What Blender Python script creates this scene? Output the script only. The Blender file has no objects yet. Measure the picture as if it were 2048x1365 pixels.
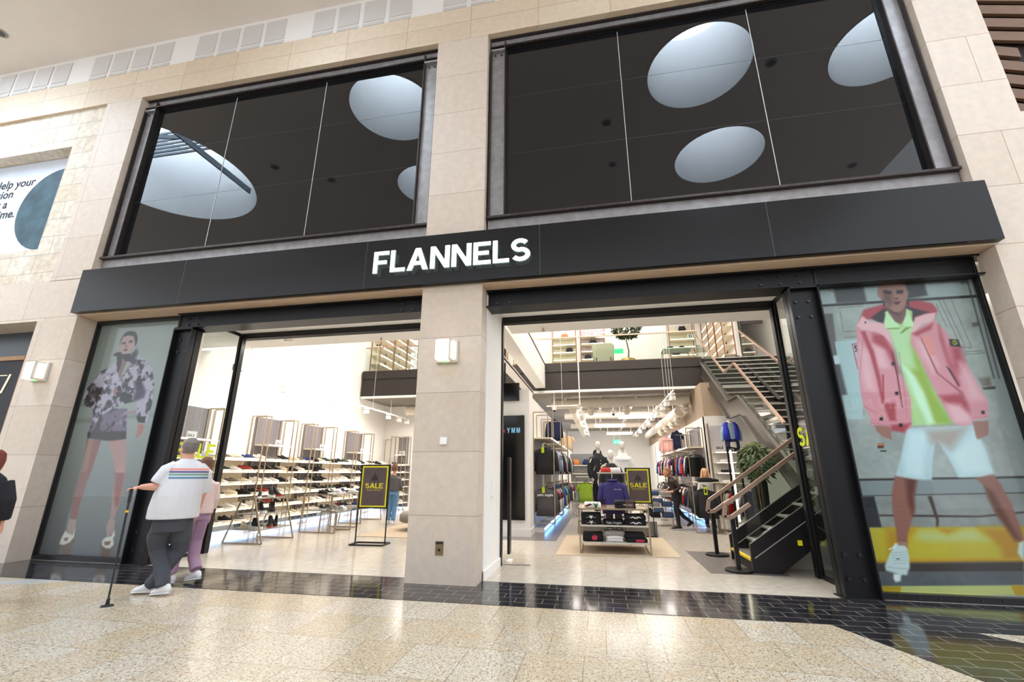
import bpy, bmesh, math, random
import numpy as np
from mathutils import Vector, Matrix
random.seed(7)
R = math.radians
SC = bpy.context.scene
COL = SC.collection
# ---------------- camera ----------------
yaw, pit, rol = R(-10.9016), R(16.5483), R(0.1047)
cam_d = bpy.data.cameras.new('camera'); cam = bpy.data.objects.new('camera', cam_d); COL.objects.link(cam)
fw = Vector((math.sin(yaw)*math.cos(pit), math.cos(yaw)*math.cos(pit), math.sin(pit)))
rt = Vector((math.cos(yaw), -math.sin(yaw), 0)); up = rt.cross(fw)
rt2 = rt*math.cos(rol)+up*math.sin(rol); up2 = up*math.cos(rol)-rt*math.sin(rol)
M = Matrix((rt2, up2, -fw)).transposed().to_4x4(); M.translation = Vector((0, -6.0, 1.365))
cam.matrix_world = M
cam_d.sensor_width = 36; cam_d.lens = 889.526/2048*36; cam_d.clip_start = 0.05; cam_d.clip_end = 200
SC.camera = cam
# ---------------- exposure, world ----------------
vs = SC.view_settings; vs.view_transform = 'Standard'; vs.look = 'None'; vs.gamma = 1; vs.use_curve_mapping = False
vs.exposure = 0.0
W = bpy.data.worlds.new('world'); SC.world = W; W.use_nodes = True
W.node_tree.nodes['Background'].inputs[0].default_value = (0.88, 0.93, 1.0, 1)
W.node_tree.nodes['Background'].inputs[1].default_value = 2.15
# ---------------- lamps of the shop (ceiling floods) ----------------
def area(name, loc, size, power, color=(1, 1, 1), rot=(0, 0, 0), sy=None):
    d = bpy.data.lights.new(name, 'AREA'); d.energy = power; d.color = color; d.shape = 'RECTANGLE'
    d.size = size; d.size_y = sy or size
    o = bpy.data.objects.new(name, d); COL.objects.link(o); o.location = loc; o.rotation_euler = rot
    return o
area('atrium_light', (-1.5, 5.2, 8.4), 9.0, 1150, (1, .91, .81), sy=6)
area('shop_light', (0.6, 11.6, 3.98), 4.2, 210, (1, .94, .88), sy=1.7)
area('shop_light', (0.6, 15.0, 3.98), 4.2, 210, (1, .94, .88), sy=1.7)
area('shop_light', (0.6, 19.5, 3.98), 4.2, 240, (1, .94, .88), sy=2)
area('shoe_light', (-5.6, 9.9, 3.35), 3.0, 110, (1, .92, .84), sy=.5)
area('gallery_light', (-2.0, 12.0, 8.2), 10.0, 400, (1, .93, .9), sy=4)
area('track_flood', (-6.9, 5.5, 3.35), .25, 60, (1, .91, .82), rot=(0, R(55), 0), sy=7.5)
area('lobby_downlight', (0.6, 1.95, 3.95), 3.5, 45, (1, .95, .9), sy=.15)
area('lobby_downlight', (-5.2, 1.95, 3.95), 3.0, 45, (1, .95, .9), sy=.15)
area('landing_light', (4.4, 3.4, 8.0), 2.0, 120, (1, .95, .9), sy=2.0)
# ---------------- materials ----------------
def lin(c):
    c = [x/255 for x in c]
    return tuple(x/12.92 if x <= .04045 else ((x+.055)/1.055)**2.4 for x in c)
def mat(name, rgb, rough=.6, metal=0, noise=.04, nscale=12, emit=None, estr=0, spec=.5, trans=0, ior=1.45, alpha=1, coat=0, raw=False, bump=0):
    m = bpy.data.materials.get(name)
    if m: return m
    m = bpy.data.materials.new(name); m.use_nodes = True
    nt = m.node_tree; b = nt.nodes['Principled BSDF']
    c = rgb if raw else lin(rgb)
    b.inputs['Roughness'].default_value = rough; b.inputs['Metallic'].default_value = metal
    b.inputs['Specular IOR Level'].default_value = spec; b.inputs['IOR'].default_value = ior
    b.inputs['Transmission Weight'].default_value = trans; b.inputs['Coat Weight'].default_value = coat
    b.inputs['Coat Roughness'].default_value = .08
    b.inputs['Base Color'].default_value = (*c, 1)
    if noise or bump:
        tc = nt.nodes.new('ShaderNodeTexCoord'); n = nt.nodes.new('ShaderNodeTexNoise')
        n.inputs['Scale'].default_value = nscale; n.inputs['Detail'].default_value = 5
        nt.links.new(tc.outputs['Object'], n.inputs['Vector'])
        if noise:
            mx = nt.nodes.new('ShaderNodeMix'); mx.data_type = 'RGBA'
            mx.inputs[6].default_value = (*[max(0, x*(1-noise*2)) for x in c], 1)
            mx.inputs[7].default_value = (*[min(1, x*(1+noise*2)) for x in c], 1)
            nt.links.new(n.outputs['Fac'], mx.inputs[0]); nt.links.new(mx.outputs[2], b.inputs['Base Color'])
        if bump:
            bp = nt.nodes.new('ShaderNodeBump'); bp.inputs['Strength'].default_value = bump; bp.inputs['Distance'].default_value = .02
            nt.links.new(n.outputs['Fac'], bp.inputs['Height']); nt.links.new(bp.outputs[0], b.inputs['Normal'])
    if emit:
        b.inputs['Emission Color'].default_value = (*lin(emit), 1); b.inputs['Emission Strength'].default_value = estr
    return m
def glass(name, tint=(246, 250, 250), rough=0.0, refl=.03):
    # thin pane: clear transparency with a fresnel reflection
    m = bpy.data.materials.get(name)
    if m: return m
    m = bpy.data.materials.new(name); m.use_nodes = True; nt = m.node_tree; nt.nodes.clear()
    out = nt.nodes.new('ShaderNodeOutputMaterial'); tr = nt.nodes.new('ShaderNodeBsdfTransparent'); gl = nt.nodes.new('ShaderNodeBsdfGlossy')
    lw = nt.nodes.new('ShaderNodeLayerWeight'); pw = nt.nodes.new('ShaderNodeMath'); pw.operation = 'POWER'; pw.inputs[1].default_value = 4; fr = nt.nodes.new('ShaderNodeMapRange'); fr.inputs[3].default_value = refl; fr.inputs[4].default_value = .8; mx = nt.nodes.new('ShaderNodeMixShader')
    tr.inputs[0].default_value = (*lin(tint), 1); gl.inputs['Roughness'].default_value = rough; lw.inputs[0].default_value = .5; nt.links.new(lw.outputs['Facing'], pw.inputs[0]); nt.links.new(pw.outputs[0], fr.inputs[0])
    nt.links.new(fr.outputs[0], mx.inputs[0]); nt.links.new(tr.outputs[0], mx.inputs[1]); nt.links.new(gl.outputs[0], mx.inputs[2])
    nt.links.new(mx.outputs[0], out.inputs[0]); return m
def brickmat(name, c1, c2, mortar, bw, rh, ms=.004, off=.5, ox=0, oy=0, rough=.6, speck=None, floor=False, bump=.15, rot=0, coat=0, nz=.05, holes=0):
    m = bpy.data.materials.new(name); m.use_nodes = True; nt = m.node_tree; N = nt.nodes; L = nt.links; b = N['Principled BSDF']
    b.inputs['Roughness'].default_value = rough; b.inputs['Coat Weight'].default_value = coat; b.inputs['Coat Roughness'].default_value = .05
    tc = N.new('ShaderNodeTexCoord'); sp = N.new('ShaderNodeSeparateXYZ'); cb = N.new('ShaderNodeCombineXYZ'); mp = N.new('ShaderNodeMapping')
    L.new(tc.outputs['Object'], sp.inputs[0])
    if floor: L.new(sp.outputs[0], cb.inputs[0]); L.new(sp.outputs[1], cb.inputs[1])
    else:
        ad = N.new('ShaderNodeMath'); ad.operation = 'ADD'; L.new(sp.outputs[0], ad.inputs[0]); L.new(sp.outputs[1], ad.inputs[1])
        L.new(ad.outputs[0], cb.inputs[0]); L.new(sp.outputs[2], cb.inputs[1])
    L.new(cb.outputs[0], mp.inputs[0]); mp.inputs['Location'].default_value = (ox, oy, 0); mp.inputs['Rotation'].default_value = (0, 0, rot)
    br = N.new('ShaderNodeTexBrick'); L.new(mp.outputs[0], br.inputs['Vector'])
    br.offset = off; br.inputs['Scale'].default_value = 1; br.inputs['Brick Width'].default_value = bw; br.inputs['Row Height'].default_value = rh
    br.inputs['Mortar Size'].default_value = ms; br.inputs['Mortar Smooth'].default_value = .1
    br.inputs['Color1'].default_value = (*lin(c1), 1); br.inputs['Color2'].default_value = (*lin(c2), 1); br.inputs['Mortar'].default_value = (*lin(mortar), 1)
    col = br.outputs['Color']
    n = N.new('ShaderNodeTexNoise'); n.inputs['Scale'].default_value = 9; n.inputs['Detail'].default_value = 8; L.new(tc.outputs['Object'], n.inputs['Vector'])
    mx = N.new('ShaderNodeMix'); mx.data_type = 'RGBA'; mx.blend_type = 'MULTIPLY'; mx.inputs[0].default_value = 1
    rm = N.new('ShaderNodeValToRGB'); rm.color_ramp.elements[0].position = .3; rm.color_ramp.elements[1].position = .7
    rm.color_ramp.elements[0].color = (1-nz*2.2, 1-nz*2.2, 1-nz*2.4, 1); rm.color_ramp.elements[1].color = (1, 1, 1, 1)
    L.new(n.outputs['Fac'], rm.inputs[0]); L.new(col, mx.inputs[6]); L.new(rm.outputs[0], mx.inputs[7]); col = mx.outputs[2]
    if speck:
        for sc, lo, hi, cc in speck:
            v = N.new('ShaderNodeTexNoise'); v.inputs['Scale'].default_value = sc; v.inputs['Detail'].default_value = 3; v.inputs['Roughness'].default_value = .7
            L.new(tc.outputs['Object'], v.inputs['Vector'])
            r = N.new('ShaderNodeValToRGB'); r.color_ramp.elements[0].position = lo; r.color_ramp.elements[1].position = hi
            r.color_ramp.elements[0].color = (0, 0, 0, 1); r.color_ramp.elements[1].color = (1, 1, 1, 1); L.new(v.outputs['Fac'], r.inputs[0])
            q = N.new('ShaderNodeMix'); q.data_type = 'RGBA'; q.inputs[7].default_value = (*lin(cc), 1)
            L.new(r.outputs[0], q.inputs[0]); L.new(col, q.inputs[6]); col = q.outputs[2]
    L.new(col, b.inputs['Base Color'])
    if bump:
        bp = N.new('ShaderNodeBump'); bp.inputs['Strength'].default_value = bump; bp.inputs['Distance'].default_value = .004; bp.invert = True
        L.new(br.outputs['Fac'], bp.inputs['Height']); L.new(bp.outputs[0], b.inputs['Normal'])
    return m
# ---------------- mesh helpers ----------------
class MB:
    def __init__(s): s.v = []; s.f = []; s.m = []
    def add(s, vs, fs, m=0):
        k = len(s.v); s.v += [tuple(v) for v in vs]; s.f += [tuple(i+k for i in f) for f in fs]; s.m += [m]*len(fs); return s
    def box(s, a, b, m=0):
        x0, y0, z0 = [min(p, q) for p, q in zip(a, b)]; x1, y1, z1 = [max(p, q) for p, q in zip(a, b)]
        return s.add([(x0,y0,z0),(x1,y0,z0),(x1,y1,z0),(x0,y1,z0),(x0,y0,z1),(x1,y0,z1),(x1,y1,z1),(x0,y1,z1)],
                     [(0,3,2,1),(4,5,6,7),(0,1,5,4),(1,2,6,5),(2,3,7,6),(3,0,4,7)], m)
    def bar(s, p, q, w, h, m=0, upv=(0, 0, 1)):
        p, q = Vector(p), Vector(q); d = (q-p).normalized(); u = Vector(upv)
        if abs(d.dot(u)) > .99: u = Vector((0, 1, 0))
        a = d.cross(u).normalized()*w/2; b = a.normalized().cross(d)*h/2
        vs = [p-a-b, p+a-b, p+a+b, p-a+b, q-a-b, q+a-b, q+a+b, q-a+b]
        return s.add(vs, [(3,2,1,0),(4,5,6,7),(0,1,5,4),(1,2,6,5),(2,3,7,6),(3,0,4,7)], m)
    def path(s, pts, w, m=0, h=None):
        for a, b in zip(pts, pts[1:]): s.bar(a, b, w, h or w, m)
        return s
    def loft(s, rings, m=0, cap=True, n=12):
        # ring: (center, (rx, ry)) in the frame of the path, or (center, rx, ry, ax, ay) with explicit axes
        k = len(s.v); P = [Vector(r[0]) for r in rings]; N = len(rings)
        prev = None
        for i, r in enumerate(rings):
            if len(r) == 5: ax, ay = Vector(r[3]), Vector(r[4]); rx, ry = r[1], r[2]
            else:
                rx, ry = (r[1], r[1]) if not isinstance(r[1], (tuple, list)) else r[1]
                t = (P[min(i+1, N-1)]-P[max(i-1, 0)])
                t = t.normalized() if t.length > 1e-9 else Vector((0, 0, 1))
                if prev is None:
                    ax = Vector((1, 0, 0)) if abs(t.x) < .9 else Vector((0, 1, 0))
                else: ax = prev
                ax = (ax-t*ax.dot(t)).normalized(); ay = t.cross(ax); prev = ax
            for j in range(n):
                a = 2*math.pi*j/n; s.v.append(tuple(P[i]+ax*rx*math.cos(a)+ay*ry*math.sin(a)))
        for i in range(N-1):
            for j in range(n):
                j2 = (j+1) % n; s.f.append((k+i*n+j, k+i*n+j2, k+(i+1)*n+j2, k+(i+1)*n+j)); s.m.append(m)
        if cap:
            s.f.append(tuple(k+j for j in range(n))[::-1]); s.m.append(m)
            s.f.append(tuple(k+(N-1)*n+j for j in range(n))); s.m.append(m)
        return s
    def tube(s, pts, r, m=0, n=8): return s.loft([(p, r) for p in pts], m, True, n)
    def cyl(s, p, q, r, m=0, n=16, r2=None): return s.loft([(p, r), (q, r if r2 is None else r2)], m, True, n)
    def ball(s, c, r, m=0, n=12, k=7):
        rx, ry, rz = (r, r, r) if not isinstance(r, (tuple, list)) else r
        rings = []
        for i in range(k+1):
            t = math.pi*i/k; q = max(math.sin(t), .02)
            rings.append(((c[0], c[1], c[2]-rz*math.cos(t)), rx*q, ry*q, (1, 0, 0), (0, 1, 0)))
        return s.loft(rings, m, True, n)
    def prism(s, poly, O, U, V, depth, m=0):
        O, U, V = Vector(O), Vector(U), Vector(V); Nn = U.cross(V).normalized()*depth; n = len(poly)
        a = [O+U*x+V*y for x, y in poly]; b = [p+Nn for p in a]
        return s.add(a+b, [tuple(range(n))[::-1], tuple(range(n, 2*n))]+[(i, (i+1) % n, n+(i+1) % n, n+i) for i in range(n)], m)
    def build(s, name, mats, parent=None, loc=None, rot=None, smooth=False, bevel=0, seg=2):
        me = bpy.data.meshes.new(name); me.from_pydata(s.v, [], s.f)
        if not isinstance(mats, (list, tuple)): mats = [mats]
        for q in mats: me.materials.append(q)
        me.polygons.foreach_set('material_index', s.m); me.update()
        bm = bmesh.new(); bm.from_mesh(me); bmesh.ops.recalc_face_normals(bm, faces=bm.faces); bm.to_mesh(me); bm.free()
        if smooth: me.polygons.foreach_set('use_smooth', [True]*len(me.polygons))
        o = bpy.data.objects.new(name, me); COL.objects.link(o)
        if parent: o.parent = parent
        if loc: o.location = loc
        if rot: o.rotation_euler = rot
        if bevel:
            b = o.modifiers.new('bevel', 'BEVEL'); b.width = bevel; b.segments = seg; b.limit_method = 'ANGLE'
        return o
def tag(o, label=None, cat=None, group=None, kind=None):
    if label: o['label'] = label
    if cat: o['category'] = cat
    if group: o['group'] = group
    if kind: o['kind'] = kind
    return o
def thing(name, label, cat, loc=(0, 0, 0), rz=0, group=None):
    o = bpy.data.objects.new(name, None); COL.objects.link(o); o.location = loc; o.rotation_euler = (0, 0, rz)
    o.empty_display_size = .1
    return tag(o, label, cat, group)
def st(name, mb, mats, label=None, **k): return tag(mb.build(name, mats, **k), label, None, None, 'structure')
def dup(root, loc=None, rz=None, label=None, group=None, mats=None):
    def cp(o, par):
        c = o.copy(); COL.objects.link(c)
        if par: c.parent = par
        for ch in o.children: cp(ch, c)
        return c
    r = cp(root, None)
    if loc is not None: r.location = loc
    if rz is not None: r.rotation_euler[2] = rz
    if label: r['label'] = label
    if group: r['group'] = group
    return r
ORD = ['first', 'second', 'third', 'fourth', 'fifth', 'sixth', 'seventh', 'eighth', 'ninth', 'tenth', 'eleventh', 'twelfth', 'thirteenth', 'fourteenth', 'fifteenth', 'sixteenth', 'seventeenth', 'eighteenth', 'nineteenth', 'twentieth', 'twenty-first', 'twenty-second', 'twenty-third', 'twenty-fourth', 'twenty-fifth', 'twenty-sixth']
def fuse(name, mb, mats, parent=None, voxel=.012, smooth_it=2, paint=None, loc=None):
    """one continuous surface out of overlapping lofts"""
    o = mb.build(name+'_draft', mats[0] if isinstance(mats, (list, tuple)) else mats)
    r = o.modifiers.new('r', 'REMESH'); r.mode = 'VOXEL'; r.voxel_size = voxel; r.use_smooth_shade = True
    dg = bpy.context.evaluated_depsgraph_get(); me = bpy.data.meshes.new_from_object(o.evaluated_get(dg))
    bpy.data.objects.remove(o)
    bm = bmesh.new(); bm.from_mesh(me)
    for _ in range(smooth_it): bmesh.ops.smooth_vert(bm, verts=bm.verts, factor=.5, use_axis_x=True, use_axis_y=True, use_axis_z=True)
    bm.to_mesh(me); bm.free(); me.name = name
    me.materials.clear()
    for q in (mats if isinstance(mats, (list, tuple)) else [mats]): me.materials.append(q)
    idx = [0]*len(me.polygons)
    if paint:
        for i, p in enumerate(me.polygons): idx[i] = paint(p.center, p.normal)
    me.polygons.foreach_set('material_index', idx); me.polygons.foreach_set('use_smooth', [True]*len(idx)); me.update()
    n = bpy.data.objects.new(name, me); COL.objects.link(n)
    if parent: n.parent = parent
    if loc: n.location = loc
    return n
# block capitals as polygons on a 0..1 high box
def G(ch):
    t = .18
    if ch == 'F': return [[(0,0),(t,0),(t,.4),(.56,.4),(.56,.57),(t,.57),(t,.83),(.64,.83),(.64,1),(0,1)]], .64
    if ch == 'L': return [[(0,0),(.62,0),(.62,.17),(t,.17),(t,1),(0,1)]], .62
    if ch == 'E': return [[(0,0),(.68,0),(.68,.17),(t,.17),(t,.42),(.6,.42),(.6,.59),(t,.59),(t,.83),(.67,.83),(.67,1),(0,1)]], .68
    if ch == 'N': return [[(0,0),(.19,0),(.19,.67),(.58,0),(.78,0),(.78,1),(.59,1),(.59,.34),(.2,1),(0,1)]], .78
    if ch == 'M': return [[(0,0),(.18,0),(.18,.7),(.36,0),(.52,0),(.7,.7),(.7,0),(.88,0),(.88,1),(.6,1),(.44,.35),(.28,1),(0,1)]], .88
    if ch == 'Y': return [[(.3,0),(.5,0),(.5,.4),(.8,1),(.58,1),(.4,.58),(.22,1),(0,1),(.3,.4)]], .8
    if ch == 'A': return [[(0,0),(.21,0),(.29,.23),(.57,.23),(.65,0),(.87,0),(.54,1),(.33,1)], [(.345,.4),(.435,.72),(.525,.4)]], .87
    if ch == 'S':
        pts = []; ctr = []
        import math as m
        # centre line of the S
        for k in range(0, 15): a = R(28+k*(152+90)/14); ctr.append((.345+.255*m.cos(a), .705+.205*m.sin(a)))
        for k in range(0, 15): a = R(90-k*(90+152)/14); ctr.append((.355+.275*m.cos(a), .305+.215*m.sin(a)))
        c2 = ctr; Lf, Rt = [], []
        for i in range(len(c2)):
            x0, y0 = c2[max(i-1, 0)]; x1, y1 = c2[min(i+1, len(c2)-1)]; d = m.hypot(x1-x0, y1-y0) or 1
            nx, ny = -(y1-y0)/d, (x1-x0)/d; w = .09
            Lf.append((c2[i][0]+nx*w, c2[i][1]+ny*w)); Rt.append((c2[i][0]-nx*w, c2[i][1]-ny*w))
        return [Lf+Rt[::-1]], .72
def letters(word, O, U, V, size, depth, material, parent, gap=.1, aspect=1.0, name='letter', each=True, back=None):
    """cut-out letters, each an extruded mesh; holes kept open"""
    O, U, V = Vector(O), Vector(U), Vector(V); x = 0; Nn = U.cross(V).normalized(); outs = []; bmj = None
    for ch in word:
        if ch == ' ': x += .35*size; continue
        polys, w = G(ch)
        bm = bmesh.new() if each or bmj is None else bmj; bmj = bm
        es = []
        for poly in polys:
            vs = [bm.verts.new(O+U*(x+px*size*aspect)+V*(py*size)) for px, py in poly]
            es += [bm.edges.new((vs[i], vs[(i+1) % len(vs)])) for i in range(len(vs))]
        r = bmesh.ops.triangle_fill(bm, use_beauty=True, use_dissolve=False, edges=es, normal=Nn)
        fs = [g for g in r['geom'] if isinstance(g, bmesh.types.BMFace)]
        ex = bmesh.ops.extrude_face_region(bm, geom=fs)
        vv = [g for g in ex['geom'] if isinstance(g, bmesh.types.BMVert)]
        bmesh.ops.translate(bm, verts=vv, vec=Nn*depth)
        x += (w*aspect+gap)*size
        if each: outs.append(bm)
    if not each: outs = [bmj]
    res = []
    for bm in outs:
        bmesh.ops.recalc_face_normals(bm, faces=bm.faces)
        me = bpy.data.meshes.new(name); bm.to_mesh(me); bm.free(); me.materials.append(material)
        if back: 
            me.materials.append(back)
            for p in me.polygons:
                if abs(p.normal.dot(Nn)) < .5: p.material_index = 1
        o = bpy.data.objects.new(name, me); COL.objects.link(o)
        if parent: o.parent = parent
        res.append(o)
    return res, x-gap*size
def word(txt, name, O, rot, size, material, parent=None, depth=.002, align='LEFT', bold=.0):
    c = bpy.data.curves.new(name, 'FONT'); c.body = txt; c.size = size; c.extrude = depth; c.align_x = align; c.offset = bold
    t = bpy.data.objects.new(name+'_t', c); COL.objects.link(t)
    dg = bpy.context.evaluated_depsgraph_get(); dg.update(); me = bpy.data.meshes.new_from_object(t.evaluated_get(dg)); bpy.data.objects.remove(t)
    me.materials.clear(); me.materials.append(material)
    o = bpy.data.objects.new(name, me); COL.objects.link(o); o.location = O; o.rotation_euler = rot
    if parent: o.parent = parent
    return o
# ---------------- flat printed picture ----------------
def noise2(W, H, cell, rs):
    gw, gh = int(W/cell)+3, int(H/cell)+3; g = rs.rand(gh, gw)
    yy, xx = np.mgrid[0:H, 0:W]; fx, fy = xx/cell, yy/cell; x0, y0 = fx.astype(int), fy.astype(int); tx, ty = fx-x0, fy-y0
    tx = tx*tx*(3-2*tx); ty = ty*ty*(3-2*ty)
    return (g[y0, x0]*(1-tx)+g[y0, x0+1]*tx)*(1-ty)+(g[y0+1, x0]*(1-tx)+g[y0+1, x0+1]*tx)*ty
def picture(name, x0, x1, z0, z1, y, step, base, layers, material, parent, boost=1.0):
    W, H = int((x1-x0)/step)+1, int((z1-z0)/step)+1; rs = np.random.RandomState(3)
    X = np.linspace(x0, x1, W)[None, :]+np.zeros((H, 1)); Z = np.linspace(z0, z1, H)[:, None]+np.zeros((1, W))
    img = base(X, Z)
    nt_ = .5*noise2(W, H, 16, rs)+.3*noise2(W, H, 8, rs)+.2*noise2(W, H, 4, rs); nw = .6*noise2(W, H, 30, rs)+.4*noise2(W, H, 6, rs)
    for stl, rgb, soft, flat in layers:
        px, pz = np.array(flat[0::2]), np.array(flat[1::2])
        i0, i1 = np.searchsorted(np.linspace(z0, z1, H), [pz.min()-soft*2, pz.max()+soft*2]); j0, j1 = np.searchsorted(np.linspace(x0, x1, W), [px.min()-soft*2, px.max()+soft*2])
        if i1 <= i0 or j1 <= j0: continue
        xs, zs = X[i0:i1, j0:j1], Z[i0:i1, j0:j1]; ins = np.zeros(xs.shape, bool); dist = np.full(xs.shape, 9.)
        for k in range(len(px)):
            ax, az, bx, bz = px[k], pz[k], px[(k+1) % len(px)], pz[(k+1) % len(px)]
            with np.errstate(divide='ignore', invalid='ignore'):
                c = ((az > zs) != (bz > zs)) & (xs < (bx-ax)*(zs-az)/(bz-az+1e-12)+ax)
            ins ^= c
            dx, dz = bx-ax, bz-az; t = np.clip(((xs-ax)*dx+(zs-az)*dz)/(dx*dx+dz*dz+1e-12), 0, 1)
            dist = np.minimum(dist, np.hypot(xs-ax-t*dx, zs-az-t*dz))
        sd = np.where(ins, dist, -dist); a = np.clip(sd/(soft*2)+.5, 0, 1)[..., None]
        c = np.zeros(xs.shape+(3,))+np.array(rgb, float)
        if stl == 'tie':
            q = np.clip((nt_[i0:i1, j0:j1]-.44)*7, 0, 1)[..., None]; c = c*(1-q)+np.array((38, 32, 40.))*q
            q2 = np.clip((nw[i0:i1, j0:j1]-.6)*6, 0, 1)[..., None]; c = c*(1-.5*q2)+np.array((170, 160, 176.))*.5*q2
        if stl == 'wall': c *= (.9+.2*nw[i0:i1, j0:j1])[..., None]
        img[i0:i1, j0:j1] = img[i0:i1, j0:j1]*(1-a)+c*a
    s = img/255.; L_ = np.where(s <= .04045, s/12.92, ((s+.055)/1.055)**2.4)*boost
    L_ = np.maximum(L_*1.22-.024, .004)
    co = np.stack([X, np.full_like(X, y), Z], -1).reshape(-1, 3)
    n = np.arange(W*H).reshape(H, W); q = np.stack([n[:-1, :-1], n[:-1, 1:], n[1:, 1:], n[1:, :-1]], -1).reshape(-1, 4)
    me = bpy.data.meshes.new(name); me.vertices.add(len(co)); me.vertices.foreach_set('co', co.ravel())
    me.loops.add(q.size); me.loops.foreach_set('vertex_index', q.ravel()); me.polygons.add(len(q)); me.polygons.foreach_set('loop_start', np.arange(0, q.size, 4))
    me.update(calc_edges=True)
    at_ = me.color_attributes.new('print', 'FLOAT_COLOR', 'POINT'); at_.data.foreach_set('color', np.concatenate([L_.reshape(-1, 3), np.ones((W*H, 1))], 1).ravel())
    me.materials.append(material); o = bpy.data.objects.new(name, me); COL.objects.link(o)
    if parent: o.parent = parent
    return o
def printmat(name, rough=.5):
    m = bpy.data.materials.new(name); m.use_nodes = True; a = m.node_tree.nodes.new('ShaderNodeVertexColor'); a.layer_name = 'print'
    b = m.node_tree.nodes['Principled BSDF']; b.inputs['Roughness'].default_value = rough
    m.node_tree.links.new(a.outputs[0], b.inputs['Base Color']); return m
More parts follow.
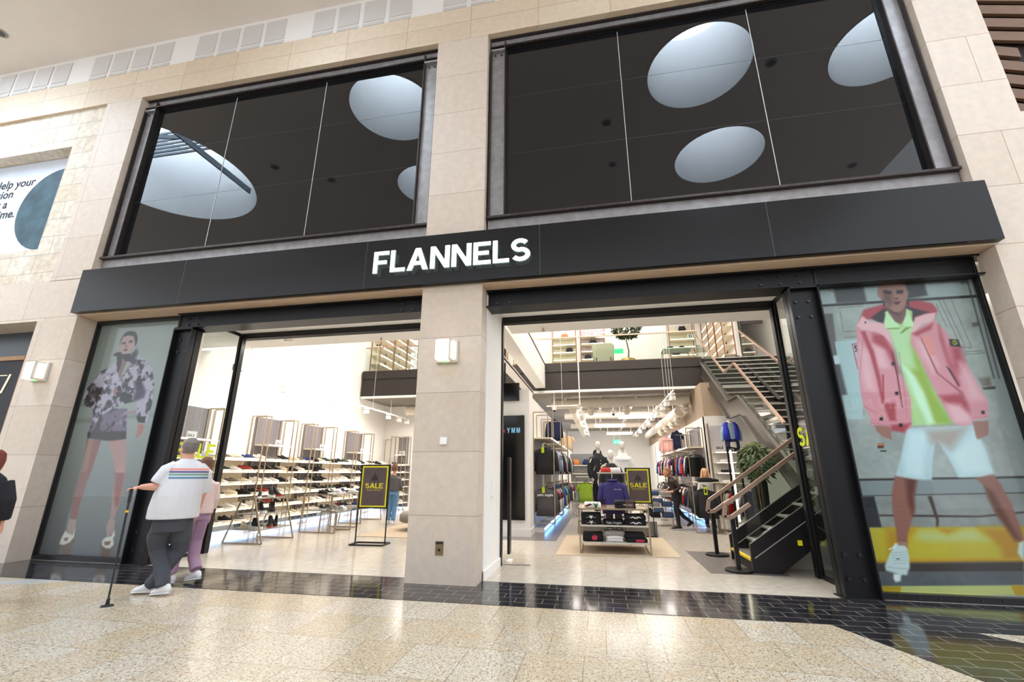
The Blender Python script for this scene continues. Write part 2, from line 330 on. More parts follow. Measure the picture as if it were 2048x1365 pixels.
POSTER_L = [  # print colours with haze and reflection of the window glass mixed in
  ('',(112,116,112),0.03,[-9.331,2.298,-8.85,2.289,-7.453,2.357,-7.436,2.295,-8.825,2.216,-9.292,2.188]) ,
  ('',(132,116,116),0.01,[-8.087,2.398,-7.917,2.412,-7.899,2.349,-8.09,2.335]) ,
  ('',(120,128,128),0.01,[-7.619,2.343,-7.486,2.402,-7.45,2.348,-7.596,2.298]) ,
  ('',(120,80,76),0.012,[-8.821,1.909,-8.513,1.906,-8.531,1.595,-8.55,1.392,-8.576,1.274,-8.59,1.125,-8.617,0.831,-8.598,0.623,-8.725,0.621,-8.778,0.894,-8.783,1.124,-8.772,1.341,-8.77,1.527]) ,
  ('',(132,96,90),0.012,[-8.821,1.909,-8.678,1.907,-8.657,1.647,-8.637,1.392,-8.75,1.341,-8.77,1.527]) ,
  ('',(150,118,115),0.012,[-8.364,1.939,-8.013,1.969,-7.878,1.559,-7.835,1.31,-7.802,1.066,-7.804,0.906,-7.837,0.747,-7.839,0.622,-7.92,0.62,-7.959,0.84,-8.009,1.032,-8.018,1.227,-8.063,1.392,-8.159,1.577,-8.305,1.799]) ,
  ('',(126,84,82),0.03,[-8.063,1.392,-7.86,1.392,-7.84,1.293,-7.823,1.066,-7.826,0.842,-7.877,0.81,-7.978,1.064,-8.008,1.227]) ,
  ('',(160,125,120),0.02,[-8.059,1.425,-7.864,1.442,-7.843,1.359,-8.028,1.359]) ,
  ('',(150,125,122),0.012,[-8.746,0.62,-8.603,0.607,-8.58,0.481,-8.614,0.34,-8.725,0.384,-8.754,0.525]) ,
  ('',(150,125,122),0.012,[-7.946,0.635,-7.812,0.615,-7.782,0.438,-7.898,0.358,-7.958,0.495]) ,
  ('',(95,80,70),0.03,[-8.805,0.226,-8.727,0.244,-8.547,0.326,-8.54,0.187,-8.535,0.028,-8.692,0.03,-8.746,0.151]) ,
  ('',(95,75,62),0.03,[-7.98,0.234,-7.775,0.225,-7.749,0.017,-7.907,0.011]) ,
  ('',(95,72,45),0.01,[-8.609,0.324,-8.564,0.435,-8.522,0.327,-8.55,0.218]) ,
  ('',(190,186,178),0.012,[-8.766,0.438,-8.71,0.4,-8.594,0.371,-8.58,0.481,-8.552,0.341,-8.618,0.262,-8.719,0.221,-8.817,0.229,-8.812,0.303]) ,
  ('',(190,186,178),0.012,[-7.779,0.461,-7.751,0.393,-7.773,0.346,-7.729,0.257,-7.786,0.195,-7.878,0.199,-7.956,0.235,-7.974,0.31,-7.918,0.358,-7.823,0.375]) ,
  ('',(120,84,80),0.01,[-8.755,0.321,-8.673,0.338,-8.668,0.284,-8.731,0.282]) ,
  ('',(120,84,80),0.01,[-7.933,0.289,-7.801,0.307,-7.812,0.247,-7.9,0.237]) ,
  ('',(150,95,95),0.012,[-7.823,2.162,-7.705,2.16,-7.675,2.09,-7.692,2.003,-7.795,1.919,-7.819,1.945,-7.782,2.022]) ,
  ('tie',(98,86,104),0.012,[-8.877,2.471,-8.12,2.435,-8.082,2.273,-7.998,1.921,-8.344,1.89,-8.822,1.94,-8.833,2.073,-8.82,2.234]) ,
  ('',(40,34,38),0.02,[-8.844,2.037,-8.037,2.052,-7.998,1.921,-8.344,1.89,-8.822,1.94]) ,
  ('tie',(150,142,160),0.012,[-8.629,3.369,-8.72,3.218,-8.917,3.149,-9.018,3.0,-9.124,2.833,-9.159,2.664,-9.091,2.532,-8.98,2.474,-8.865,2.471,-8.826,2.252,-8.707,2.196,-8.603,2.356,-8.436,2.461,-8.07,2.56,-7.976,2.612,-7.876,2.269,-7.823,2.197,-7.702,2.186,-7.627,2.22,-7.637,2.37,-7.623,2.512,-7.671,2.839,-7.804,3.161,-7.953,3.3,-8.171,3.396,-8.282,3.276,-8.373,3.127,-8.435,2.959,-8.51,3.057]) ,
  ('tie',(60,56,70),0.03,[-8.135,2.93,-7.957,2.923,-7.815,2.734,-7.828,2.626,-7.965,2.575,-8.07,2.56,-8.036,2.741]) ,
  ('',(112,88,92),0.012,[-8.56,3.444,-8.421,3.437,-8.386,3.319,-8.414,3.224,-8.44,2.979,-8.51,3.057,-8.552,3.269]) ,
  ('',(38,34,42),0.012,[-8.66,3.468,-8.497,3.46,-8.335,3.452,-8.311,3.297,-8.432,3.321,-8.519,3.384,-8.506,3.267,-8.522,3.095,-8.604,3.252]) ,
  ('tie',(92,90,100),0.012,[-8.335,3.452,-8.254,3.565,-8.185,3.484,-8.208,3.331,-8.305,3.277,-8.369,3.377]) ,
  ('',(36,32,38),0.012,[-8.741,3.433,-8.71,3.481,-8.579,3.503,-8.508,3.422,-8.618,3.408]) ,
  ('',(36,36,44),0.012,[-8.661,3.636,-8.659,3.765,-8.598,3.872,-8.489,3.896,-8.366,3.868,-8.302,3.785,-8.278,3.685,-8.295,3.587,-8.412,3.712,-8.611,3.762,-8.633,3.644]) ,
  ('',(156,130,128),0.012,[-8.654,3.635,-8.629,3.783,-8.512,3.817,-8.389,3.79,-8.307,3.666,-8.3,3.568,-8.369,3.493,-8.436,3.448,-8.54,3.453,-8.632,3.526,-8.664,3.616]) ,
  ('',(70,52,56),0.008,[-8.619,3.673,-8.531,3.688,-8.519,3.648,-8.592,3.638]) ,
  ('',(70,52,56),0.008,[-8.467,3.705,-8.384,3.71,-8.375,3.666,-8.446,3.658]) ,
  ('',(100,60,66),0.006,[-8.541,3.547,-8.438,3.555,-8.463,3.502,-8.524,3.513]) ,
  ('',(112,88,88),0.008,[-8.516,3.638,-8.463,3.592,-8.52,3.583]) ,
  ('',(36,36,44),0.012,[-8.383,3.849,-8.302,3.785,-8.272,3.665,-8.291,3.597,-8.337,3.708]) ,
  ('',(135,90,88),0.012,[-8.535,2.776,-8.479,2.849,-8.427,2.754,-8.483,2.682]) ,
]
POSTER_R = [  # these colours too hold the sheen and haze of the pane in front
  ('wall',(140,150,148),0.02,[3.289,3.854,4.946,3.928,4.739,1.757,3.058,1.776]) ,
  ('',(86,88,92),0.02,[3.162,4.065,4.861,4.129,4.858,3.993,4.861,3.765,3.113,3.789]) ,
  ('',(140,156,158),0.02,[3.116,3.809,4.778,3.791,4.791,3.602,3.077,3.586]) ,
  ('',(40,42,48),0.006,[3.079,3.596,4.938,3.601,4.928,3.564,3.073,3.562]) ,
  ('',(84,82,84),0.01,[3.063,3.462,3.208,3.456,3.163,2.865,3.046,2.87]) ,
  ('',(62,66,70),0.02,[3.287,3.844,3.654,3.854,3.65,3.593,3.283,3.601]) ,
  ('',(52,54,58),0.02,[4.146,3.862,4.378,3.862,4.372,3.634,4.127,3.596]) ,
  ('',(148,174,178),0.006,[3.162,3.058,3.462,3.082,3.249,1.774,3.11,1.776]) ,
  ('',(60,62,64),0.02,[3.065,2.758,3.166,2.753,3.174,2.35,3.072,2.336]) ,
  ('',(160,40,60),0.004,[3.357,3.02,3.451,3.024,3.445,3.01,3.366,3.007,3.367,2.674,3.357,2.671]) ,
  ('',(20,22,24),0.003,[3.379,2.992,3.427,2.996,3.427,2.982,3.391,2.973,3.414,2.946,3.416,2.912,3.375,2.905,3.374,2.919,3.401,2.929,3.378,2.955]) ,
  ('wall',(140,146,146),0.02,[3.096,2.025,4.811,1.991,4.813,1.319,3.068,1.313]) ,
  ('',(120,128,132),0.01,[3.08,1.296,4.815,1.327,4.767,1.151,3.073,1.106]) ,
  ('',(50,46,46),0.006,[3.082,1.305,4.819,1.342,4.813,1.319,3.077,1.28]) ,
  ('',(50,46,46),0.006,[3.074,1.11,4.77,1.163,4.766,1.148,3.072,1.099]) ,
  ('wall',(126,130,130),0.01,[3.072,1.099,4.766,1.148,4.664,0.777,3.075,0.741]) ,
  ('',(40,42,50),0.01,[3.078,1.094,3.23,1.104,3.239,0.753,3.077,0.749]) ,
  ('',(56,46,44),0.008,[3.239,0.896,3.846,0.902,4.264,0.902,4.713,0.955,4.708,0.937,4.259,0.884,3.841,0.879,3.236,0.878]) ,
  ('',(60,52,50),0.01,[3.795,1.11,3.838,1.11,3.848,0.849,3.823,0.766,3.803,0.765,3.82,0.849]) ,
  ('',(170,156,50),0.012,[3.076,0.744,4.668,0.792,4.569,0.43,3.066,0.367]) ,
  ('',(160,122,20),0.05,[3.28,0.738,3.613,0.75,3.508,0.66,3.306,0.387,3.241,0.385]) ,
  ('',(160,122,20),0.03,[3.798,0.758,4.064,0.764,3.907,0.685,3.853,0.691]) ,
  ('',(160,118,22),0.05,[4.23,0.77,4.666,0.784,4.573,0.444,4.386,0.438,4.38,0.567]) ,
  ('',(165,172,110),0.04,[3.607,0.723,3.805,0.728,3.907,0.685,4.061,0.749,4.171,0.751,4.305,0.637,3.693,0.606,3.558,0.632]) ,
  ('',(176,130,30),0.02,[3.073,0.401,4.579,0.466,4.569,0.427,3.072,0.364]) ,
  ('',(56,50,50),0.02,[3.072,0.364,4.569,0.43,4.538,0.317,3.073,0.261]) ,
  ('wall',(84,88,94),0.01,[3.073,0.264,4.542,0.331,4.502,0.184,3.067,0.116]) ,
  ('',(172,176,110),0.008,[3.068,0.119,4.504,0.191,4.477,0.092,3.066,0.018]) ,
  ('',(160,136,30),0.008,[3.068,0.119,3.307,0.129,3.271,0.031,3.066,0.018]) ,
  ('',(170,135,30),0.008,[4.377,0.183,4.504,0.191,4.477,0.092,4.396,0.088]) ,
  ('',(84,80,76),0.004,[3.3,3.557,3.603,3.555,3.604,3.562,3.301,3.565]) ,
  ('',(84,80,76),0.004,[3.299,3.484,3.292,3.192,3.298,3.193,3.305,3.485]) ,
  ('',(84,80,76),0.004,[3.295,3.189,3.514,3.186,3.515,3.193,3.296,3.197]) ,
  ('',(84,80,76),0.004,[3.286,3.529,3.598,3.532,3.6,3.54,3.287,3.537]) ,
  ('',(84,80,76),0.004,[3.279,3.107,3.469,3.115,3.47,3.122,3.28,3.114]) ,
  ('',(84,80,76),0.004,[4.482,3.568,4.569,2.949,4.575,2.952,4.488,3.571]) ,
  ('',(84,80,76),0.004,[4.528,3.572,4.62,2.92,4.626,2.923,4.534,3.575]) ,
  ('',(84,80,76),0.004,[4.619,3.577,4.686,2.9,4.692,2.902,4.625,3.579]) ,
  ('',(84,80,76),0.004,[4.44,3.516,4.481,3.184,4.487,3.187,4.446,3.518]) ,
  ('',(84,80,76),0.004,[4.52,2.915,4.687,2.892,4.689,2.899,4.522,2.922]) ,
  ('',(84,80,76),0.004,[4.581,2.808,4.811,2.822,4.813,2.829,4.582,2.814]) ,
  ('',(84,80,76),0.004,[4.603,2.841,4.79,2.849,4.791,2.856,4.604,2.848]) ,
  ('',(84,80,76),0.004,[3.212,3.797,3.652,3.57,3.656,3.577,3.216,3.805]) ,
  ('',(96,92,88),0.01,[4.77,3.222,4.845,3.235,4.846,3.181,4.771,3.168]) ,
  ('wall',(110,104,98),0.02,[4.66,2.503,4.788,2.514,4.772,2.399,4.676,2.403]) ,
  ('',(60,58,58),0.008,[4.672,2.386,4.813,2.398,4.804,2.365,4.679,2.361]) ,
  ('',(170,186,196),0.01,[3.061,2.866,3.172,2.87,3.166,2.753,3.063,2.749]) ,
  ('',(60,62,66),0.01,[4.865,3.99,4.818,2.495,4.832,2.498,4.88,3.994]) ,
  ('',(60,62,66),0.01,[4.923,3.985,4.872,2.492,4.886,2.496,4.939,3.989]) ,
  ('',(128,86,78),0.012,[3.504,1.347,3.733,1.347,3.647,1.093,3.623,0.952,3.556,0.813,3.489,0.675,3.456,0.524,3.359,0.536,3.384,0.718,3.391,0.933,3.419,1.122,3.472,1.266]) ,
  ('',(90,52,48),0.03,[3.605,1.299,3.726,1.315,3.647,1.093,3.629,0.968,3.587,0.89,3.575,1.029]) ,
  ('',(128,86,78),0.012,[4.327,1.317,4.523,1.373,4.571,1.241,4.614,1.043,4.63,0.806,4.632,0.66,4.578,0.616,4.538,0.76,4.442,0.905,4.407,1.086,4.401,1.224]) ,
  ('',(86,50,40),0.03,[4.401,1.224,4.468,1.163,4.533,0.892,4.59,0.659,4.546,0.643,4.442,0.905,4.407,1.086]) ,
  ('',(178,194,196),0.012,[3.34,0.581,3.421,0.591,3.453,0.539,3.454,0.451,3.438,0.333,3.388,0.247,3.333,0.249,3.185,0.287,3.185,0.338,3.247,0.444]) ,
  ('',(200,208,208),0.012,[3.257,0.256,3.334,0.257,3.311,0.184,3.259,0.17,3.244,0.21]) ,
  ('',(40,44,48),0.004,[3.32,0.421,3.353,0.419,3.349,0.409,3.318,0.411]) ,
  ('',(178,194,196),0.012,[4.573,0.623,4.628,0.643,4.569,0.43,4.531,0.514]) ,
  ('',(140,156,160),0.004,[3.284,0.472,3.442,0.491,3.443,0.497,3.285,0.478]) ,
  ('',(140,156,160),0.004,[3.283,0.445,3.436,0.462,3.437,0.468,3.284,0.451]) ,
  ('',(140,156,160),0.004,[3.281,0.418,3.429,0.432,3.43,0.438,3.282,0.424]) ,
  ('',(140,156,160),0.004,[3.28,0.392,3.423,0.402,3.424,0.408,3.281,0.398]) ,
  ('',(140,156,160),0.004,[3.279,0.365,3.416,0.373,3.417,0.379,3.28,0.371]) ,
  ('',(140,156,160),0.004,[3.199,0.321,3.429,0.307,3.432,0.315,3.201,0.328]) ,
  ('',(208,216,216),0.004,[3.263,0.507,3.344,0.554,3.341,0.563,3.259,0.516]) ,
  ('',(208,216,216),0.004,[3.344,0.582,3.308,0.514,3.315,0.511,3.351,0.58]) ,
  ('',(150,110,96),0.008,[3.372,0.597,3.473,0.599,3.457,0.562,3.371,0.559]) ,
  ('',(160,182,190),0.012,[3.753,1.909,4.467,1.931,4.503,1.733,4.53,1.373,4.372,1.33,4.16,1.325,4.122,1.524,4.035,1.771,3.941,1.525,3.88,1.292,3.736,1.296,3.51,1.339,3.62,1.575]) ,
  ('',(178,200,208),0.04,[3.776,1.875,3.951,1.855,3.798,1.315,3.615,1.347,3.65,1.575]) ,
  ('',(180,200,206),0.05,[4.148,1.573,4.446,1.848,4.515,1.667,4.511,1.381,4.208,1.348]) ,
  ('',(150,140,134),0.05,[3.955,1.872,4.373,1.899,4.168,1.654,4.042,1.737,3.98,1.722]) ,
  ('',(152,186,128),0.012,[3.847,3.447,4.18,3.424,4.107,2.574,4.247,1.96,3.819,1.935,3.863,2.532,3.864,2.881,3.828,3.134,3.794,3.301]) ,
  ('',(128,156,60),0.04,[4.029,3.015,4.092,2.765,4.143,2.354,4.247,1.96,4.048,1.947,4.0,2.358,3.878,2.601,4.035,2.646]) ,
  ('',(178,212,186),0.03,[3.857,2.775,3.927,2.294,3.992,1.948,4.066,1.963,4.039,2.34,3.987,2.562]) ,
  ('',(160,196,150),0.04,[3.805,3.245,4.106,3.227,4.029,3.015,3.989,2.7,3.871,2.705]) ,
  ('',(112,140,70),0.006,[3.795,3.213,3.952,3.214,3.954,3.192,3.794,3.195]) ,
  ('',(112,140,70),0.006,[4.026,3.21,4.104,3.218,3.963,3.126,3.943,3.135]) ,
  ('',(186,128,140),0.012,[3.457,3.257,3.518,3.207,3.699,3.178,3.779,3.119,3.827,2.918,3.819,2.603,3.856,2.499,3.877,2.262,3.808,1.919,3.719,1.872,3.579,1.891,3.55,2.171,3.592,2.371,3.553,2.544,3.564,2.896,3.523,3.152,3.383,2.797,3.369,2.727]) ,
  ('',(186,128,140),0.012,[3.518,3.207,3.63,3.146,3.634,2.715,3.592,2.371,3.57,2.054,3.572,1.923,3.371,1.943,3.376,2.075,3.332,2.193,3.338,2.414,3.383,2.797]) ,
  ('',(200,158,168),0.05,[3.448,3.01,3.534,2.897,3.526,2.632,3.503,2.374,3.406,2.411,3.387,2.62]) ,
  ('',(200,158,168),0.04,[3.597,2.984,3.707,2.924,3.716,2.677,3.597,2.682]) ,
  ('',(150,62,74),0.015,[3.497,3.181,3.545,3.187,3.594,2.894,3.598,2.542,3.572,2.237,3.546,2.221,3.553,2.544,3.542,2.861]) ,
  ('',(150,62,74),0.03,[3.63,3.146,3.748,3.121,3.82,2.883,3.819,2.603,3.783,2.709,3.737,2.923,3.608,3.038]) ,
  ('',(150,62,74),0.006,[3.623,2.593,3.646,2.593,3.583,2.27,3.564,2.271]) ,
  ('',(150,62,74),0.02,[3.568,2.22,3.694,2.225,3.654,2.003,3.589,2.005,3.569,2.12]) ,
  ('',(150,62,74),0.02,[3.591,1.947,3.812,1.968,3.716,1.856,3.57,1.883]) ,
  ('',(110,50,60),0.005,[3.797,2.92,3.812,2.848,3.805,2.604,3.79,2.433,3.769,2.165,3.757,2.165,3.77,2.4,3.783,2.57,3.783,2.814]) ,
  ('',(186,128,140),0.012,[4.067,3.12,4.363,3.302,4.456,3.134,4.524,2.988,4.59,2.674,4.635,2.404,4.689,2.239,4.645,2.016,4.461,1.988,4.449,1.94,4.321,1.923,4.254,1.992,4.184,2.286,4.125,2.591,4.078,2.835,4.036,2.979]) ,
  ('',(150,62,74),0.02,[4.082,3.12,4.35,3.248,4.3,3.161,4.185,3.114,4.133,3.081]) ,
  ('',(150,62,74),0.03,[4.405,3.227,4.409,2.994,4.409,2.75,4.448,2.444,4.426,2.411,4.38,2.752,4.374,3.032]) ,
  ('',(150,62,74),0.05,[4.468,2.938,4.578,2.915,4.564,2.743,4.467,2.577,4.427,2.647]) ,
  ('',(150,62,74),0.03,[4.195,2.302,4.446,2.319,4.475,2.212,4.463,2.051,4.369,2.118,4.235,2.202]) ,
  ('',(200,158,168),0.04,[4.249,2.202,4.384,2.182,4.463,2.051,4.439,1.956,4.274,1.959]) ,
  ('',(200,158,168),0.06,[4.514,2.711,4.604,2.505,4.648,2.24,4.511,2.244]) ,
  ('',(200,158,168),0.05,[4.096,3.047,4.227,2.969,4.278,2.687,4.197,2.588,4.107,2.834]) ,
  ('',(150,84,92),0.004,[4.159,3.061,4.173,3.061,4.254,2.586,4.452,2.344,4.458,2.197,4.41,2.345,4.226,2.587]) ,
  ('',(196,128,120),0.006,[4.181,3.06,4.263,3.064,4.298,2.833,4.227,2.811]) ,
  ('',(70,44,54),0.006,[4.35,2.684,4.394,2.631,4.44,2.411,4.426,2.411]) ,
  ('',(24,28,28),0.005,[4.467,3.026,4.573,3.012,4.574,2.912,4.466,2.93]) ,
  ('',(150,156,40),0.006,[4.514,3.01,4.544,3.001,4.555,2.96,4.511,2.936,4.494,2.972]) ,
  ('',(24,28,28),0.006,[4.517,2.995,4.538,2.987,4.541,2.963,4.517,2.95,4.505,2.971]) ,
  ('',(150,156,40),0.004,[4.525,2.995,4.534,2.995,4.529,2.949,4.52,2.95]) ,
  ('',(150,92,104),0.004,[3.52,3.152,3.356,2.552,3.36,2.551,3.525,3.152]) ,
  ('',(150,92,104),0.004,[3.877,2.88,3.824,2.364,3.829,2.364,3.882,2.88]) ,
  ('',(150,92,104),0.004,[3.824,2.364,3.781,2.033,3.785,2.034,3.829,2.364]) ,
  ('',(150,92,104),0.004,[3.331,2.191,3.525,2.053,3.528,2.057,3.334,2.195]) ,
  ('',(150,92,104),0.004,[3.371,1.982,3.573,1.934,3.575,1.939,3.373,1.986]) ,
  ('',(160,104,112),0.004,[4.468,2.016,4.649,2.028,4.65,2.035,4.469,2.022]) ,
  ('',(150,62,74),0.015,[3.478,3.284,3.589,3.484,3.821,3.543,4.088,3.561,4.245,3.578,4.399,3.52,4.436,3.425,4.405,3.354,4.274,3.307,4.148,3.279,3.786,3.302,3.64,3.348]) ,
  ('',(44,38,46),0.015,[3.652,3.366,3.824,3.486,4.091,3.505,4.188,3.461,4.34,3.395,4.164,3.351,4.121,3.262,4.095,3.246,4.056,3.414,3.878,3.445,3.778,3.265,3.711,3.316]) ,
  ('',(200,158,168),0.012,[3.459,3.267,3.556,3.401,3.633,3.312,3.782,3.284,3.828,3.134,3.835,2.954,3.76,3.102,3.682,3.17,3.518,3.207]) ,
  ('',(200,158,168),0.012,[4.067,3.12,4.16,3.333,4.291,3.38,4.413,3.39,4.359,3.284,4.228,3.238]) ,
  ('',(150,186,130),0.012,[3.828,3.429,3.904,3.276,3.978,3.198,4.114,3.263,4.15,3.426,4.091,3.468,3.993,3.197,3.964,3.272,3.882,3.463]) ,
  ('',(168,206,160),0.012,[3.847,3.447,3.949,3.273,3.952,3.214,3.79,3.21,3.794,3.301]) ,
  ('',(168,206,160),0.012,[4.089,3.458,4.132,3.244,4.103,3.213,4.014,3.223,4.013,3.288]) ,
  ('',(104,74,72),0.012,[3.859,3.502,4.091,3.505,4.063,3.377,3.983,3.253,3.923,3.293,3.874,3.426]) ,
  ('',(60,44,48),0.03,[3.89,3.5,4.015,3.51,3.988,3.382,3.904,3.424]) ,
  ('',(140,104,96),0.012,[3.821,3.773,3.889,3.874,3.995,3.923,4.087,3.916,4.15,3.843,4.155,3.727,4.167,3.697,4.127,3.596,4.072,3.488,3.996,3.418,3.937,3.431,3.863,3.521,3.836,3.618,3.797,3.659,3.797,3.717]) ,
  ('',(84,62,62),0.02,[3.836,3.81,3.899,3.883,3.997,3.933,4.103,3.914,4.161,3.822,4.141,3.805,4.031,3.872,3.895,3.825]) ,
  ('',(96,68,66),0.04,[3.875,3.73,3.964,3.704,3.962,3.552,3.89,3.5,3.844,3.617]) ,
  ('',(48,34,38),0.008,[3.88,3.752,3.976,3.726,3.959,3.681,3.877,3.699]) ,
  ('',(48,34,38),0.008,[4.029,3.733,4.113,3.734,4.095,3.678,4.022,3.684]) ,
  ('',(80,40,44),0.006,[3.967,3.574,4.049,3.579,4.013,3.529,3.976,3.528]) ,
  ('',(86,60,58),0.008,[3.986,3.626,4.026,3.632,4.022,3.6,3.982,3.599]) ,
  ('',(60,50,54),0.006,[3.842,3.608,3.866,3.597,3.853,3.512,3.827,3.514]) ,
  ('',(60,50,54),0.006,[4.119,3.597,4.152,3.585,4.133,3.502,4.1,3.504]) ,
  ('',(138,100,92),0.012,[3.421,1.934,3.572,1.923,3.562,1.775,3.461,1.812]) ,
  ('',(138,100,92),0.012,[4.472,1.979,4.628,1.976,4.586,1.813,4.46,1.768]) ,
  ('',(138,100,92),0.012,[3.41,1.949,3.56,1.93,3.558,1.776,3.488,1.803,3.417,1.872]) ,
  ('',(138,100,92),0.012,[4.476,1.964,4.623,1.978,4.605,1.862,4.483,1.765,4.46,1.815]) ,
  ('',(34,34,40),0.006,[3.765,2.753,3.804,2.752,3.794,2.706,3.756,2.708]) ,
  ('',(34,34,40),0.006,[3.723,2.367,3.761,2.366,3.752,2.322,3.714,2.324]) ,
  ('',(34,34,40),0.006,[3.681,1.967,3.718,1.966,3.709,1.924,3.672,1.925]) ,
  ('',(34,34,40),0.006,[3.484,2.049,3.522,2.049,3.513,2.006,3.475,2.007]) ,
  ('',(34,34,40),0.006,[4.59,2.104,4.626,2.104,4.615,2.062,4.58,2.063]) ,
  ('',(34,34,40),0.006,[3.57,3.318,3.588,3.316,3.584,3.294,3.565,3.295]) ,
  ('',(70,60,50),0.003,[3.396,1.727,3.464,1.727,3.452,1.668,3.383,1.669]) ,
  ('',(190,120,60),0.003,[3.398,1.724,3.46,1.723,3.457,1.707,3.394,1.707]) ,
  ('',(150,60,60),0.003,[3.394,1.707,3.457,1.707,3.454,1.693,3.392,1.694]) ,
  ('',(30,30,34),0.002,[3.409,1.643,3.472,1.639,3.468,1.623,3.405,1.627]) ,
]
# ================= materials =================
M_stone = brickmat('limestone', (216,200,184), (206,188,170), (150,130,112), 20, .8225, .0035, 0, 10, 0, rough=.55, speck=[(60,.62,.75,(186,164,140))])
M_course = brickmat('limestone_course', (218,200,176), (208,186,160), (150,128,106), 1.263, .79, .004, 0, 12.05, .0, rough=.55)
M_stone_big = brickmat('limestone_large', (216,200,184), (208,190,172), (160,124,100), 1.1, .82, .004, .5, .6, 0.0, rough=.55)
M_trav = brickmat('travertine', (232,220,204), (220,202,180), (176,158,138), .62, .40, .006, .5, .2, .1, rough=.75, nz=.13, bump=.5, speck=[(45,.62,.7,(170,148,122))])
M_gran = brickmat('granite', (208,197,180), (199,181,152), (120,106,90), .46, .62, .003, .37, .03, .1, rough=.17, floor=True, bump=.05,
    speck=[(16,.52,.8,(226,216,198)), (4,.55,.8,(202,172,130)), (42,.53,.62,(140,116,92)), (75,.56,.64,(92,76,62)), (130,.58,.66,(70,60,52))])
M_tile = brickmat('black_floor_tile', (34,34,40), (44,42,46), (150,142,134), .305, .172, .0034, .5, .1, .07, rough=.1, floor=True, bump=.1, nz=.1)
M_greystrip = mat('grey_marble', (176,176,174), .2, noise=.08, nscale=20)
M_conc = brickmat('polished_concrete', (204,196,184), (196,188,176), (160,150,138), .6, 1.2, .002, .5, 0, 0, rough=.16, floor=True, bump=.03, nz=.08)
M_concd = mat('dark_floor_inlay', (120,114,110), .25, noise=.06, nscale=6)
M_plaster = mat('white_plaster', (240,238,234), .7, noise=.01)
M_ceil = mat('beige_plaster', (226,216,206), .8, noise=.015, nscale=3)
M_steelb = mat('black_steel', (27,27,30), .42, noise=.12, nscale=30, metal=.3)
M_bare = mat('bare_steel', (150,146,146), .4, metal=.3, noise=.2, nscale=9)
M_bared = mat('bare_steel_dark', (70,62,60), .45, metal=.7, noise=.3, nscale=20)
M_fascia = mat('satin_black_cladding', (9,10,13), .24, noise=.03, nscale=3, spec=.42)
M_dglass = mat('dark_tinted_glass', (22,22,24), .015, noise=0, spec=.5, ior=1.5)
M_glass = glass('clear_glass')
M_tglass = glass('poster_glass', (250,252,251), refl=.012)
M_frame = mat('black_powder_coat', (24,24,26), .35, noise=.05)
M_white = mat('white_paint', (244,242,238), .5, noise=.01)
M_seam = mat('pane_seam', (190,190,188), .5, noise=.02)
M_bolt = mat('bolt_steel', (60,60,66), .35, metal=.6, noise=.1)
M_joint = mat('cladding_joint', (84,88,94), .4, noise=.02)
# ================= floor of the mall =================
fl = MB(); fl.box((-30, -16, -.2), (16, .28, 0)); fl.box((-30,.28,-.2),(-9.23,.7,0)); fl.box((6.41,.28,-.2),(16,.7,0)); st('floor', fl, M_gran, 'speckled beige granite slabs of the mall')
t = MB(); t.prism([(-30,-.74),(2.05,-.74),(3.95,-5.5),(7.4,-5.5),(3.2,-.74),(16,-.74),(16,.3),(-30,.3)], (0,0,.0), (1,0,0), (0,1,0), .004)
st('floor.001', t, M_tile, 'black glossy brick tiles along the shop front')
t = MB(); t.prism([(-30,-7.4),(-7.9,-1.18),(-7.25,-.94),(-6.9,-.745),(-7.4,-.745),(-7.85,-.95),(-30,-6.6)], (0,0,.0), (1,0,0), (0,1,0), .003)
st('floor.002', t, M_greystrip, 'pale grey strip let into the granite')
# ================= ceiling with round skylights =================
wells = [(2.78,-2.6,1.17), (4.0,-5.95,1.25), (6.85,-2.7,1.15), (-4.9,-2.4,1.12), (-13.35,-3.6,2.55), (-5.1,-5.7,1.1)]
bm = bmesh.new(); ZC = 10.62
es = []
def loop(pts):
    vs = [bm.verts.new((x, y, ZC)) for x, y in pts]; return [bm.edges.new((vs[i], vs[(i+1) % len(vs)])) for i in range(len(vs))]
es += loop([(-24, -14), (9.3, -14), (9.3, .3), (-24, .3)])
for x, y, r in wells: es += loop([(x+r*math.cos(2*math.pi*k/48), y+r*math.sin(2*math.pi*k/48)) for k in range(48)])
rr = bmesh.ops.triangle_fill(bm, use_beauty=True, edges=es, normal=(0, 0, 1))
me = bpy.data.meshes.new('ceiling'); bm.to_mesh(me); bm.free(); me.materials.append(M_ceil)
o = bpy.data.objects.new('ceiling', me); COL.objects.link(o); tag(o, 'beige plaster ceiling of the mall with round skylight openings', kind='structure')
M_well = mat('skylight_shaft_paint', (222,222,222), .8, noise=.0)
M_sky = mat('skylight_daylight', (255,255,255), .5, noise=0, emit=(218,235,250), estr=31)
for i, (x, y, r) in enumerate(wells):
    w = MB(); n = 48; hh = 2.3 if r < 2 else 2.8
    w.loft([((x,y,ZC-.02),r,r,(1,0,0),(0,1,0)),((x,y,ZC+hh),r,r,(1,0,0),(0,1,0))], n=64, cap=False)
    wo = tag(w.build('window_%d' % (i+10), M_well, smooth=True), 'round skylight shaft in the mall ceiling', kind='structure')
    s = MB(); s.cyl((x, y, ZC+hh), (x, y, ZC+hh+.05), r, n=48); s.build('skylight_glazing', M_sky, parent=wo)
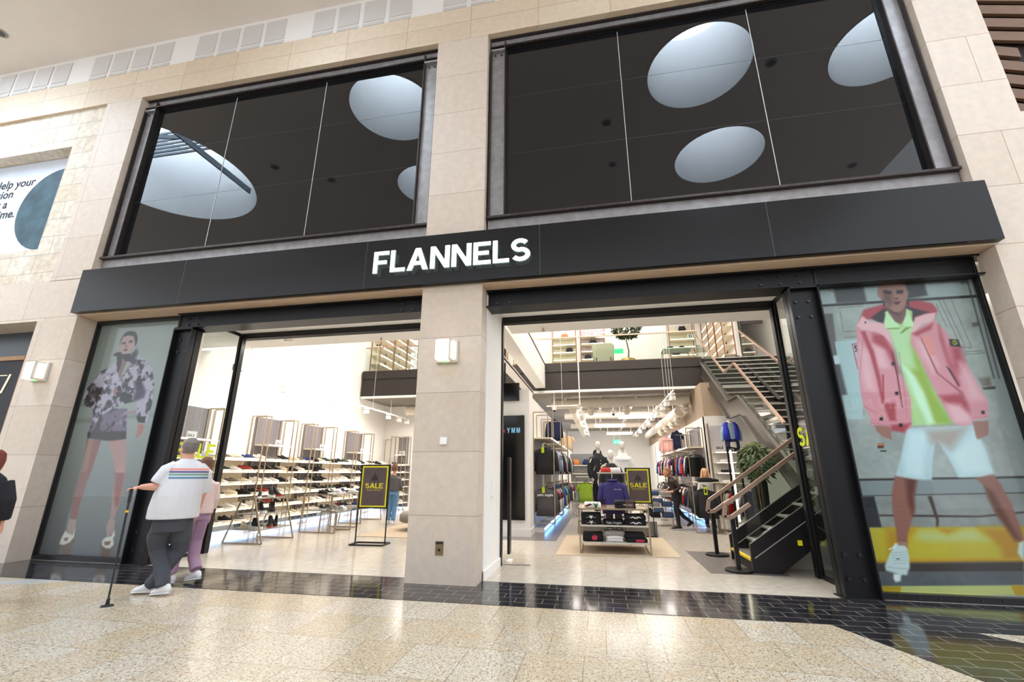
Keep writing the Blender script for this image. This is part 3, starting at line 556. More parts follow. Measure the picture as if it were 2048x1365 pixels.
# skylight shaft louvre fins seen mirrored in the upper left window
lv = MB()
for k in range(7): lv.box((-15.4+.02*k, -4.3, ZC+1.5+k*.16), (-11.2, -4.24, ZC+1.58+k*.16))
st('trim_20', lv, mat('louvre_grey', (110,122,132), .5), 'grey louvres in the large skylight')
bb = MB(); bb.bar((-15.6,-2.9,ZC+1.35), (-11.1,-3.9,ZC+1.35), .05, .14); bb.bar((-12.3,-5.8,ZC+.8), (-12.3,-1.5,ZC+.8), .06, .2)
st('trim_21', bb, mat('louvre_beam', (96,106,116), .5), 'grey beams across the large skylight')
DL = [(-9.6,-3.86),(.65,-3.93),(.85,-5.72),(4.42,-2.75),(-8.22,-4.78),(8.22,-7.17)]
for k, (x, y) in enumerate([(-12.45,-.83)]+DL):
    t = thing('downlight', 'round recessed downlight in the mall ceiling, %s' % (['at the top left corner of the view'][0] if k == 0 else '%s of those mirrored in the upper windows' % ORD[k-1]), 'light', (x,y,ZC), group='mall ceiling downlights')
    MB().cyl((0,0,-.015),(0,0,.0),.13,n=20).build('trim_ring', mat('downlight_ring', (150,146,142), .5), parent=t); MB().cyl((0,0,-.02),(0,0,-.014),.09,n=20).build('lens', mat('downlight_lens', (70,68,66), .3), parent=t)
# opposite side of the mall
op = MB(); op.box((-24,-14.4,0), (12.5,-14,4.6)); st('wall_back', op, M_stone_big, 'stone wall on the far side of the mall')
for k, (a, b) in enumerate([(-22,-15.5),(-14.3,-8),(-6.8,-.6),(.6,6.2),(7.4,12)]):
    s = MB(); s.box((a,-13.98,.1), (b,-13.9,3.5)); st('window_%d' % (30+k), s, mat('dark_shop_glass', (30,32,36), .1, noise=.2, nscale=1), 'dark shop window on the far side of the mall')
M_sgn = mat('lit_white_letters', (255,255,255), .5, noise=0, emit=(255,250,240), estr=2.2)
sg = thing('shop_sign', 'sign reading EDEN MILL ST ANDREWS on the far side of the mall', 'sign', (9.4,-13.85,3.9))
word('EDEN MILL', 'lettering', (3.4,0,0), (R(90),0,R(180)), .62, M_sgn, sg, .02)
word('ST ANDREWS', 'lettering', (2.0,0,-.4), (R(90),0,R(180)), .3, M_sgn, sg, .02)
# ================= stone front =================
XL, XR = -9.21, 4.955; P1, P2 = -2.565, -1.612; ZT = 9.06
def facade(name, boxes, m, label):
    b = MB()
    for q in boxes: b.box(*q)
    return st(name, b, m, label)
facade('wall_front', [((P1,0,0),(P2,.3,ZT))], M_stone, 'beige limestone pier between the two shop openings')
facade('wall_front.001', [((-10.12,0,0),(XL,.5,4.05)), ((-10.12,0,4.85),(XL,.3,ZT))], M_stone, 'beige limestone pier left of the shop front')
facade('wall_front.002', [((XR,0,0),(5.74,.3,10.6)), ((5.74,0,0),(9,.5,6.0))], M_stone_big, 'beige limestone pier right of the shop front')
facade('wall_front.003', [((-24,-.0,ZT),(XR,.3,9.84))], M_course, 'limestone course above the upper windows')
facade('wall_front.004', [((-24,0,4.05),(XL,.5,4.86))], M_stone_big, 'limestone band beside the black fascia')
facade('wall_front.005', [((-10.82,.06,4.86),(-10.12,.4,ZT)), ((-24,.06,4.86),(-10.82,.4,5.64)), ((-24,.06,8.1),(-10.82,.4,ZT))], M_trav, 'rough travertine wall around the high poster')
facade('wall_front.006', [((XL,.02,4.12),(XR,.35,4.96))], M_stone, 'limestone lintel behind the black fascia')
# frieze
fr = MB(); fr.box((-24,.02,9.84), (XR,.3,10.62)); fo = st('trim_1', fr, mat('white_frieze', (226,220,214), .7, noise=.01), 'white frieze of perforated panels below the ceiling')
pm = brickmat('perforated_panel', (220,214,208), (220,214,208), (176,170,164), .025, .025, .004, 0, rough=.7, bump=.3, nz=0)
for g in range(-6, 3):
    x = -5.36+2.8*g
    for k in range(4):
        if x+k*.56 > 4.6: continue
        c = MB(); c.box((x+k*.56+.04, .005, 9.98), (x+k*.56+.5, .03, 10.52)); c.box((x+k*.56+.04, .005, 9.86), (x+k*.56+.5, .03, 9.93)); c.build('perforated_panel', pm, parent=fo)
# steel lined upper windows
def upper_window(n, x0, x1, seams, label):
    root = tag(MB().box((x0+.27,.2,5.3),(x1-.27,.24,9.06)).build('window_%d' % n, M_dglass), label, kind='structure')
    f = MB()
    f.box((x0,.1,8.84),(x1,.112,8.87),1); f.box((x0,.16,8.85),(x1,.18,9.06),0); f.box((x0,.1,9.035),(x1,.2,9.055),1); f.box((x0,.1,8.85),(x1,.2,8.862),1)
    f.build('lintel', [M_bare, M_bared], parent=root, bevel=.003)
    s = MB(); s.box((x0,.06,5.27),(x1,.3,5.31)); s.build('sill', M_bared, parent=root, bevel=.004)
    s = MB(); s.box((x0,.14,4.95),(x1,.3,5.27)); s.build('sill_web', M_bare, parent=root)
    for sx, xa in ((1, x0), (-1, x1)):
        c = MB(); xs = sorted((xa, xa+sx*.02)); c.box((xs[0],.1,5.31),(xs[1],.3,8.8),1); xs = sorted((xa+sx*.26, xa+sx*.28)); c.box((xs[0],.1,5.31),(xs[1],.3,8.98),1)
        xs = sorted((xa, xa+sx*.27)); c.box((xs[0],.17,5.31),(xs[1],.19,8.8)); c.box((xs[0],.1,8.76),(xs[1],.19,8.8)); co = c.build('jamb', [M_bare, M_bared], parent=root, bevel=.003)
        bl = MB()
        for q in (.08, .19): bl.cyl((xa+sx*q,.16,8.7), (xa+sx*q,.145,8.7), .016, n=6)
        bl.build('bolt', M_bolt, parent=co)
        k = MB(); xs = sorted((xa+sx*.28, xa+sx*.305)); k.box((xs[0],.17,5.31),(xs[1],.2,8.86)); k.build('gasket', M_frame, parent=root)
    k = MB(); k.box((x0+.28,.17,8.82),(x1-.28,.2,8.9)); k.build('gasket', M_frame, parent=root)
    for x in seams: q = MB(); q.box((x-.005,.194,5.32),(x+.005,.2,8.9)); q.build('pane_seam', M_seam, parent=root)
    for z in (6.55, 7.75):
        q = MB(); q.box((x0+.3,.1975,z-.0012),(x1-.3,.2,z+.0012)); q.build('pane_seam', mat('faint_seam', (90,92,96), .4, noise=0), parent=root)
upper_window(1, XL+.02, P1-.03, (-7.0,-4.95), 'dark tinted upper window left of the stone pier')
upper_window(2, P2+.03, XR-.02, (.68,2.78), 'dark tinted upper window right of the stone pier')
for xs in ((XL+.0,P1),(P2,XR)):
    pass
bk = MB(); bk.box((-9.6,.5,4.3),(5.4,.6,9.3)); st('wall_front.007', bk, mat('dark_backing', (26,26,28), .8), 'dark opaque backing added behind the tinted windows')  # opaque sheet put in so the tinted panes stay dark
# fascia
fa = thing('shop_fascia', 'long satin black fascia band carrying the shop name', 'fascia', (0,0,0))
b = MB(); b.box((-9.25,-.1,4.127),(5.0,-.002,4.965)); b.build('cladding', M_fascia, parent=fa, bevel=.004)
for x in (-6.98,-3.52,-.72,2.42):
    q = MB(); q.box((x-.0025,-.1012,4.13),(x+.0025,-.099,4.96)); q.build('cladding_joint', M_joint, parent=fa)
sign = thing('shop_sign', 'lit white letters FLANNELS standing off the black fascia', 'sign', (-3.33,-.1,4.335))
M_let = mat('lit_letter_face', (255,255,255), .4, noise=0, emit=(244,255,252), estr=1.7)
M_lets = mat('letter_side', (150,170,165), .4, noise=0, emit=(170,225,205), estr=.12)
res, wd = letters('FLANNELS', (0,-.06,0), (1,0,0), (0,0,1), .37, .035, M_let, sign, gap=.085, aspect=1.07, back=M_lets)
for o in res:
    c = sum((Vector(v.co) for v in o.data.vertices), Vector())/len(o.data.vertices)
    pn = MB(); pn.cyl((c.x-.03,-.06,c.z), (c.x-.03,.0,c.z), .008, n=6); pn.build('stand_off', M_frame, parent=o)
# soffit between fascia and steel
sf = MB(); sf.box((XL,.0,4.10),(P1,.5,4.127)); sf.box((P2,.0,4.10),(XR,.5,4.127)); st('trim_2', sf, mat('stone_soffit', (205,178,150), .6, noise=.04), 'limestone soffit over the shop front')
# steel beams
def beam(n, x0, x1, label, boltx):
    b = MB(); b.box((x0,.24,4.08),(x1,.5,4.10)); b.box((x0,.35,3.84),(x1,.37,4.09)); b.box((x0,.24,3.82),(x1,.58,3.84))
    o = st('trim_%d' % n, b, M_steelb, label, bevel=.003)
    for x in boltx:
        for z in (3.91, 4.02): q = MB(); q.cyl((x,.35,z),(x,.332,z),.018,n=6); q.build('bolt', M_bolt, parent=o)
beam(3, -7.3, P1-.0, 'black riveted steel beam over the left opening', (-7.15,-6.95,-3.05,-2.85))
beam(4, P2+.0, 3.03, 'black riveted steel beam over the right opening', (-1.45,-1.25,2.35,2.6,2.85))
beam(5, 3.03, XR, 'black steel head over the poster window right', ())
def column(n, x0, x1, label):
    b = MB(); b.box((x0,.24,0),(x0+.02,.46,3.82)); b.box((x1-.02,.24,0),(x1,.46,3.82)); b.box((x0,.33,0),(x1,.35,3.82)); b.box((x0,.24,3.79),(x1,.5,3.82)); b.box((x0-.02,.24,0),(x1+.02,.5,.012))
    o = st('trim_%d' % n, b, M_steelb, label, bevel=.003)
    for z in (.2,.46,3.4,3.62):
        for x in (x0+.1, x1-.12): q = MB(); q.cyl((x,.33,z),(x,.31,z),.022,n=6); q.build('bolt', M_bolt, parent=o)
column(6, -7.32, -6.92, 'black bolted steel column beside the left poster')
column(7, 2.64, 3.02, 'black bolted steel column beside the right poster')
# poster windows
M_prt = printmat('poster_print')
def base_l(X, Z):
    g = np.clip((Z-.05)/4.0, 0, 1)[..., None]; top = np.array((134,141,138.)); mid = np.array((130,136,134.)); bot = np.array((94,94,99.))
    c = np.where(g > .55, mid+(top-mid)*(g-.55)/.45, bot+(mid-bot)*g/.55)
    e = (X < -8.95-.0*Z)[..., None]&(Z > 2.5)[..., None]; return np.where(e, c*.88, c)
def base_r(X, Z): return np.zeros(X.shape+(3,))+np.array((132,140,142.))
def poster(n, x0, x1, layers, base, wlabel, plabel):
    root = tag(MB().box((x0,.36,.1),(x1,.372,4.05)).build('window_%d' % n, M_tglass), wlabel, kind='structure')
    f = MB(); f.box((x0,.34,0),(x1,.46,.07)); f.box((x0,.34,4.04),(x1,.46,4.1)); f.box((x0,.34,.07),(x0+.03,.46,4.04)); f.box((x1-.03,.34,.07),(x1,.46,4.04)); fo = f.build('frame', M_frame, parent=root, bevel=.003)
    if n == 4:
        for k in range(9): q = MB(); q.cyl((x0+.18+k*.2,.34,.035),(x0+.18+k*.2,.33,.035),.014,n=6); q.build('bolt', M_bolt, parent=fo)
    p = picture('window_poster', x0+.03, x1-.03, .07, 4.04, .42, .008, base, layers, M_prt, None, 1.2)
    tag(p, plabel, 'poster'); b = MB(); b.box((x0+.03,.425,.07),(x1-.03,.44,4.04)); b.build('backing_board', mat('poster_back', (90,90,92), .7), parent=p)
poster(3, XL, -7.34, POSTER_L, base_l, 'tall poster window left of the left opening', 'tall poster of a person in a tie-dye puffer jacket and white shoes')
poster(4, 3.04, XR, POSTER_R, base_r, 'tall poster window right of the right opening', 'tall poster of a shaven-headed person in pink parka and white shorts')
# inner shop front: frames, soffits, side screens
def inner(n, x0, x1, label):
    b = MB(); b.box((x0,1.36,3.95),(x1,1.56,4.04)); 
    for k in range(5): b.box((x0,1.37+.03*k,3.935),(x1,1.382+.03*k,3.952))
    return st('trim_%d' % n, b, M_frame, label)
inner(8, -6.98, P1, 'black shutter housing over the left doorway'); inner(9, P2, 2.9, 'black shutter housing over the right doorway')
s = MB(); s.box((-7.0,.56,4.04),(P1,2.35,4.12)); s.box((P2,.56,4.04),(3.0,2.35,4.12)); s.box((-9.3,.56,4.04),(-7.0,2.35,4.12)); s.box((3.0,.56,4.04),(6,2.35,4.12)); st('ceiling.001', s, M_plaster, 'white soffit inside the shop front')
def jamb(n, x, label):
    b = MB(); b.box((x-.045,1.35,0),(x+.045,1.45,4.0)); b.box((x-.015,1.32,0),(x+.015,1.36,4.0)); st('door_%d' % n, b, M_frame, label, bevel=.004)
jamb(1, -6.95, 'black door post of the left doorway'); jamb(2, 2.86, 'black door post of the right doorway')
for n, x, lb in ((5, -6.97, 'glass side screen of the left doorway'), (6, 2.87, 'glass side screen of the right doorway')):
    g = tag(MB().box((x-.006,.56,.05),(x+.006,1.33,3.98)).build('window_%d' % n, M_glass), lb, kind='structure')
    q = MB(); q.box((x-.02,.56,0),(x+.02,1.33,.05)); q.box((x-.02,.56,3.98),(x+.02,1.33,4.04)); q.build('frame', M_frame, parent=g)
wb = MB(); wb.box((P1+.1,.3,0),(P2+.012,1.37,4.05)); wb.box((P1+.1,.3,0),(P2+.03,1.37,.12)); st('wall_inner', wb, M_plaster, 'white inner pier beside the right doorway')
q = MB(); q.box((P2-.01,1.33,0),(P2+.04,1.42,3.97)); st('door_3', q, M_frame, 'thin black door post at the white pier', bevel=.004)
th = MB(); th.box((-7.0,.28,0),(P1,.3,.004)); th.box((P2,.28,0),(2.95,.3,.004)); st('trim_10', th, M_joint, 'metal threshold strip')
M_lime = mat('lime_vinyl', (196,214,30), .5, noise=.02)
t = thing('window_lettering', 'lime SALE lettering on the left glass side screen', 'lettering', (-6.955,.42,1.60)); letters('SALE', (0,0,0), (0,1,0), (0,0,1), .26, .002, M_lime, t, gap=.08, aspect=1.0)
t = thing('window_lettering', 'lime SALE lettering on the right glass side screen', 'lettering', (2.858,1.31,1.74)); letters('SALE', (0,0,0), (0,-1,0), (0,0,1), .27, .002, M_lime, t, gap=.08, aspect=1.1)
# pier fittings
def wall_lamp(x, label):
    t = thing('wall_lamp', label, 'lamp', (x,0,3.06))
    b = MB(); b.box((-.16,-.05,-.17),(.16,0,.17)); b.build('back_plate', mat('lamp_white_metal', (200,196,190), .4), parent=t, bevel=.01)
    c = MB(); c.loft([((0,-.1,-.15),.13,.11,(1,0,0),(0,1,0)),((0,-.1,.15),.13,.11,(1,0,0),(0,1,0))], n=4); 
    b = MB(); b.box((-.13,-.2,-.15),(.08,-.05,.15)); b.build('lamp_shade', mat('lamp_glow', (255,250,240), .4, noise=0, emit=(255,228,190), estr=1.35), parent=t, bevel=.02)
    b = MB(); b.box((.095,-.16,-.13),(.14,-.05,.13)); b.build('side_diffuser', mat('lamp_glow', (255,250,240)), parent=t, bevel=.006)
    b = MB(); b.box((.08,-.2,-.16),(.095,-.05,.16)); b.build('fin', mat('lamp_white_metal', (200,196,190)), parent=t)
    b = MB(); b.box((-.02,-.1,-.175),(.01,-.08,-.16)); b.build('indicator', mat('green_led', (60,255,90), .5, noise=0, emit=(60,255,90), estr=2), parent=t)
wall_lamp(-2.11, 'square white wall lamp glowing on the central stone pier'); wall_lamp(-9.62, 'square white wall lamp glowing on the left stone pier')
t = thing('access_box', 'small white square box on the central stone pier', 'box', (-2.115,0,1.79)); MB().box((-.05,-.025,-.05),(.05,0,.05)).build('cover', M_white, parent=t, bevel=.004)
t = thing('socket_plate', 'bronze socket plate low on the central stone pier', 'socket', (-2.11,0,.43)); MB().box((-.055,-.006,-.085),(.055,0,.085)).build('plate', mat('bronze_plate', (150,128,100), .4, metal=.6), parent=t, bevel=.002)
MB().box((-.05,-.012,.05),(.05,-.006,.075)).build('slot', M_bolt, parent=t); MB().cyl((0,-.006,-.02),(0,-.014,-.02),.018).build('knob', M_bolt, parent=t)
t = thing('wall_switch', 'white switch plate on the white inner pier', 'switch', (P2+.03,.75,1.15)); MB().box((-.02,-.06,-.12),(0.01,.06,.12)).build('plate', M_white, parent=t, bevel=.004)
# high left poster
pb = MB(); pb.box((-24,.34,5.64),(-10.82,.4,8.1)); st('window_7', pb, M_frame, 'high window holding the poster')
t = thing('advert_poster', 'high white poster reading Help your vision last a lifetime', 'poster', (0,.33,0))
MB().box((-14.3,-.01,5.65),(-10.83,0,8.09)).build('print', mat('poster_white', (206,212,222), .5, noise=.03, nscale=2), parent=t)
M_txt = mat('black_print', (24,24,28), .5, noise=0)
for s, x, z in (('Help your', -13.2, 7.48), ('vision', -13.2, 7.22), ('last a', -13.2, 6.96), ('lifetime.', -13.2, 6.70)):
    word(s, 'lettering', (x,-.012,z), (R(90),0,0), .29, M_txt, t, .001, bold=.005)
d = MB(); d.prism([(-11.22+1.0*math.cos(a), 6.8+1.0*math.sin(a)) for a in [R(67+226*k/24) for k in range(25)]], (0,-.012,0), (1,0,0), (0,0,1), .002)
dm = mat('iris_print', (58,82,92), .5, noise=.45, nscale=3); d.build('iris', dm, parent=t)
# left neighbour shop
lf = MB(); lf.box((-24,.5,0),(-10.1,.56,4.05)); st('window_8', lf, mat('slate_shop_front', (58,66,74), .3, noise=.05), 'dark grey shop front at the left edge')
t = thing('board_sign', 'black sign board with oak frame at the left edge', 'sign', (-11.6,.5,2.4))
MB().box((-1.6,-.1,-1.3),(.92,-.04,1.12)).build('board', mat('chalk_black', (30,30,34), .6), parent=t)
f = MB(); f.box((.84,-.13,-1.3),(.92,-.04,1.12)); f.box((-1.6,-.13,1.04),(.92,-.04,1.12)); f.build('frame', mat('oak_frame', (176,132,84), .5, noise=.12), parent=t)
word('l', 'lettering', (.42,-.105,.42), (R(90),R(15),0), .55, mat('glowing_cream_paint', (236,226,190), .5, emit=(236,226,190), estr=.4), t, .002)
MB().box((-.6,-.11,1.02-.28),(.5,-.1,1.035-.28)).build('painted_rule', mat('glowing_cream_paint', (236,226,190)), parent=t)
# wood slat panel right of the stone
ws = MB(); ws.box((5.75,.36,6.0),(9,.44,10.6)); st('wall_right', ws, mat('dark_slat_gap', (40,30,28), .8), 'dark backing of the timber screen')
slats = thing('timber_screen', 'timber slat screen set in a chevron beside the stone pier', 'screen', (0,0,0))
Mw = mat('walnut_plank', (112,84,64), .5, noise=.14, nscale=4)
for k in range(14):
    z = 6.26+k*.26
    p = MB(); p.prism([(5.77,z),(6.25,z-.18) if k < 5 else (7.4,z-.72*.6),(7.4 if k >= 5 else 6.25,(z-.18 if k < 5 else z-.43)+.17),(5.77,z+.17)], (0,.31,0), (1,0,0), (0,0,1), .05); p.build('plank', Mw, parent=slats)
for k in range(8):
    p = MB(); x = 6.27+k*.2; p.prism([(x,6.02),(x+.17,6.02),(x+.17,7.0+.1*k),(x,7.0+.1*k)], (0,.31,0), (1,0,0), (0,0,1), .05); p.build('plank', Mw, parent=slats)
# ================= shop shell =================
XW = -8.62
b = MB(); b.box((XW-.6,.3,-.2),(6.4,24.2,0)); st('floor.003', b, M_conc, 'pale polished floor inside the shop')
b = MB(); b.box((-2.3,4.1,0),(-1.0,16,.003)); b.prism([(1.44,3.32),(1.46,1.42),(2.5,1.42),(2.5,3.32)],(0,0,0),(1,0,0),(0,1,0),.004); b.box((2.1,7.6,0),(3.1,20,.003)); st('floor.004', b, M_concd, 'dark grey floor inlays in the shop')
b = MB(); b.box((XW-.6,.56,0),(XW,11.2,8.7)); st('wall_left', b, M_plaster, 'tall white wall behind the shoe shelves')
b = MB(); b.box((XW,11.2,0),(-2.3,11.4,4.0)); st('wall_back.001', b, M_plaster, 'white end wall of the shoe department')
b = MB(); b.box((6.2,.56,0),(6.4,24.2,8.7)); st('wall_right.001', b, M_plaster, 'white wall beyond the staircase')
b = MB(); b.box((-2.3,24,0),(6.4,24.2,4.1)); st('wall_back.002', b, M_plaster, 'far end wall of the clothing department')
b = MB(); b.box((XW,.5,8.6),(6.4,15,8.7)); st('ceiling.002', b, M_plaster, 'white ceiling high over the shop')
b = MB(); b.box((-9.3,.5,4.1),(6.3,.52,8.6)); b.build('inner_lining', M_plaster, parent=bpy.data.objects['wall_front.007'])
M_band = mat('charcoal_band', (52,48,46), .7, noise=.06, nscale=20)
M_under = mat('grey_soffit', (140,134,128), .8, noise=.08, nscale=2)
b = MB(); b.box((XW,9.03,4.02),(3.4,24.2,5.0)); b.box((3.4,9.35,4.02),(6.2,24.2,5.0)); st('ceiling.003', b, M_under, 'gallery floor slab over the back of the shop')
b = MB(); b.box((XW+.05,8.98,4.06),(3.4,9.03,4.68)); b.box((XW+.05,8.95,4.70),(3.4,9.03,5.0)); st('trim_11', b, M_band, 'charcoal edge of the gallery floor', bevel=.003)
b = MB(); b.box((XW+.05,8.96,3.99),(3.4,9.1,4.06)); st('trim_12', b, M_plaster, 'white strip under the gallery edge')
b = MB(); b.box((-2.3,4.6,0),(-1.62,5.2,3.32)); b.box((-2.31,4.585,0),(-1.605,5.21,.16)); st('wall_inner.001', b, M_plaster, 'white end of the clothes partition')
b = MB(); b.box((-2.0,5.2,0),(-1.66,22,3.25)); st('wall_inner.002', b, M_plaster, 'white partition wall behind the clothes rails')
b = MB(); b.box((3.05,8.02,0),(3.2,24,2.98)); st('wall_inner.003', b, M_plaster, 'white wall behind the right hand clothes rails')
b = MB(); b.box((3.05,8.0,0),(6.2,8.2,2.98)); st('wall_inner.004', b, M_plaster, 'white end wall with folded clothes shelves')
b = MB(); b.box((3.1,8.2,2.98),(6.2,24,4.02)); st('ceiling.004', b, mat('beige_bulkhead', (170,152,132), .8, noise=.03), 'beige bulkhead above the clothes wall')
b = MB(); b.box((-2.05,1.5,4.15),(-1.72,8.95,4.95)); 
for y in (2.6,3.9,5.2,6.5,7.8): b.box((-1.722,y,4.15),(-1.716,y+.01,4.95))
st('trim_13', b, M_plaster, 'white boxed beam running back to the gallery'); 
b = MB(); b.box((-2.02,1.5,4.97),(-1.70,8.95,5.0)); st('trim_14', b, mat('bronze', (140,116,92), .35, metal=.8, noise=.08), 'bronze capping of the boxed beam')
M_bronze = mat('bronze', (140,116,92)); M_brass = mat('champagne_metal', (176,160,136), .35, metal=.75, noise=.05)
M_led = mat('led_white', (255,255,255), .5, noise=0, emit=(255,240,215), estr=3)
M_ledb = mat('led_blue', (255,255,255), .5, noise=0, emit=(110,175,255), estr=9)
M_shelf = mat('cream_shelf', (238,228,208), .5, noise=.02)
M_rib = brickmat('grey_ribbed_board', (140,136,142), (128,124,130), (110,106,112), .06, 6, .006, 0, rough=.6)
# cable tray and hanging rail left of the doorway view
b = MB(); b.box((-2.42,1.6,3.98),(-2.12,8.9,4.0)); b.box((-2.42,1.6,3.98),(-2.40,8.9,4.05)); b.box((-2.14,1.6,3.98),(-2.12,8.9,4.05)); st('trim_15', b, M_white, 'white perforated cable tray')
# ================= ceiling services =================
M_duct = mat('white_duct', (226,218,206), .45, noise=.04)
def duct(name, p, q, r, label, rings=True):
    b = MB(); b.cyl(p, q, r, n=20)
    P, Q = Vector(p), Vector(q); L = (Q-P).length
    if rings:
        k = int(L/1.2)
        for i in range(1, k+1):
            c = P+(Q-P)*i/(k+1); d = (Q-P).normalized()*.02; b.cyl(c-d, c+d, r*1.05, n=20)
    o = b.build('air_duct', M_duct, smooth=False)
    for f in (.12,.5,.88):
        c = P+(Q-P)*f; h = MB(); h.cyl((c.x,c.y,c.z+r-.01),(c.x,c.y,4.02),.006,n=6); h.build('hanger_rod', M_white, parent=o)
    return tag(o, label, 'duct')
duct('', (-1.6,9.85,3.72),(3.05,9.85,3.76), .18, 'fat white air duct running across below the gallery edge, right doorway')
duct('', (-7.1,9.85,3.62),(-2.6,9.85,3.68), .17, 'fat white air duct running across below the gallery, left doorway')
duct('', (2.8,10.4,3.45),(2.8,22,3.5), .17, 'long white duct running back above the right clothes wall')
duct('', (-.9,10.6,3.6),(-.9,22,3.6), .14, 'long white duct running back above the left clothes partition')
duct('', (-1.4,13.2,3.7),(2.9,13.2,3.7), .15, 'white cross duct deeper in the shop, second from the gallery edge')
duct('', (-1.4,17.2,3.7),(2.9,17.2,3.7), .15, 'white cross duct deepest in the shop')
grilles = []
def spigot(x, y, z, label, first=[None]):
    if first[0] is None:
        t = thing('air_diffuser', label, 'vent', (x,y,z), group='round ceiling air diffusers'); b = MB(); b.cyl((0,0,.22),(0,0,0),.11,n=14); b.build('neck', M_duct, parent=t)
        b = MB(); b.cyl((0,0,.02),(0,0,-.05),.16,n=16,r2=.13); b.build('collar', M_duct, parent=t); b = MB(); b.ball((0,0,-.09),(.1,.1,.08)); b.build('nozzle', M_duct, parent=t, smooth=True); first[0] = t
    else: dup(first[0], (x,y,z), 0, label)
for x, l in ((-.24,'left end'),(.98,'middle'),(2.25,'right of the middle'),(2.9,'right end')): spigot(x, 9.85, 3.46, 'round white air diffuser under the cross duct, '+l)
spigot(-4.1, 9.85, 3.42, 'round white air diffuser seen through the left doorway')
for k, y in enumerate((11.2,12.6,14.2,16)): spigot(2.82, y, 3.2, 'round white air diffuser under the long right duct, %s from the gallery' % ORD[k])
for k, (x, z, r) in enumerate(((-1.1,3.85,.05),(.1,3.9,.04),(1.3,3.88,.05),(2.3,3.9,.03))):
    b = MB(); b.cyl((x,9.6,z),(x,22,z),r,n=8); tag(b.build('ceiling_pipe', M_duct), 'white ceiling pipe running back, %s from the partition' % ORD[k], 'pipe')
# ceiling ring lights
def ringlight(x, y, z, label):
    t = thing('ceiling_light', label, 'light', (x,y,z), group='rectangular ring lights')
    w, d = .62, .3; b = MB(); b.path([(-w,-d,0),(w,-d,0),(w,d,0),(-w,d,0),(-w,-d,0)], .12, h=.05); b.build('diffuser', M_led, parent=t)
    b = MB(); b.path([(-w,-d,.04),(w,-d,.04),(w,d,.04),(-w,d,.04),(-w,-d,.04)], .14, h=.03); b.build('frame', M_white, parent=t)
    b = MB(); b.cyl((-w,0,.05),(-w,0,.5),.004,n=5); b.cyl((w,0,.05),(w,0,.5),.004,n=5); b.build('wire', M_white, parent=t)
ringlight(1.45, 11.6, 3.42, 'rectangular ring light nearest the gallery edge'); ringlight(.5, 15.2, 3.45, 'rectangular ring light second from the gallery edge'); ringlight(1.1, 19.5, 3.45, 'rectangular ring light deepest in the shop')
ringlight(4.9, 6.6, 2.6, 'rectangular ring light glowing under the staircase'); 
# track lights
M_spot = mat('spot_lens', (255,255,255), .4, noise=0, emit=(255,236,205), estr=8)
proto_spot = [None]
def spot(x, y, z, rz, label, group):
    if proto_spot[0] is None:
        t = thing('spotlight', label, 'spotlight', (x,y,z), rz, group)
        b = MB(); b.box((-.05,-.09,-.02),(.05,.09,.03)); b.cyl((0,0,-.02),(0,0,-.06),.015,n=8); b.build('adapter', M_white, parent=t)
        b = MB(); b.box((-.06,-.05,-.16),(.06,.09,-.05)); b.build('lamp_head', M_white, parent=t, bevel=.008)
        b = MB(); b.box((-.045,-.056,-.15),(.045,-.05,-.07)); b.build('lens', M_spot, parent=t); proto_spot[0] = t
    else: dup(proto_spot[0], (x,y,z), rz, label, group)
def track(p, q, wires, label):
    t = thing('light_track', label, 'track', p); q = Vector(q)-Vector(p)
    b = MB(); b.bar((0,0,0), q, .035, .04); b.build('rail', M_white, parent=t)
    for f, h in wires: c = q*f; w = MB(); w.cyl(c, (c.x,c.y,c.z+h), .004, n=5); w.build('wire', M_white, parent=t)
track((-7.4,2.0,3.44), (-7.4,10.9,3.4), [(.02,4),(.22,4),(.45,4),(.65,4),(.8,.5),(.95,.5)], 'long white light track along the shoe wall')
for k, y in enumerate((3.4,5.6,7.4,9.0,9.9,10.6)): spot(-7.4, y, 3.38, R(90), 'square white spotlight over the shoe wall, %s from the window' % ORD[k], 'spotlights on the shoe wall track')
track((1.93,5.9,3.41), (1.93,21,3.44), [(.0,5),(.03,5),(.06,5),(.1,5),(.4,.5),(.7,.5)], 'white light track above the right side of the aisle')
for k, y in enumerate((6.2,7.3,8.2,9.4,11,12.6,14.4,16.4,18.4)): spot(1.93, y, 3.36, R(200), 'spotlight on the right aisle track, %s from the doorway' % ORD[k], 'spotlights on the right aisle track')
track((-.55,7.9,3.41), (-.55,21,3.44), [(.0,5),(.02,5),(.04,5),(.06,5),(.4,.5)], 'white light track above the left side of the aisle')
for k, y in enumerate((8.3,9.3,10.3,11.6,13.2,15,17)): spot(-.55, y, 3.36, R(160), 'spotlight on the left aisle track, %s from the doorway' % ORD[k], 'spotlights on the left aisle track')
track((-1.6,8.2,3.42), (-.6,8.2,3.42), [(.5,5)], 'short white cross track by the boxed beam')
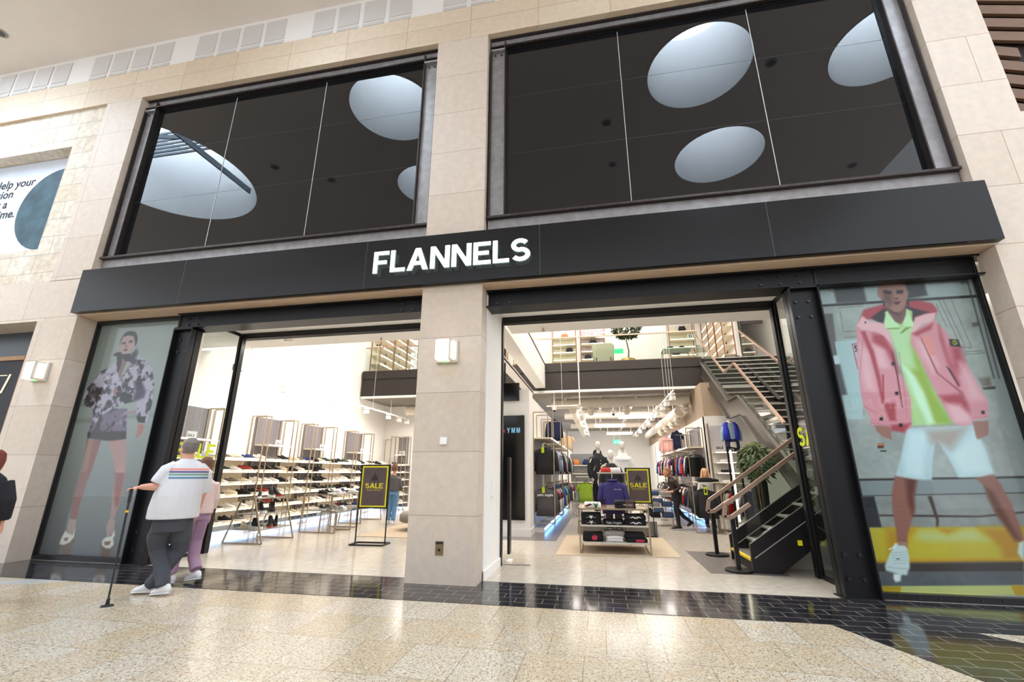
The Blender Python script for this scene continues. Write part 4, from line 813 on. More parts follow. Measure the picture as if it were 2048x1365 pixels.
# domes, sprinklers
def dome(loc, label):
    t = thing('security_camera', label, 'camera', loc); b = MB(); b.cyl((0,0,.12),(0,0,0),.07,n=16); b.cyl((0,0,.6),(0,0,.1),.02,n=8); b.build('housing', M_white, parent=t)
    b = MB(); b.ball((0,0,0),(.05,.05,.06)); b.build('lens_dome', mat('black_dome', (14,14,16), .1), parent=t, smooth=True)
dome((-7.5,1.95,3.45), 'white dome camera at the end of the shoe track'); dome((-1.45,9.2,3.42), 'dome camera at the left end of the cross duct'); dome((.55,10.6,3.42), 'dome camera between the two aisle tracks')
t = thing('smoke_detector', 'white round smoke detector on the left soffit', 'detector', (-6.3,1.9,4.04)); MB().cyl((0,0,0),(0,0,-.05),.09,n=20,r2=.07).build('housing', M_white, parent=t)
for x, l in ((-4.3,'left'),(-.95,'right')):
    t = thing('sprinkler_head', 'small sprinkler head under the soffit of the %s doorway' % l, 'sprinkler', (x,2.1,4.04)); b = MB(); b.cyl((0,0,0),(0,0,-.05),.012,n=8); b.cyl((0,0,-.05),(0,0,-.055),.04,n=12); b.build('deflector', M_brass, parent=t)
t = thing('exit_sign', 'green exit sign hanging at the back of the shop', 'sign', (1.0,21,3.1)); MB().box((-.22,-.02,-.12),(.22,.02,.12)).build('panel', mat('exit_green', (40,190,120), .5, noise=0, emit=(70,220,140), estr=.9), parent=t)
b = MB(); b.box((-.15,-.024,-.03),(-.03,-.02,.03)); b.box((.05,-.024,-.06),(.11,-.02,.06)); b.build('pictogram', M_white, parent=t); b = MB(); b.cyl((-.15,0,.12),(-.15,0,.93),.005,n=5); b.build('hanger_rod', M_white, parent=t); b = MB(); b.cyl((.15,0,.12),(.15,0,.93),.005,n=5); b.build('hanger_rod', M_white, parent=t)
# hanging screens
t = thing('hanging_screen', 'small dark screen hanging on a black pole', 'screen', (-2.08,4.5,3.05))
MB().box((-.24,-.03,-.02),(.24,.03,.42)).build('display', mat('black_screen', (12,12,14), .12, noise=0), parent=t, bevel=.006); MB().cyl((-.12,0,.42),(-.12,0,1.7),.022,n=10).build('pole', M_frame, parent=t); MB().cyl((-.12,0,1.66),(-.12,0,1.7),.09,n=14).build('ceiling_plate', M_frame, parent=t)
t = thing('video_wall', 'tall black glossy screen on the partition end, reflecting the mall', 'screen', (-2.02,4.58,.35))
MB().box((-.28,-.04,0),(.29,.018,2.34)).build('display', mat('black_screen', (12,12,14)), parent=t, bevel=.005)
letters('YMM', (-.13,-.043,1.93), (1,0,0), (0,0,1), .12, .001, mat('letter_reflection', (130,190,225), .5, noise=0, emit=(120,180,220), estr=.25), t, each=False, gap=.3, aspect=.8)  # lettering mirrored in the dark screen, built on as faintly glowing letters
b = MB(); b.box((-.24,-.042,1.93),(-.18,-.04,2.02)); b.build('flag_reflection', mat('red_reflection', (150,40,60), .5), parent=t)  # red part of the same mirror image, put on as a coloured patch
t = thing('framed_totem', 'slim dark framed stand just inside the right doorway', 'stand', (-1.5,1.62,0)); MB().box((-.04,0,.12),(.0,.14,1.62)).build('panel', M_frame, parent=t, bevel=.004); MB().box((-.05,-.02,0),(.02,.16,.03)).build('base', M_white, parent=t)
t = thing('floor_bolt', 'thin steel drop bar on the floor by the white pier', 'bar', (-1.56,1.42,0)); MB().bar((0,0,.012),(.42,0.02,.012),.02,.012).build('rod', M_bare, parent=t)
# ================= shoes =================
def shoe_mesh(kind):
    up_, so = MB(), MB()
    out = [(-.135,-.03),(-.14,0),(-.135,.03),(-.06,.036),(.04,.045),(.1,.04),(.14,.012),(.138,-.015),(.1,-.042),(.04,-.042),(-.06,-.034)]
    th = .03 if kind != 'boot' else .038
    so.prism(out[::-1], (0,0,th), (1,0,0), (0,1,0), -th) if False else so.prism(out, (0,0,0), (1,0,0), (0,1,0), th)
    ax, ay = (0,1,0), (0,0,1)
    top = {'low': [.07,.094,.086,.074,.1,.096,.078,.06,.05,.036], 'boot': [.15,.182,.188,.186,.18,.135,.092,.07,.055,.04], 'chunky': [.085,.11,.102,.092,.116,.11,.09,.072,.062,.048]}[kind]
    xs = [-.134,-.124,-.105,-.07,-.042,-.02,.015,.06,.105,.134]; ws = [.01,.026,.031,.032,.033,.034,.037,.041,.036,.012]
    rings = []
    for x, w, h in zip(xs, ws, top): rings.append(((x,0,th+(h-th)/2), w, (h-th)/2, ax, ay))
    up_.loft(rings, n=10)
    lc = MB()
    for k in range(4): x = -.005+k*.022; h = np.interp(x, xs, top); lc.box((x,-.02,h-.006),(x+.009,.02,h+.004))
    return up_, so, lc
M_swhite = mat('white_rubber', (236,234,230), .5, noise=.02)
SH = {'black': mat('shoe_black', (28,28,30), .6, noise=.1), 'white': mat('shoe_white', (240,238,234), .5, noise=.02), 'grey': mat('shoe_grey', (120,116,112), .7, noise=.08),
      'cream': mat('shoe_cream', (226,214,190), .6, noise=.04), 'navy': mat('shoe_navy', (46,64,120), .6, noise=.06), 'green': mat('shoe_green', (52,84,74), .6), 'red': mat('shoe_red', (160,56,46), .6), 'lime': mat('shoe_lime', (170,196,60), .6)}
SOLE = {'white': M_swhite, 'black': SH['black'], 'red': SH['red'], 'cream': SH['cream']}
shoe_p = {}
HID = {}
def shoe(kind, c, s, loc, rz, label, group, detail=False, sc=1.0):
    key = (kind, c, s, detail)
    if key not in shoe_p:
        u, so, lc = shoe_mesh(kind)
        if detail:
            r = thing('trainer', label, 'shoe', loc, rz, group); ub = u.build('upper', SH[c], parent=r, smooth=True); so.build('sole', SOLE[s], parent=r); lc.build('laces', SH['white' if c in ('black','navy') and kind == 'low' else c], parent=r)
        else:
            u.m = [0]*len(u.f); u.add(so.v, so.f, 1); u.add(lc.v, lc.f, 1 if c == 'black' else 0)
            r = u.build('trainer', [SH[c], SOLE[s]]); r.location = loc; r.rotation_euler[2] = rz; tag(r, label, 'shoe', group)
        shoe_p[key] = r; r.scale = (sc, sc, sc*1.12); return r
    r = dup(shoe_p[key], loc, rz, label, group); r.scale = (sc, sc, sc*1.12); return r
combos = [('low','black','white'),('low','white','white'),('chunky','black','black'),('chunky','white','white'),('low','grey','white'),('chunky','cream','cream'),('low','black','black'),('chunky','black','white'),('low','white','white'),('low','grey','white'),('chunky','black','white'),('low','white','white'),('low','black','white'),('chunky','white','white'),('low','black','black'),('low','cream','white'),('low','navy','white'),('chunky','black','white'),('low','white','white'),('chunky','green','white'),('low','black','white'),('chunky','red','white'),('low','white','white')]
# ================= shoe shelving =================
ZS = [.29,.58,.87,1.13,1.40,1.67]
def frame_rect(mb, y, x0, x1, z0, z1, w=.022): mb.path([(x0,y,z0),(x0,y,z1),(x1,y,z1),(x1,y,z0)], w); mb.bar((x0,y,z0+.01),(x1,y,z0+.01),w,w)
def shelf_unit(y0, y1, bay, label, flip=None):
    """unit against the left wall; or against the back wall when flip gives (x, y)"""
    t = thing('shoe_display', label, 'display shelves', (XW,0,0) if flip is None else (flip[0],flip[1],0), 0 if flip is None else R(-90), 'shoe display units on the white wall')
    def T(*p): return p
    for z in ZS:
        b = MB(); b.box((0,y0+.01,z-.03),(.42,y1-.01,z)); s = b.build('shelf', M_shelf, parent=t)
        l = MB(); l.box((.395,y0+.04,z-.036),(.422,y1-.04,z-.022)); l.build('led_strip', M_led, parent=s)
    b = MB(); b.box((0,y0,.1),(.01,y1,1.67)); b.build('back_panel', M_shelf if not bay else M_rib, parent=t)
    pl = MB(); pl.box((0,y0,0),(.3,y1,.12)); po = pl.build('plinth', M_white, parent=t); l = MB(); l.box((.30,y0,.1),(.33,y1,.12)); l.build('led_strip', M_ledb, parent=po)
    if bay:
        b = MB(); b.box((.0,y0+.15,1.7),(.02,y1-.12,2.74)); b.build('ribbed_panel', M_rib, parent=t)
        for y in (y0+.02,y0+.2,y1-.2,y1-.02):
            f = MB(); frame_rect(f, y, .03, .43, .02, 2.74); f.build('upright_frame', M_brass, parent=t)
        b = MB(); b.box((.05,y0+.2,2.02),(.43,y1-.2,2.05)); s = b.build('shelf', M_shelf, parent=t); l = MB(); l.box((.41,y0+.22,2.016),(.434,y1-.22,2.04)); l.build('led_strip', M_led, parent=s)
        b = MB(); b.box((.3,(y0+y1)/2-.02,2.05),(.31,(y0+y1)/2+.22,2.19)); b.build('price_card', mat('clear_card', (215,215,220), .3, noise=.02), parent=t)
        word('SALE', 'lettering', (.313,(y0+y1)/2-.0,2.08), (R(90),0,R(90)), .08, M_txt, t, .0008)
    return t
segs = [(1.0,2.78,1),(2.78,3.9,0),(3.9,5.18,1),(5.18,5.86,0),(5.86,7.12,1),(7.12,8.22,0),(8.22,9.56,1),(9.56,10.95,0)]
k = 0; rnd = random.Random(5)
for i, (a, c, bay) in enumerate(segs):
    shelf_unit(a, c, bay, ('tall framed' if bay else 'low plain')+' shoe shelves on the white wall, %s unit from the window' % ORD[i])
    n = {0:4,1:3,2:4,3:2,4:4,5:3,6:4,7:3}[i]
    for si, z in enumerate(ZS):
        for j in range(n):
            y = a+.22+(c-a-.4)*j/max(1, n-1)*1.0 if n > 1 else (a+c)/2
            if i == 0 and y < 1.5: continue
            kind, cl, so = combos[rnd.randrange(len(combos)) if rnd.random() < .93 else 0]; k += 1
            col = cl+(' trainer with white sole' if so == 'white' and cl != 'white' else ' trainer')
            shoe(kind, cl, so, (XW+.23+rnd.uniform(-.02,.03), y+rnd.uniform(-.03,.03), z), R(38)+rnd.uniform(-.3,.25), '%s, %s along, %s shelf up, %s wall unit from the window' % (col, ORD[j], ORD[si], ORD[i]), 'trainers on the wall shelves', sc=1.2)
# unit on the back wall
shelf_unit(-.35, .35, 1, 'framed shoe shelves on the end wall facing the doorway', flip=(-7.75, 11.2))
for si, z in enumerate(ZS):
    for j in range(2):
        kind, cl, so = combos[(k*3+si) % len(combos)]; k += 1
        shoe(kind, cl, so, (-7.93+.33*j, 10.95, z), rnd.uniform(-.5,.5), '%s trainer on the %s shelf of the end wall unit, %s from the corner' % (cl, ORD[si], ORD[j]), 'trainers on the end wall')
f = MB(); f.path([(-8.5,11.12,1.2),(-8.5,11.12,2.65),(-8.25,11.12,2.65),(-8.25,11.12,1.2)], .022); t = f.build('wall_frame', M_brass); tag(t, 'empty bronze frame on the end wall near the corner', 'frame')
# ================= nesting shoe tables =================
def shoe_table(loc, rz, w, d, h, label, shelves, splay=.12):
    t = thing('display_table', label, 'table', loc, rz, 'metal shoe tables')
    for s in (-1, 1):
        f = MB(); x = s*w/2
        f.path([(x,-d/2,.012),(x,-d/2+splay,h),(x,d/2-splay,h),(x,d/2,.012),(x,-d/2,.012)], .024); f.build('leg_frame', M_brass, parent=t)
    for z in shelves:
        q = splay*z/h; b = MB(); b.box((-w/2,-d/2+q,z-.02),(w/2,d/2-q,z)); b.build('shelf', mat('glass_shelf', (150,150,148), .15, noise=.05), parent=t)
    return t
TA = (-7.1,2.92,0); rzA = R(8)
def loc_in(base, rz, p): return (base[0]+p[0]*math.cos(rz)-p[1]*math.sin(rz), base[1]+p[0]*math.sin(rz)+p[1]*math.cos(rz), p[2])
shoe_table((-7.1,2.92,0), R(90), .95, .9, .86, 'metal shoe table with splayed legs nearest the left doorway', [.27,.56,.86], splay=.3)
for j, (kind, cl, so, x, y, z) in enumerate([('chunky','black','white',-.3,-.1,.86),('boot','black','white',.08,-.08,.86),('boot','black','red',.34,.0,.86),('boot','black','white',-.34,-.12,.56),('boot','black','white',-.1,-.05,.56),('boot','black','black',.22,-.05,.56),('boot','black','black',.36,.08,.56),('boot','black','white',-.3,-.15,.27),('boot','black','red',.02,-.2,.27),('boot','black','black',.2,-.1,.27),('boot','black','black',.38,-.05,.27),('chunky','cream','cream',-.25,.2,.27)]):
    p = loc_in((-7.1,2.92), R(90), (x,y,z)); shoe(kind, cl, so, p, R(-30)+R(25)*((j*7) % 5-2)/2, '%s %s, %s from the left on the %s of nearest metal table' % (cl, 'sock trainer' if kind == 'boot' else 'chunky trainer', ORD[j if j < 3 else (j-3 if j < 7 else j-7)], {.86:'top',.56:'middle shelf',.27:'bottom shelf'}[z]), 'trainers on the nearest table', True)
shoe_table((-6.75,4.9,0), R(90), 1.2, .8, .86, 'tall metal shoe table behind the nearest one', [.5,.86], .02)
shoe_table((-6.4,4.6,0), R(90), .7, .4, .48, 'low metal nesting table beside the tall shoe table', [.48], .01)
shoe_table((-7.0,6.9,0), R(90), 1.2, .7, .82, 'third metal shoe table deeper along the shoe wall', [.45,.82], .12)
for bi, (bx, by, zz, n, nm) in enumerate([(-6.75,4.9,.86,5,'top of the second metal table'),(-6.75,4.9,.5,4,'shelf of the second metal table'),(-6.4,4.6,.48,2,'low nesting table'),(-7.0,6.9,.82,4,'top of the third metal table'),(-7.0,6.9,.45,3,'shelf of the third metal table')]):
    for j in range(n):
        kind, cl, so = [('low','black','black'),('chunky','black','white'),('low','grey','white'),('low','white','white'),('low','navy','white')][(j+bi) % 5]
        shoe(kind, cl, so, (bx+rnd.uniform(-.08,.08), by-.45*(n > 2)-.2*(n == 2)+j*(.95 if n > 2 else .4)/max(1, n-1), zz), R(-20)+rnd.uniform(-.5,.5), '%s trainer, %s from the doorway on the %s' % (cl, ORD[j], nm), 'trainers on the metal tables')
# ottoman and rug
b = MB(); b.box((-5.45,3.9,0),(-3.6,6.4,.012)); tag(b.build('rug', mat('sand_rug', (184,168,146), .95, noise=.08, nscale=60)), 'sand coloured rug under the round ottoman', 'rug')
t = thing('ottoman', 'round grey brown upholstered ottoman on a steel ring base', 'ottoman', (-4.45,5.3,0)); b = MB(); b.loft([((0,0,.2),.5,.5,(1,0,0),(0,1,0)),((0,0,.23),.56,.56,(1,0,0),(0,1,0)),((0,0,.38),.56,.56,(1,0,0),(0,1,0)),((0,0,.43),.5,.5,(1,0,0),(0,1,0))], n=28); b.build('seat', mat('taupe_velvet', (142,132,122), .9, noise=.1), parent=t, smooth=True)
b = MB(); b.tube([(.42*math.cos(a),.42*math.sin(a),.015) for a in [2*math.pi*k/20 for k in range(21)]], .012); 
for a in (.6,2.7,4.8): b.cyl((.42*math.cos(a),.42*math.sin(a),.01),(.42*math.cos(a),.42*math.sin(a),.2),.012,n=6)
b.build('base', M_bare, parent=t)
# ================= SALE easels =================
M_poster = mat('sale_board_print', (92,80,80), .35, noise=.18, nscale=5); M_yel = mat('sale_yellow', (222,214,40), .45, noise=.02)
def easel(loc, label, ww=.62, z0=.68, z1=1.52, rz=0):
    t = thing('sale_easel', label, 'sign', loc, rz)
    b = MB(); 
    for s in (-1, 1): b.bar((s*(ww/2+.03),0,.02),(s*(ww/2+.03),0,z1+.02),.02,.02)
    b.path([(-ww/2-.06,-.18,.012),(ww/2+.06,-.18,.012),(ww/2+.06,.18,.012),(-ww/2-.06,.18,.012),(-ww/2-.06,-.18,.012)], .03); b.build('stand', M_frame, parent=t)
    f = MB(); f.box((-ww/2-.04,-.02,z0-.03),(ww/2+.04,.02,z1+.03)); f.build('board_frame', M_frame, parent=t, bevel=.003)
    f = MB(); f.box((-ww/2,-.024,z0),(ww/2,-.02,z1)); f.build('yellow_border', M_yel, parent=t); f = MB(); f.box((-ww/2+.03,-.027,z0+.03),(ww/2-.03,-.024,z1-.03)); f.build('print', M_poster, parent=t)
    o, w = letters('SALE', (0,-.027,0), (1,0,0), (0,0,1), .1, .002, M_yel, t, each=False, gap=.08, aspect=1.25, name='lettering'); o[0].location = (-w/2,0,(z0+z1)/2-.04)
    word('SELECTED LINES ONLY', 'small_lettering', (0,-.029,(z0+z1)/2-.085), (R(90),0,0), .03, M_yel, t, .0005, 'CENTER')
    # engraved statue motif
    m = MB(); cz = (z0+z1)/2+.16; m.prism([(-.09,cz-.08),(-.06,cz+.02),(-.02,cz+.05),(0,cz+.13),(.02,cz+.05),(.06,cz+.02),(.09,cz-.08),(.03,cz-.03),(0,cz-.09),(-.03,cz-.03)], (0,-.0272,0), (1,0,0), (0,0,1), .0006); m.build('motif', mat('motif_ink', (52,46,48), .5), parent=t)
easel((-4.58,2.9,0), 'SALE board on a black stand on the left doorway floor', .56, .70, 1.50, R(3))
easel((.84,5.3,0), 'SALE board on a black stand behind the folded clothes table', .5, .72, 1.46)
# ================= centre table of folded clothes =================
b = MB(); b.prism([(-.85,2.45),(1.25,2.6),(1.25,5.0),(-.85,5.0)], (0,0,0), (1,0,0), (0,1,0), .01); tag(b.build('rug', mat('sand_rug', (184,168,146))), 'sand coloured rug under the clothes table', 'rug')
t = thing('display_table', 'champagne metal three tier table of folded clothes inside the right doorway', 'table', (.175,2.65,.01))
for s in (-1, 1):
    f = MB(); f.path([(s*.6,0,.012),(s*.6,0,.75),(s*.6,1.0,.75),(s*.6,1.0,.012),(s*.6,0,.012)], .026); f.build('leg_frame', M_brass, parent=t)
for z in (.19,.47,.75): b = MB(); b.box((-.6,0,z-.025),(.6,1.0,z)); b.build('shelf', M_brass if z == .75 else mat('pale_shelf', (200,194,184), .4, noise=.02), parent=t)
FB = {'black': mat('cotton_black', (26,26,30), .85, noise=.1, bump=.3), 'white': mat('cotton_white', (236,234,232), .85, noise=.02), 'grey': mat('cotton_grey', (150,146,144), .85, noise=.08), 'blue': mat('denim_fold', (58,78,112), .85, noise=.1)}
def folded(c, loc, w, d, h, label, group, mark=None, rz=0):
    b = MB(); n = 20
    rings = []
    for z, s in ((0,.92),(h*.15,1),(h*.8,1),(h,.9)): rings.append([( (w/2*s)*max(-1,min(1,1.35*math.cos(a))), (d/2*s)*max(-1,min(1,1.35*math.sin(a))), z+.006*math.sin(3*a)) for a in [2*math.pi*k/n for k in range(n)]])
    vs = [p for r in rings for p in r]; fs = []
    for i in range(3):
        for j in range(n): fs.append((i*n+j, i*n+(j+1) % n, (i+1)*n+(j+1) % n, (i+1)*n+j))
    fs += [tuple(range(n))[::-1], tuple(range(3*n, 4*n))]; b.add(vs, fs)
    o = b.build('folded_garment', FB[c], smooth=True); o.location = loc; o.rotation_euler[2] = rz; tag(o, label, 'garment', group)
    if mark:
        for (pts, mc) in mark:
            q = MB(); q.prism(pts, (0,-d/2-.002,0), (1,0,0), (0,0,1), .0015); q.build('print', mc, parent=o)
    return o
M_mw = mat('print_white', (226,226,222), .7, noise=.02); M_mr = mat('print_pink', (200,50,80), .7, noise=.05)
zz = .01; tx = .175
palm = [([(-.1,.02),(-.02,.045),(-.03,.07),(0,.055),(.03,.07),(.02,.045),(.1,.02),(.02,.035),(0,.0),(-.02,.035)], M_mw)]
bones = [([(-.11,.03),(-.05,.06),(0,.04),(.05,.06),(.11,.03),(.04,.04),(.02,.015),(0,.03),(-.02,.015),(-.04,.04)], M_mw)]
yf = 2.84
for nm, c, x, z, h, mk in [('black sweatshirt on the left of the middle shelf, lower of two','black',-.4,.47,.09,palm),('black hoodie on the left of the middle shelf, upper of two','black',-.4,.56,.1,palm),
    ('black shirt with white lettering in the middle of the middle shelf','black',-.0,.47,.08,None),('black bone print sweatshirt on the right of the middle shelf, lower of two','black',.38,.47,.09,bones),('black bone print sweatshirt on the right of the middle shelf, upper of two','black',.38,.56,.09,bones),
    ('black hoodie with pink print on the left of the bottom shelf','black',-.38,.19,.14,[([(-.02,.03),(.06,.02),(.08,.09),(.02,.11),(-.02,.08)], M_mr)]),('white shirt in the middle of the bottom shelf, lower of two','white',.0,.19,.05,None),('white shirt in the middle of the bottom shelf, upper of two','white',.0,.24,.05,None),('grey knit on top of the white shirts','grey',.0,.29,.08,None),
    ('black shirt with pink print on the right of the bottom shelf','black',.38,.19,.07,[([(-.02,.01),(.12,.01),(.12,.05),(-.02,.05)], M_mr)]),('crumpled black hoodie on top of the pink print shirt','black',.34,.26,.08,None),
    ('black sweatshirt on the table top, lower of two at the right','black',.22,.75,.06,None),('black sweatshirt on the table top, upper of two at the right','black',.22,.81,.07,None),('white and brown folded shirt on the table top at the left','white',-.36,.75,.09,[([(-.16,.03),(-.05,.08),(.0,.06),(-.1,.02)], mat('print_brown', (90,50,44), .8))])]:
    folded(c, (tx+x, yf+.03, z+zz), .36 if c != 'white' else .3, .3, h, nm, 'folded clothes on the champagne table', mk, R(2))
word('Palm Angels', 'lettering', (tx+0,yf-.13,.5), (R(90),0,0), .055, M_mw, None, .001, 'CENTER'); o = bpy.data.objects['lettering'] if False else None
def parent_keep(o, p): o.parent = p; o.matrix_parent_inverse = p.matrix_world.inverted()
lo = [x for x in bpy.data.objects if x.name.startswith('lettering') and x.parent is None][-1]
tgt = [x for x in bpy.data.objects if x.get('label', '').startswith('black shirt with white lettering')][0]
lo.parent = tgt; lo.location = (0,-.153,.02); lo.rotation_euler = (R(90),0,0)
t = thing('acrylic_sign_block', 'clear brand block with white lettering on the table top', 'sign', (tx+.27,2.72,.76)); MB().box((-.1,0,0),(.1,.03,.12)).build('block', mat('smoky_acrylic', (92,72,72), .1, noise=.02), parent=t, bevel=.003); word('Palm Angels', 'lettering', (0,-.002,.05), (R(90),0,0), .032, M_mw, t, .0008, 'CENTER')
t = thing('acrylic_sign_block', 'clear acrylic block on the left of the table top', 'sign', (tx-.2,2.9,.76)); MB().box((-.09,0,0),(.09,.03,.14)).build('block', glass('acrylic', (225,205,215)), parent=t)
t = thing('succulent', 'small green succulent on the table top', 'plant', (tx-.3,2.74,.76)); b = MB()
for k in range(9): a = k*.7; b.loft([((0,0,.0),.012),((.03*math.cos(a),.03*math.sin(a),.05),.012),((.06*math.cos(a),.06*math.sin(a),.1),.002)], n=6)
b.build('leaves', mat('succulent_green', (50,120,70), .5), parent=t, smooth=True)
# ================= hanging garments =================
GC = {'black': (38,38,42), 'charcoal': (84,82,84), 'white': (232,230,226), 'navy': (36,46,84), 'blue': (44,84,168), 'sky': (150,176,196), 'red': (196,36,38), 'grey': (150,146,144), 'beige': (206,178,148), 'green': (120,190,150), 'pink': (232,178,172), 'lime': (146,176,52), 'purple': (96,76,150), 'khaki': (96,100,66), 'royal': (50,60,190)}
GM = {k: mat('cloth_'+k, v, .85, noise=.07, nscale=18, bump=.25) for k, v in GC.items()}
M_gloss = mat('cloth_glossy_black', (20,20,22), .28, noise=.1, bump=.3)
M_hang = mat('hanger_dark', (40,38,38), .4)
gp = {}
def garment_mb(kind):
    b = MB(); X, Y = (1,0,0), (0,1,0)
    if kind == 'puffer':
        rings = [((0,0,-.03),.07,.05,X,Y),((0,0,-.06),.14,.05,X,Y)]
        for k in range(7): z = -.09-.08*k; rings += [((0,0,z),.225,.065,X,Y),((0,0,z-.04),.245,.1,X,Y)]
        rings.append(((0,0,-.66),.22,.06,X,Y)); b.loft(rings, n=12)
        for s in (-1, 1):
            r = []
            for k in range(7): z = -.1-.075*k; x = s*(.22+.012*k); r += [((x,0,z),.05),((x+.004*s,0,z-.037),.066)]
            b.loft(r, n=8)
        return b
    th = .028 if kind == 'shirt' else .04; L = .66
    prof = [(-.03,.06,.7),(-.05,.11,.8),(-.075,.19,1),(-.11,.225,1.1),(-.25,.225,1.0),(-.45,.225,1.15),(-L,.232,1.25)]
    b.loft([((0,0,z),w,th*q,X,Y) for z, w, q in prof], n=14)
    e = -.3 if kind == 'shirt' else -.58
    for s in (-1, 1): b.loft([((s*.19,0,-.085),(.05,.03)),((s*.235,0,-.16),(.055,.034)),((s*.27,0,(e-.1)/2),(.05,.034)),((s*.285,.0,e),(.042,.03))], n=8)
    if kind == 'hoodie': b.loft([((0,-.02,-.02),.1,.05,X,Y),((0,.03,.0),.11,.06,X,Y),((0,.05,-.1),.12,.05,X,Y),((0,.05,-.16),.06,.03,X,Y)], n=10)
    else: b.loft([((0,0,-.05),.075,.04,X,Y),((0,0,-.005),.06,.045,X,Y)], n=10, cap=True)
    return b
def hanger_mb():
    b = MB(); b.tube([(.012,0,.04),(.03,0,.07),(.012,0,.095),(-.012,0,.09),(-.016,0,.07)], .003, n=5); b.cyl((.012,0,.045),(0,0,-.02),.003,n=5); b.tube([(-.2,0,-.075),(-.1,0,-.035),(0,0,-.018),(.1,0,-.035),(.2,0,-.075)], .009, n=6); return b
KN = {'jacket':'jacket','shirt':'t-shirt','puffer':'puffer jacket','hoodie':'hoodie'}
def garment(kind, c, loc, rz, label, group):
    key = (kind, c)
    if key not in gp:
        t = thing('hanging_garment', label, 'garment', loc, rz, group)
        garment_mb(kind).build('garment_body', (M_gloss if kind == 'puffer' and c == 'black' else GM[c]), parent=t, smooth=True); hanger_mb().build('hanger', M_hang, parent=t); gp[key] = t; return t
    return dup(gp[key], loc, rz, label, group)
def rail(p, q, label, h0=None):
    b = MB(); b.bar(p, q, .03, .03)
    if h0 is not None:
        pass
    o = b.build('clothes_rail', M_brass); return tag(o, label, 'rail')
rg = random.Random(11)
seqU = ['black','black','charcoal','beige','grey','sky','blue','sky','sky','charcoal','black','navy','royal','black','white','black']
seqL = ['charcoal','black','navy','black','white','red','navy','white','beige','black','charcoal','black','white','black','charcoal','grey','black','white']
seqU2 = ['black','black','navy','sky','navy','royal','beige','navy','grey','black','beige','green','black']
seqL2 = ['blue','blue','navy','beige','pink','green','black','charcoal','white','black','navy','black','lime']
ki = 0
def fill(x, y0, y1, z, seq, kinds, rz, where, group, step=.115):
    n = int((y1-y0)/step)
    for k in range(n):
        c = seq[k % len(seq)]; kd = kinds[k % len(kinds)]; w = ORD[k] if k < len(ORD) else ORD[25]
        garment(kd, c, (x+rg.uniform(-.015,.015), y0+k*step, z-.09), rz+rg.uniform(-.07,.07), '%s %s, %s from the front, %s' % (c, KN[kd], w, where), group)
for bi, (y0, y1) in enumerate([(5.42,7.4),(7.9,10.0),(10.5,12.8)]):
    sh = ('first','second','third')[bi]
    rail((-1.36,y0-.12,2.08),(-1.36,y1+.05,2.08),'upper clothes rail of the %s bay on the partition wall' % sh); rail((-1.36,y0-.12,1.10),(-1.36,y1+.05,1.10),'lower clothes rail of the %s bay on the partition wall' % sh)
    fill(-1.36, y0, y1, 2.08, [seqU,seqU2,seqU][bi], ['jacket','jacket','hoodie','shirt'], 0, 'upper rail, %s partition bay' % sh, 'garments on the partition wall rails', .115+.02*bi)
    fill(-1.36, y0, y1, 1.12, [seqL,seqL2,seqL][bi], ['jacket','shirt','shirt','jacket'], 0, 'lower rail, %s partition bay' % sh, 'garments on the partition wall rails', .115+.02*bi)
    t = thing('rail_frame', 'champagne metal frame of the %s partition bay' % sh, 'frame')
    for y in (y0-.14, y1+.08): fr_ = MB(); frame_rect(fr_, y, -1.62, -1.12, .22, 2.85); fr_.build('upright_frame', M_brass, parent=t)
    for y in (y0+.5, y1-.5): fr_ = MB(); frame_rect(fr_, y, -1.62, -1.32, 2.25, 2.85); fr_.build('upper_frame', M_brass, parent=t)
    s = MB(); s.box((-1.66,y0,2.2),(-1.2,y1,2.23)); s = tag(s.build('display_shelf', M_shelf), 'lit shelf over the %s partition bay' % sh, 'shelf'); l = MB(); l.box((-1.2,y0+.05,2.2),(-1.18,y1-.05,2.225)); l.build('led_strip', M_led, parent=s)
    p = MB(); p.box((-1.66,y0,0),(-1.4,y1,.1)); p = tag(p.build('plinth', M_white), 'white plinth glowing blue under the %s partition bay' % sh, 'plinth'); l = MB(); l.box((-1.4,y0,.07),(-1.36,y1,.1)); l.build('led_strip', M_ledb, parent=p)
seqR = ['black','black','white','navy','navy','red','purple','navy','white','black','navy','blue','red','beige','sky','white','sky']
seqR2 = ['black','charcoal','black','white','navy','black','white','charcoal','red','black','white','grey']
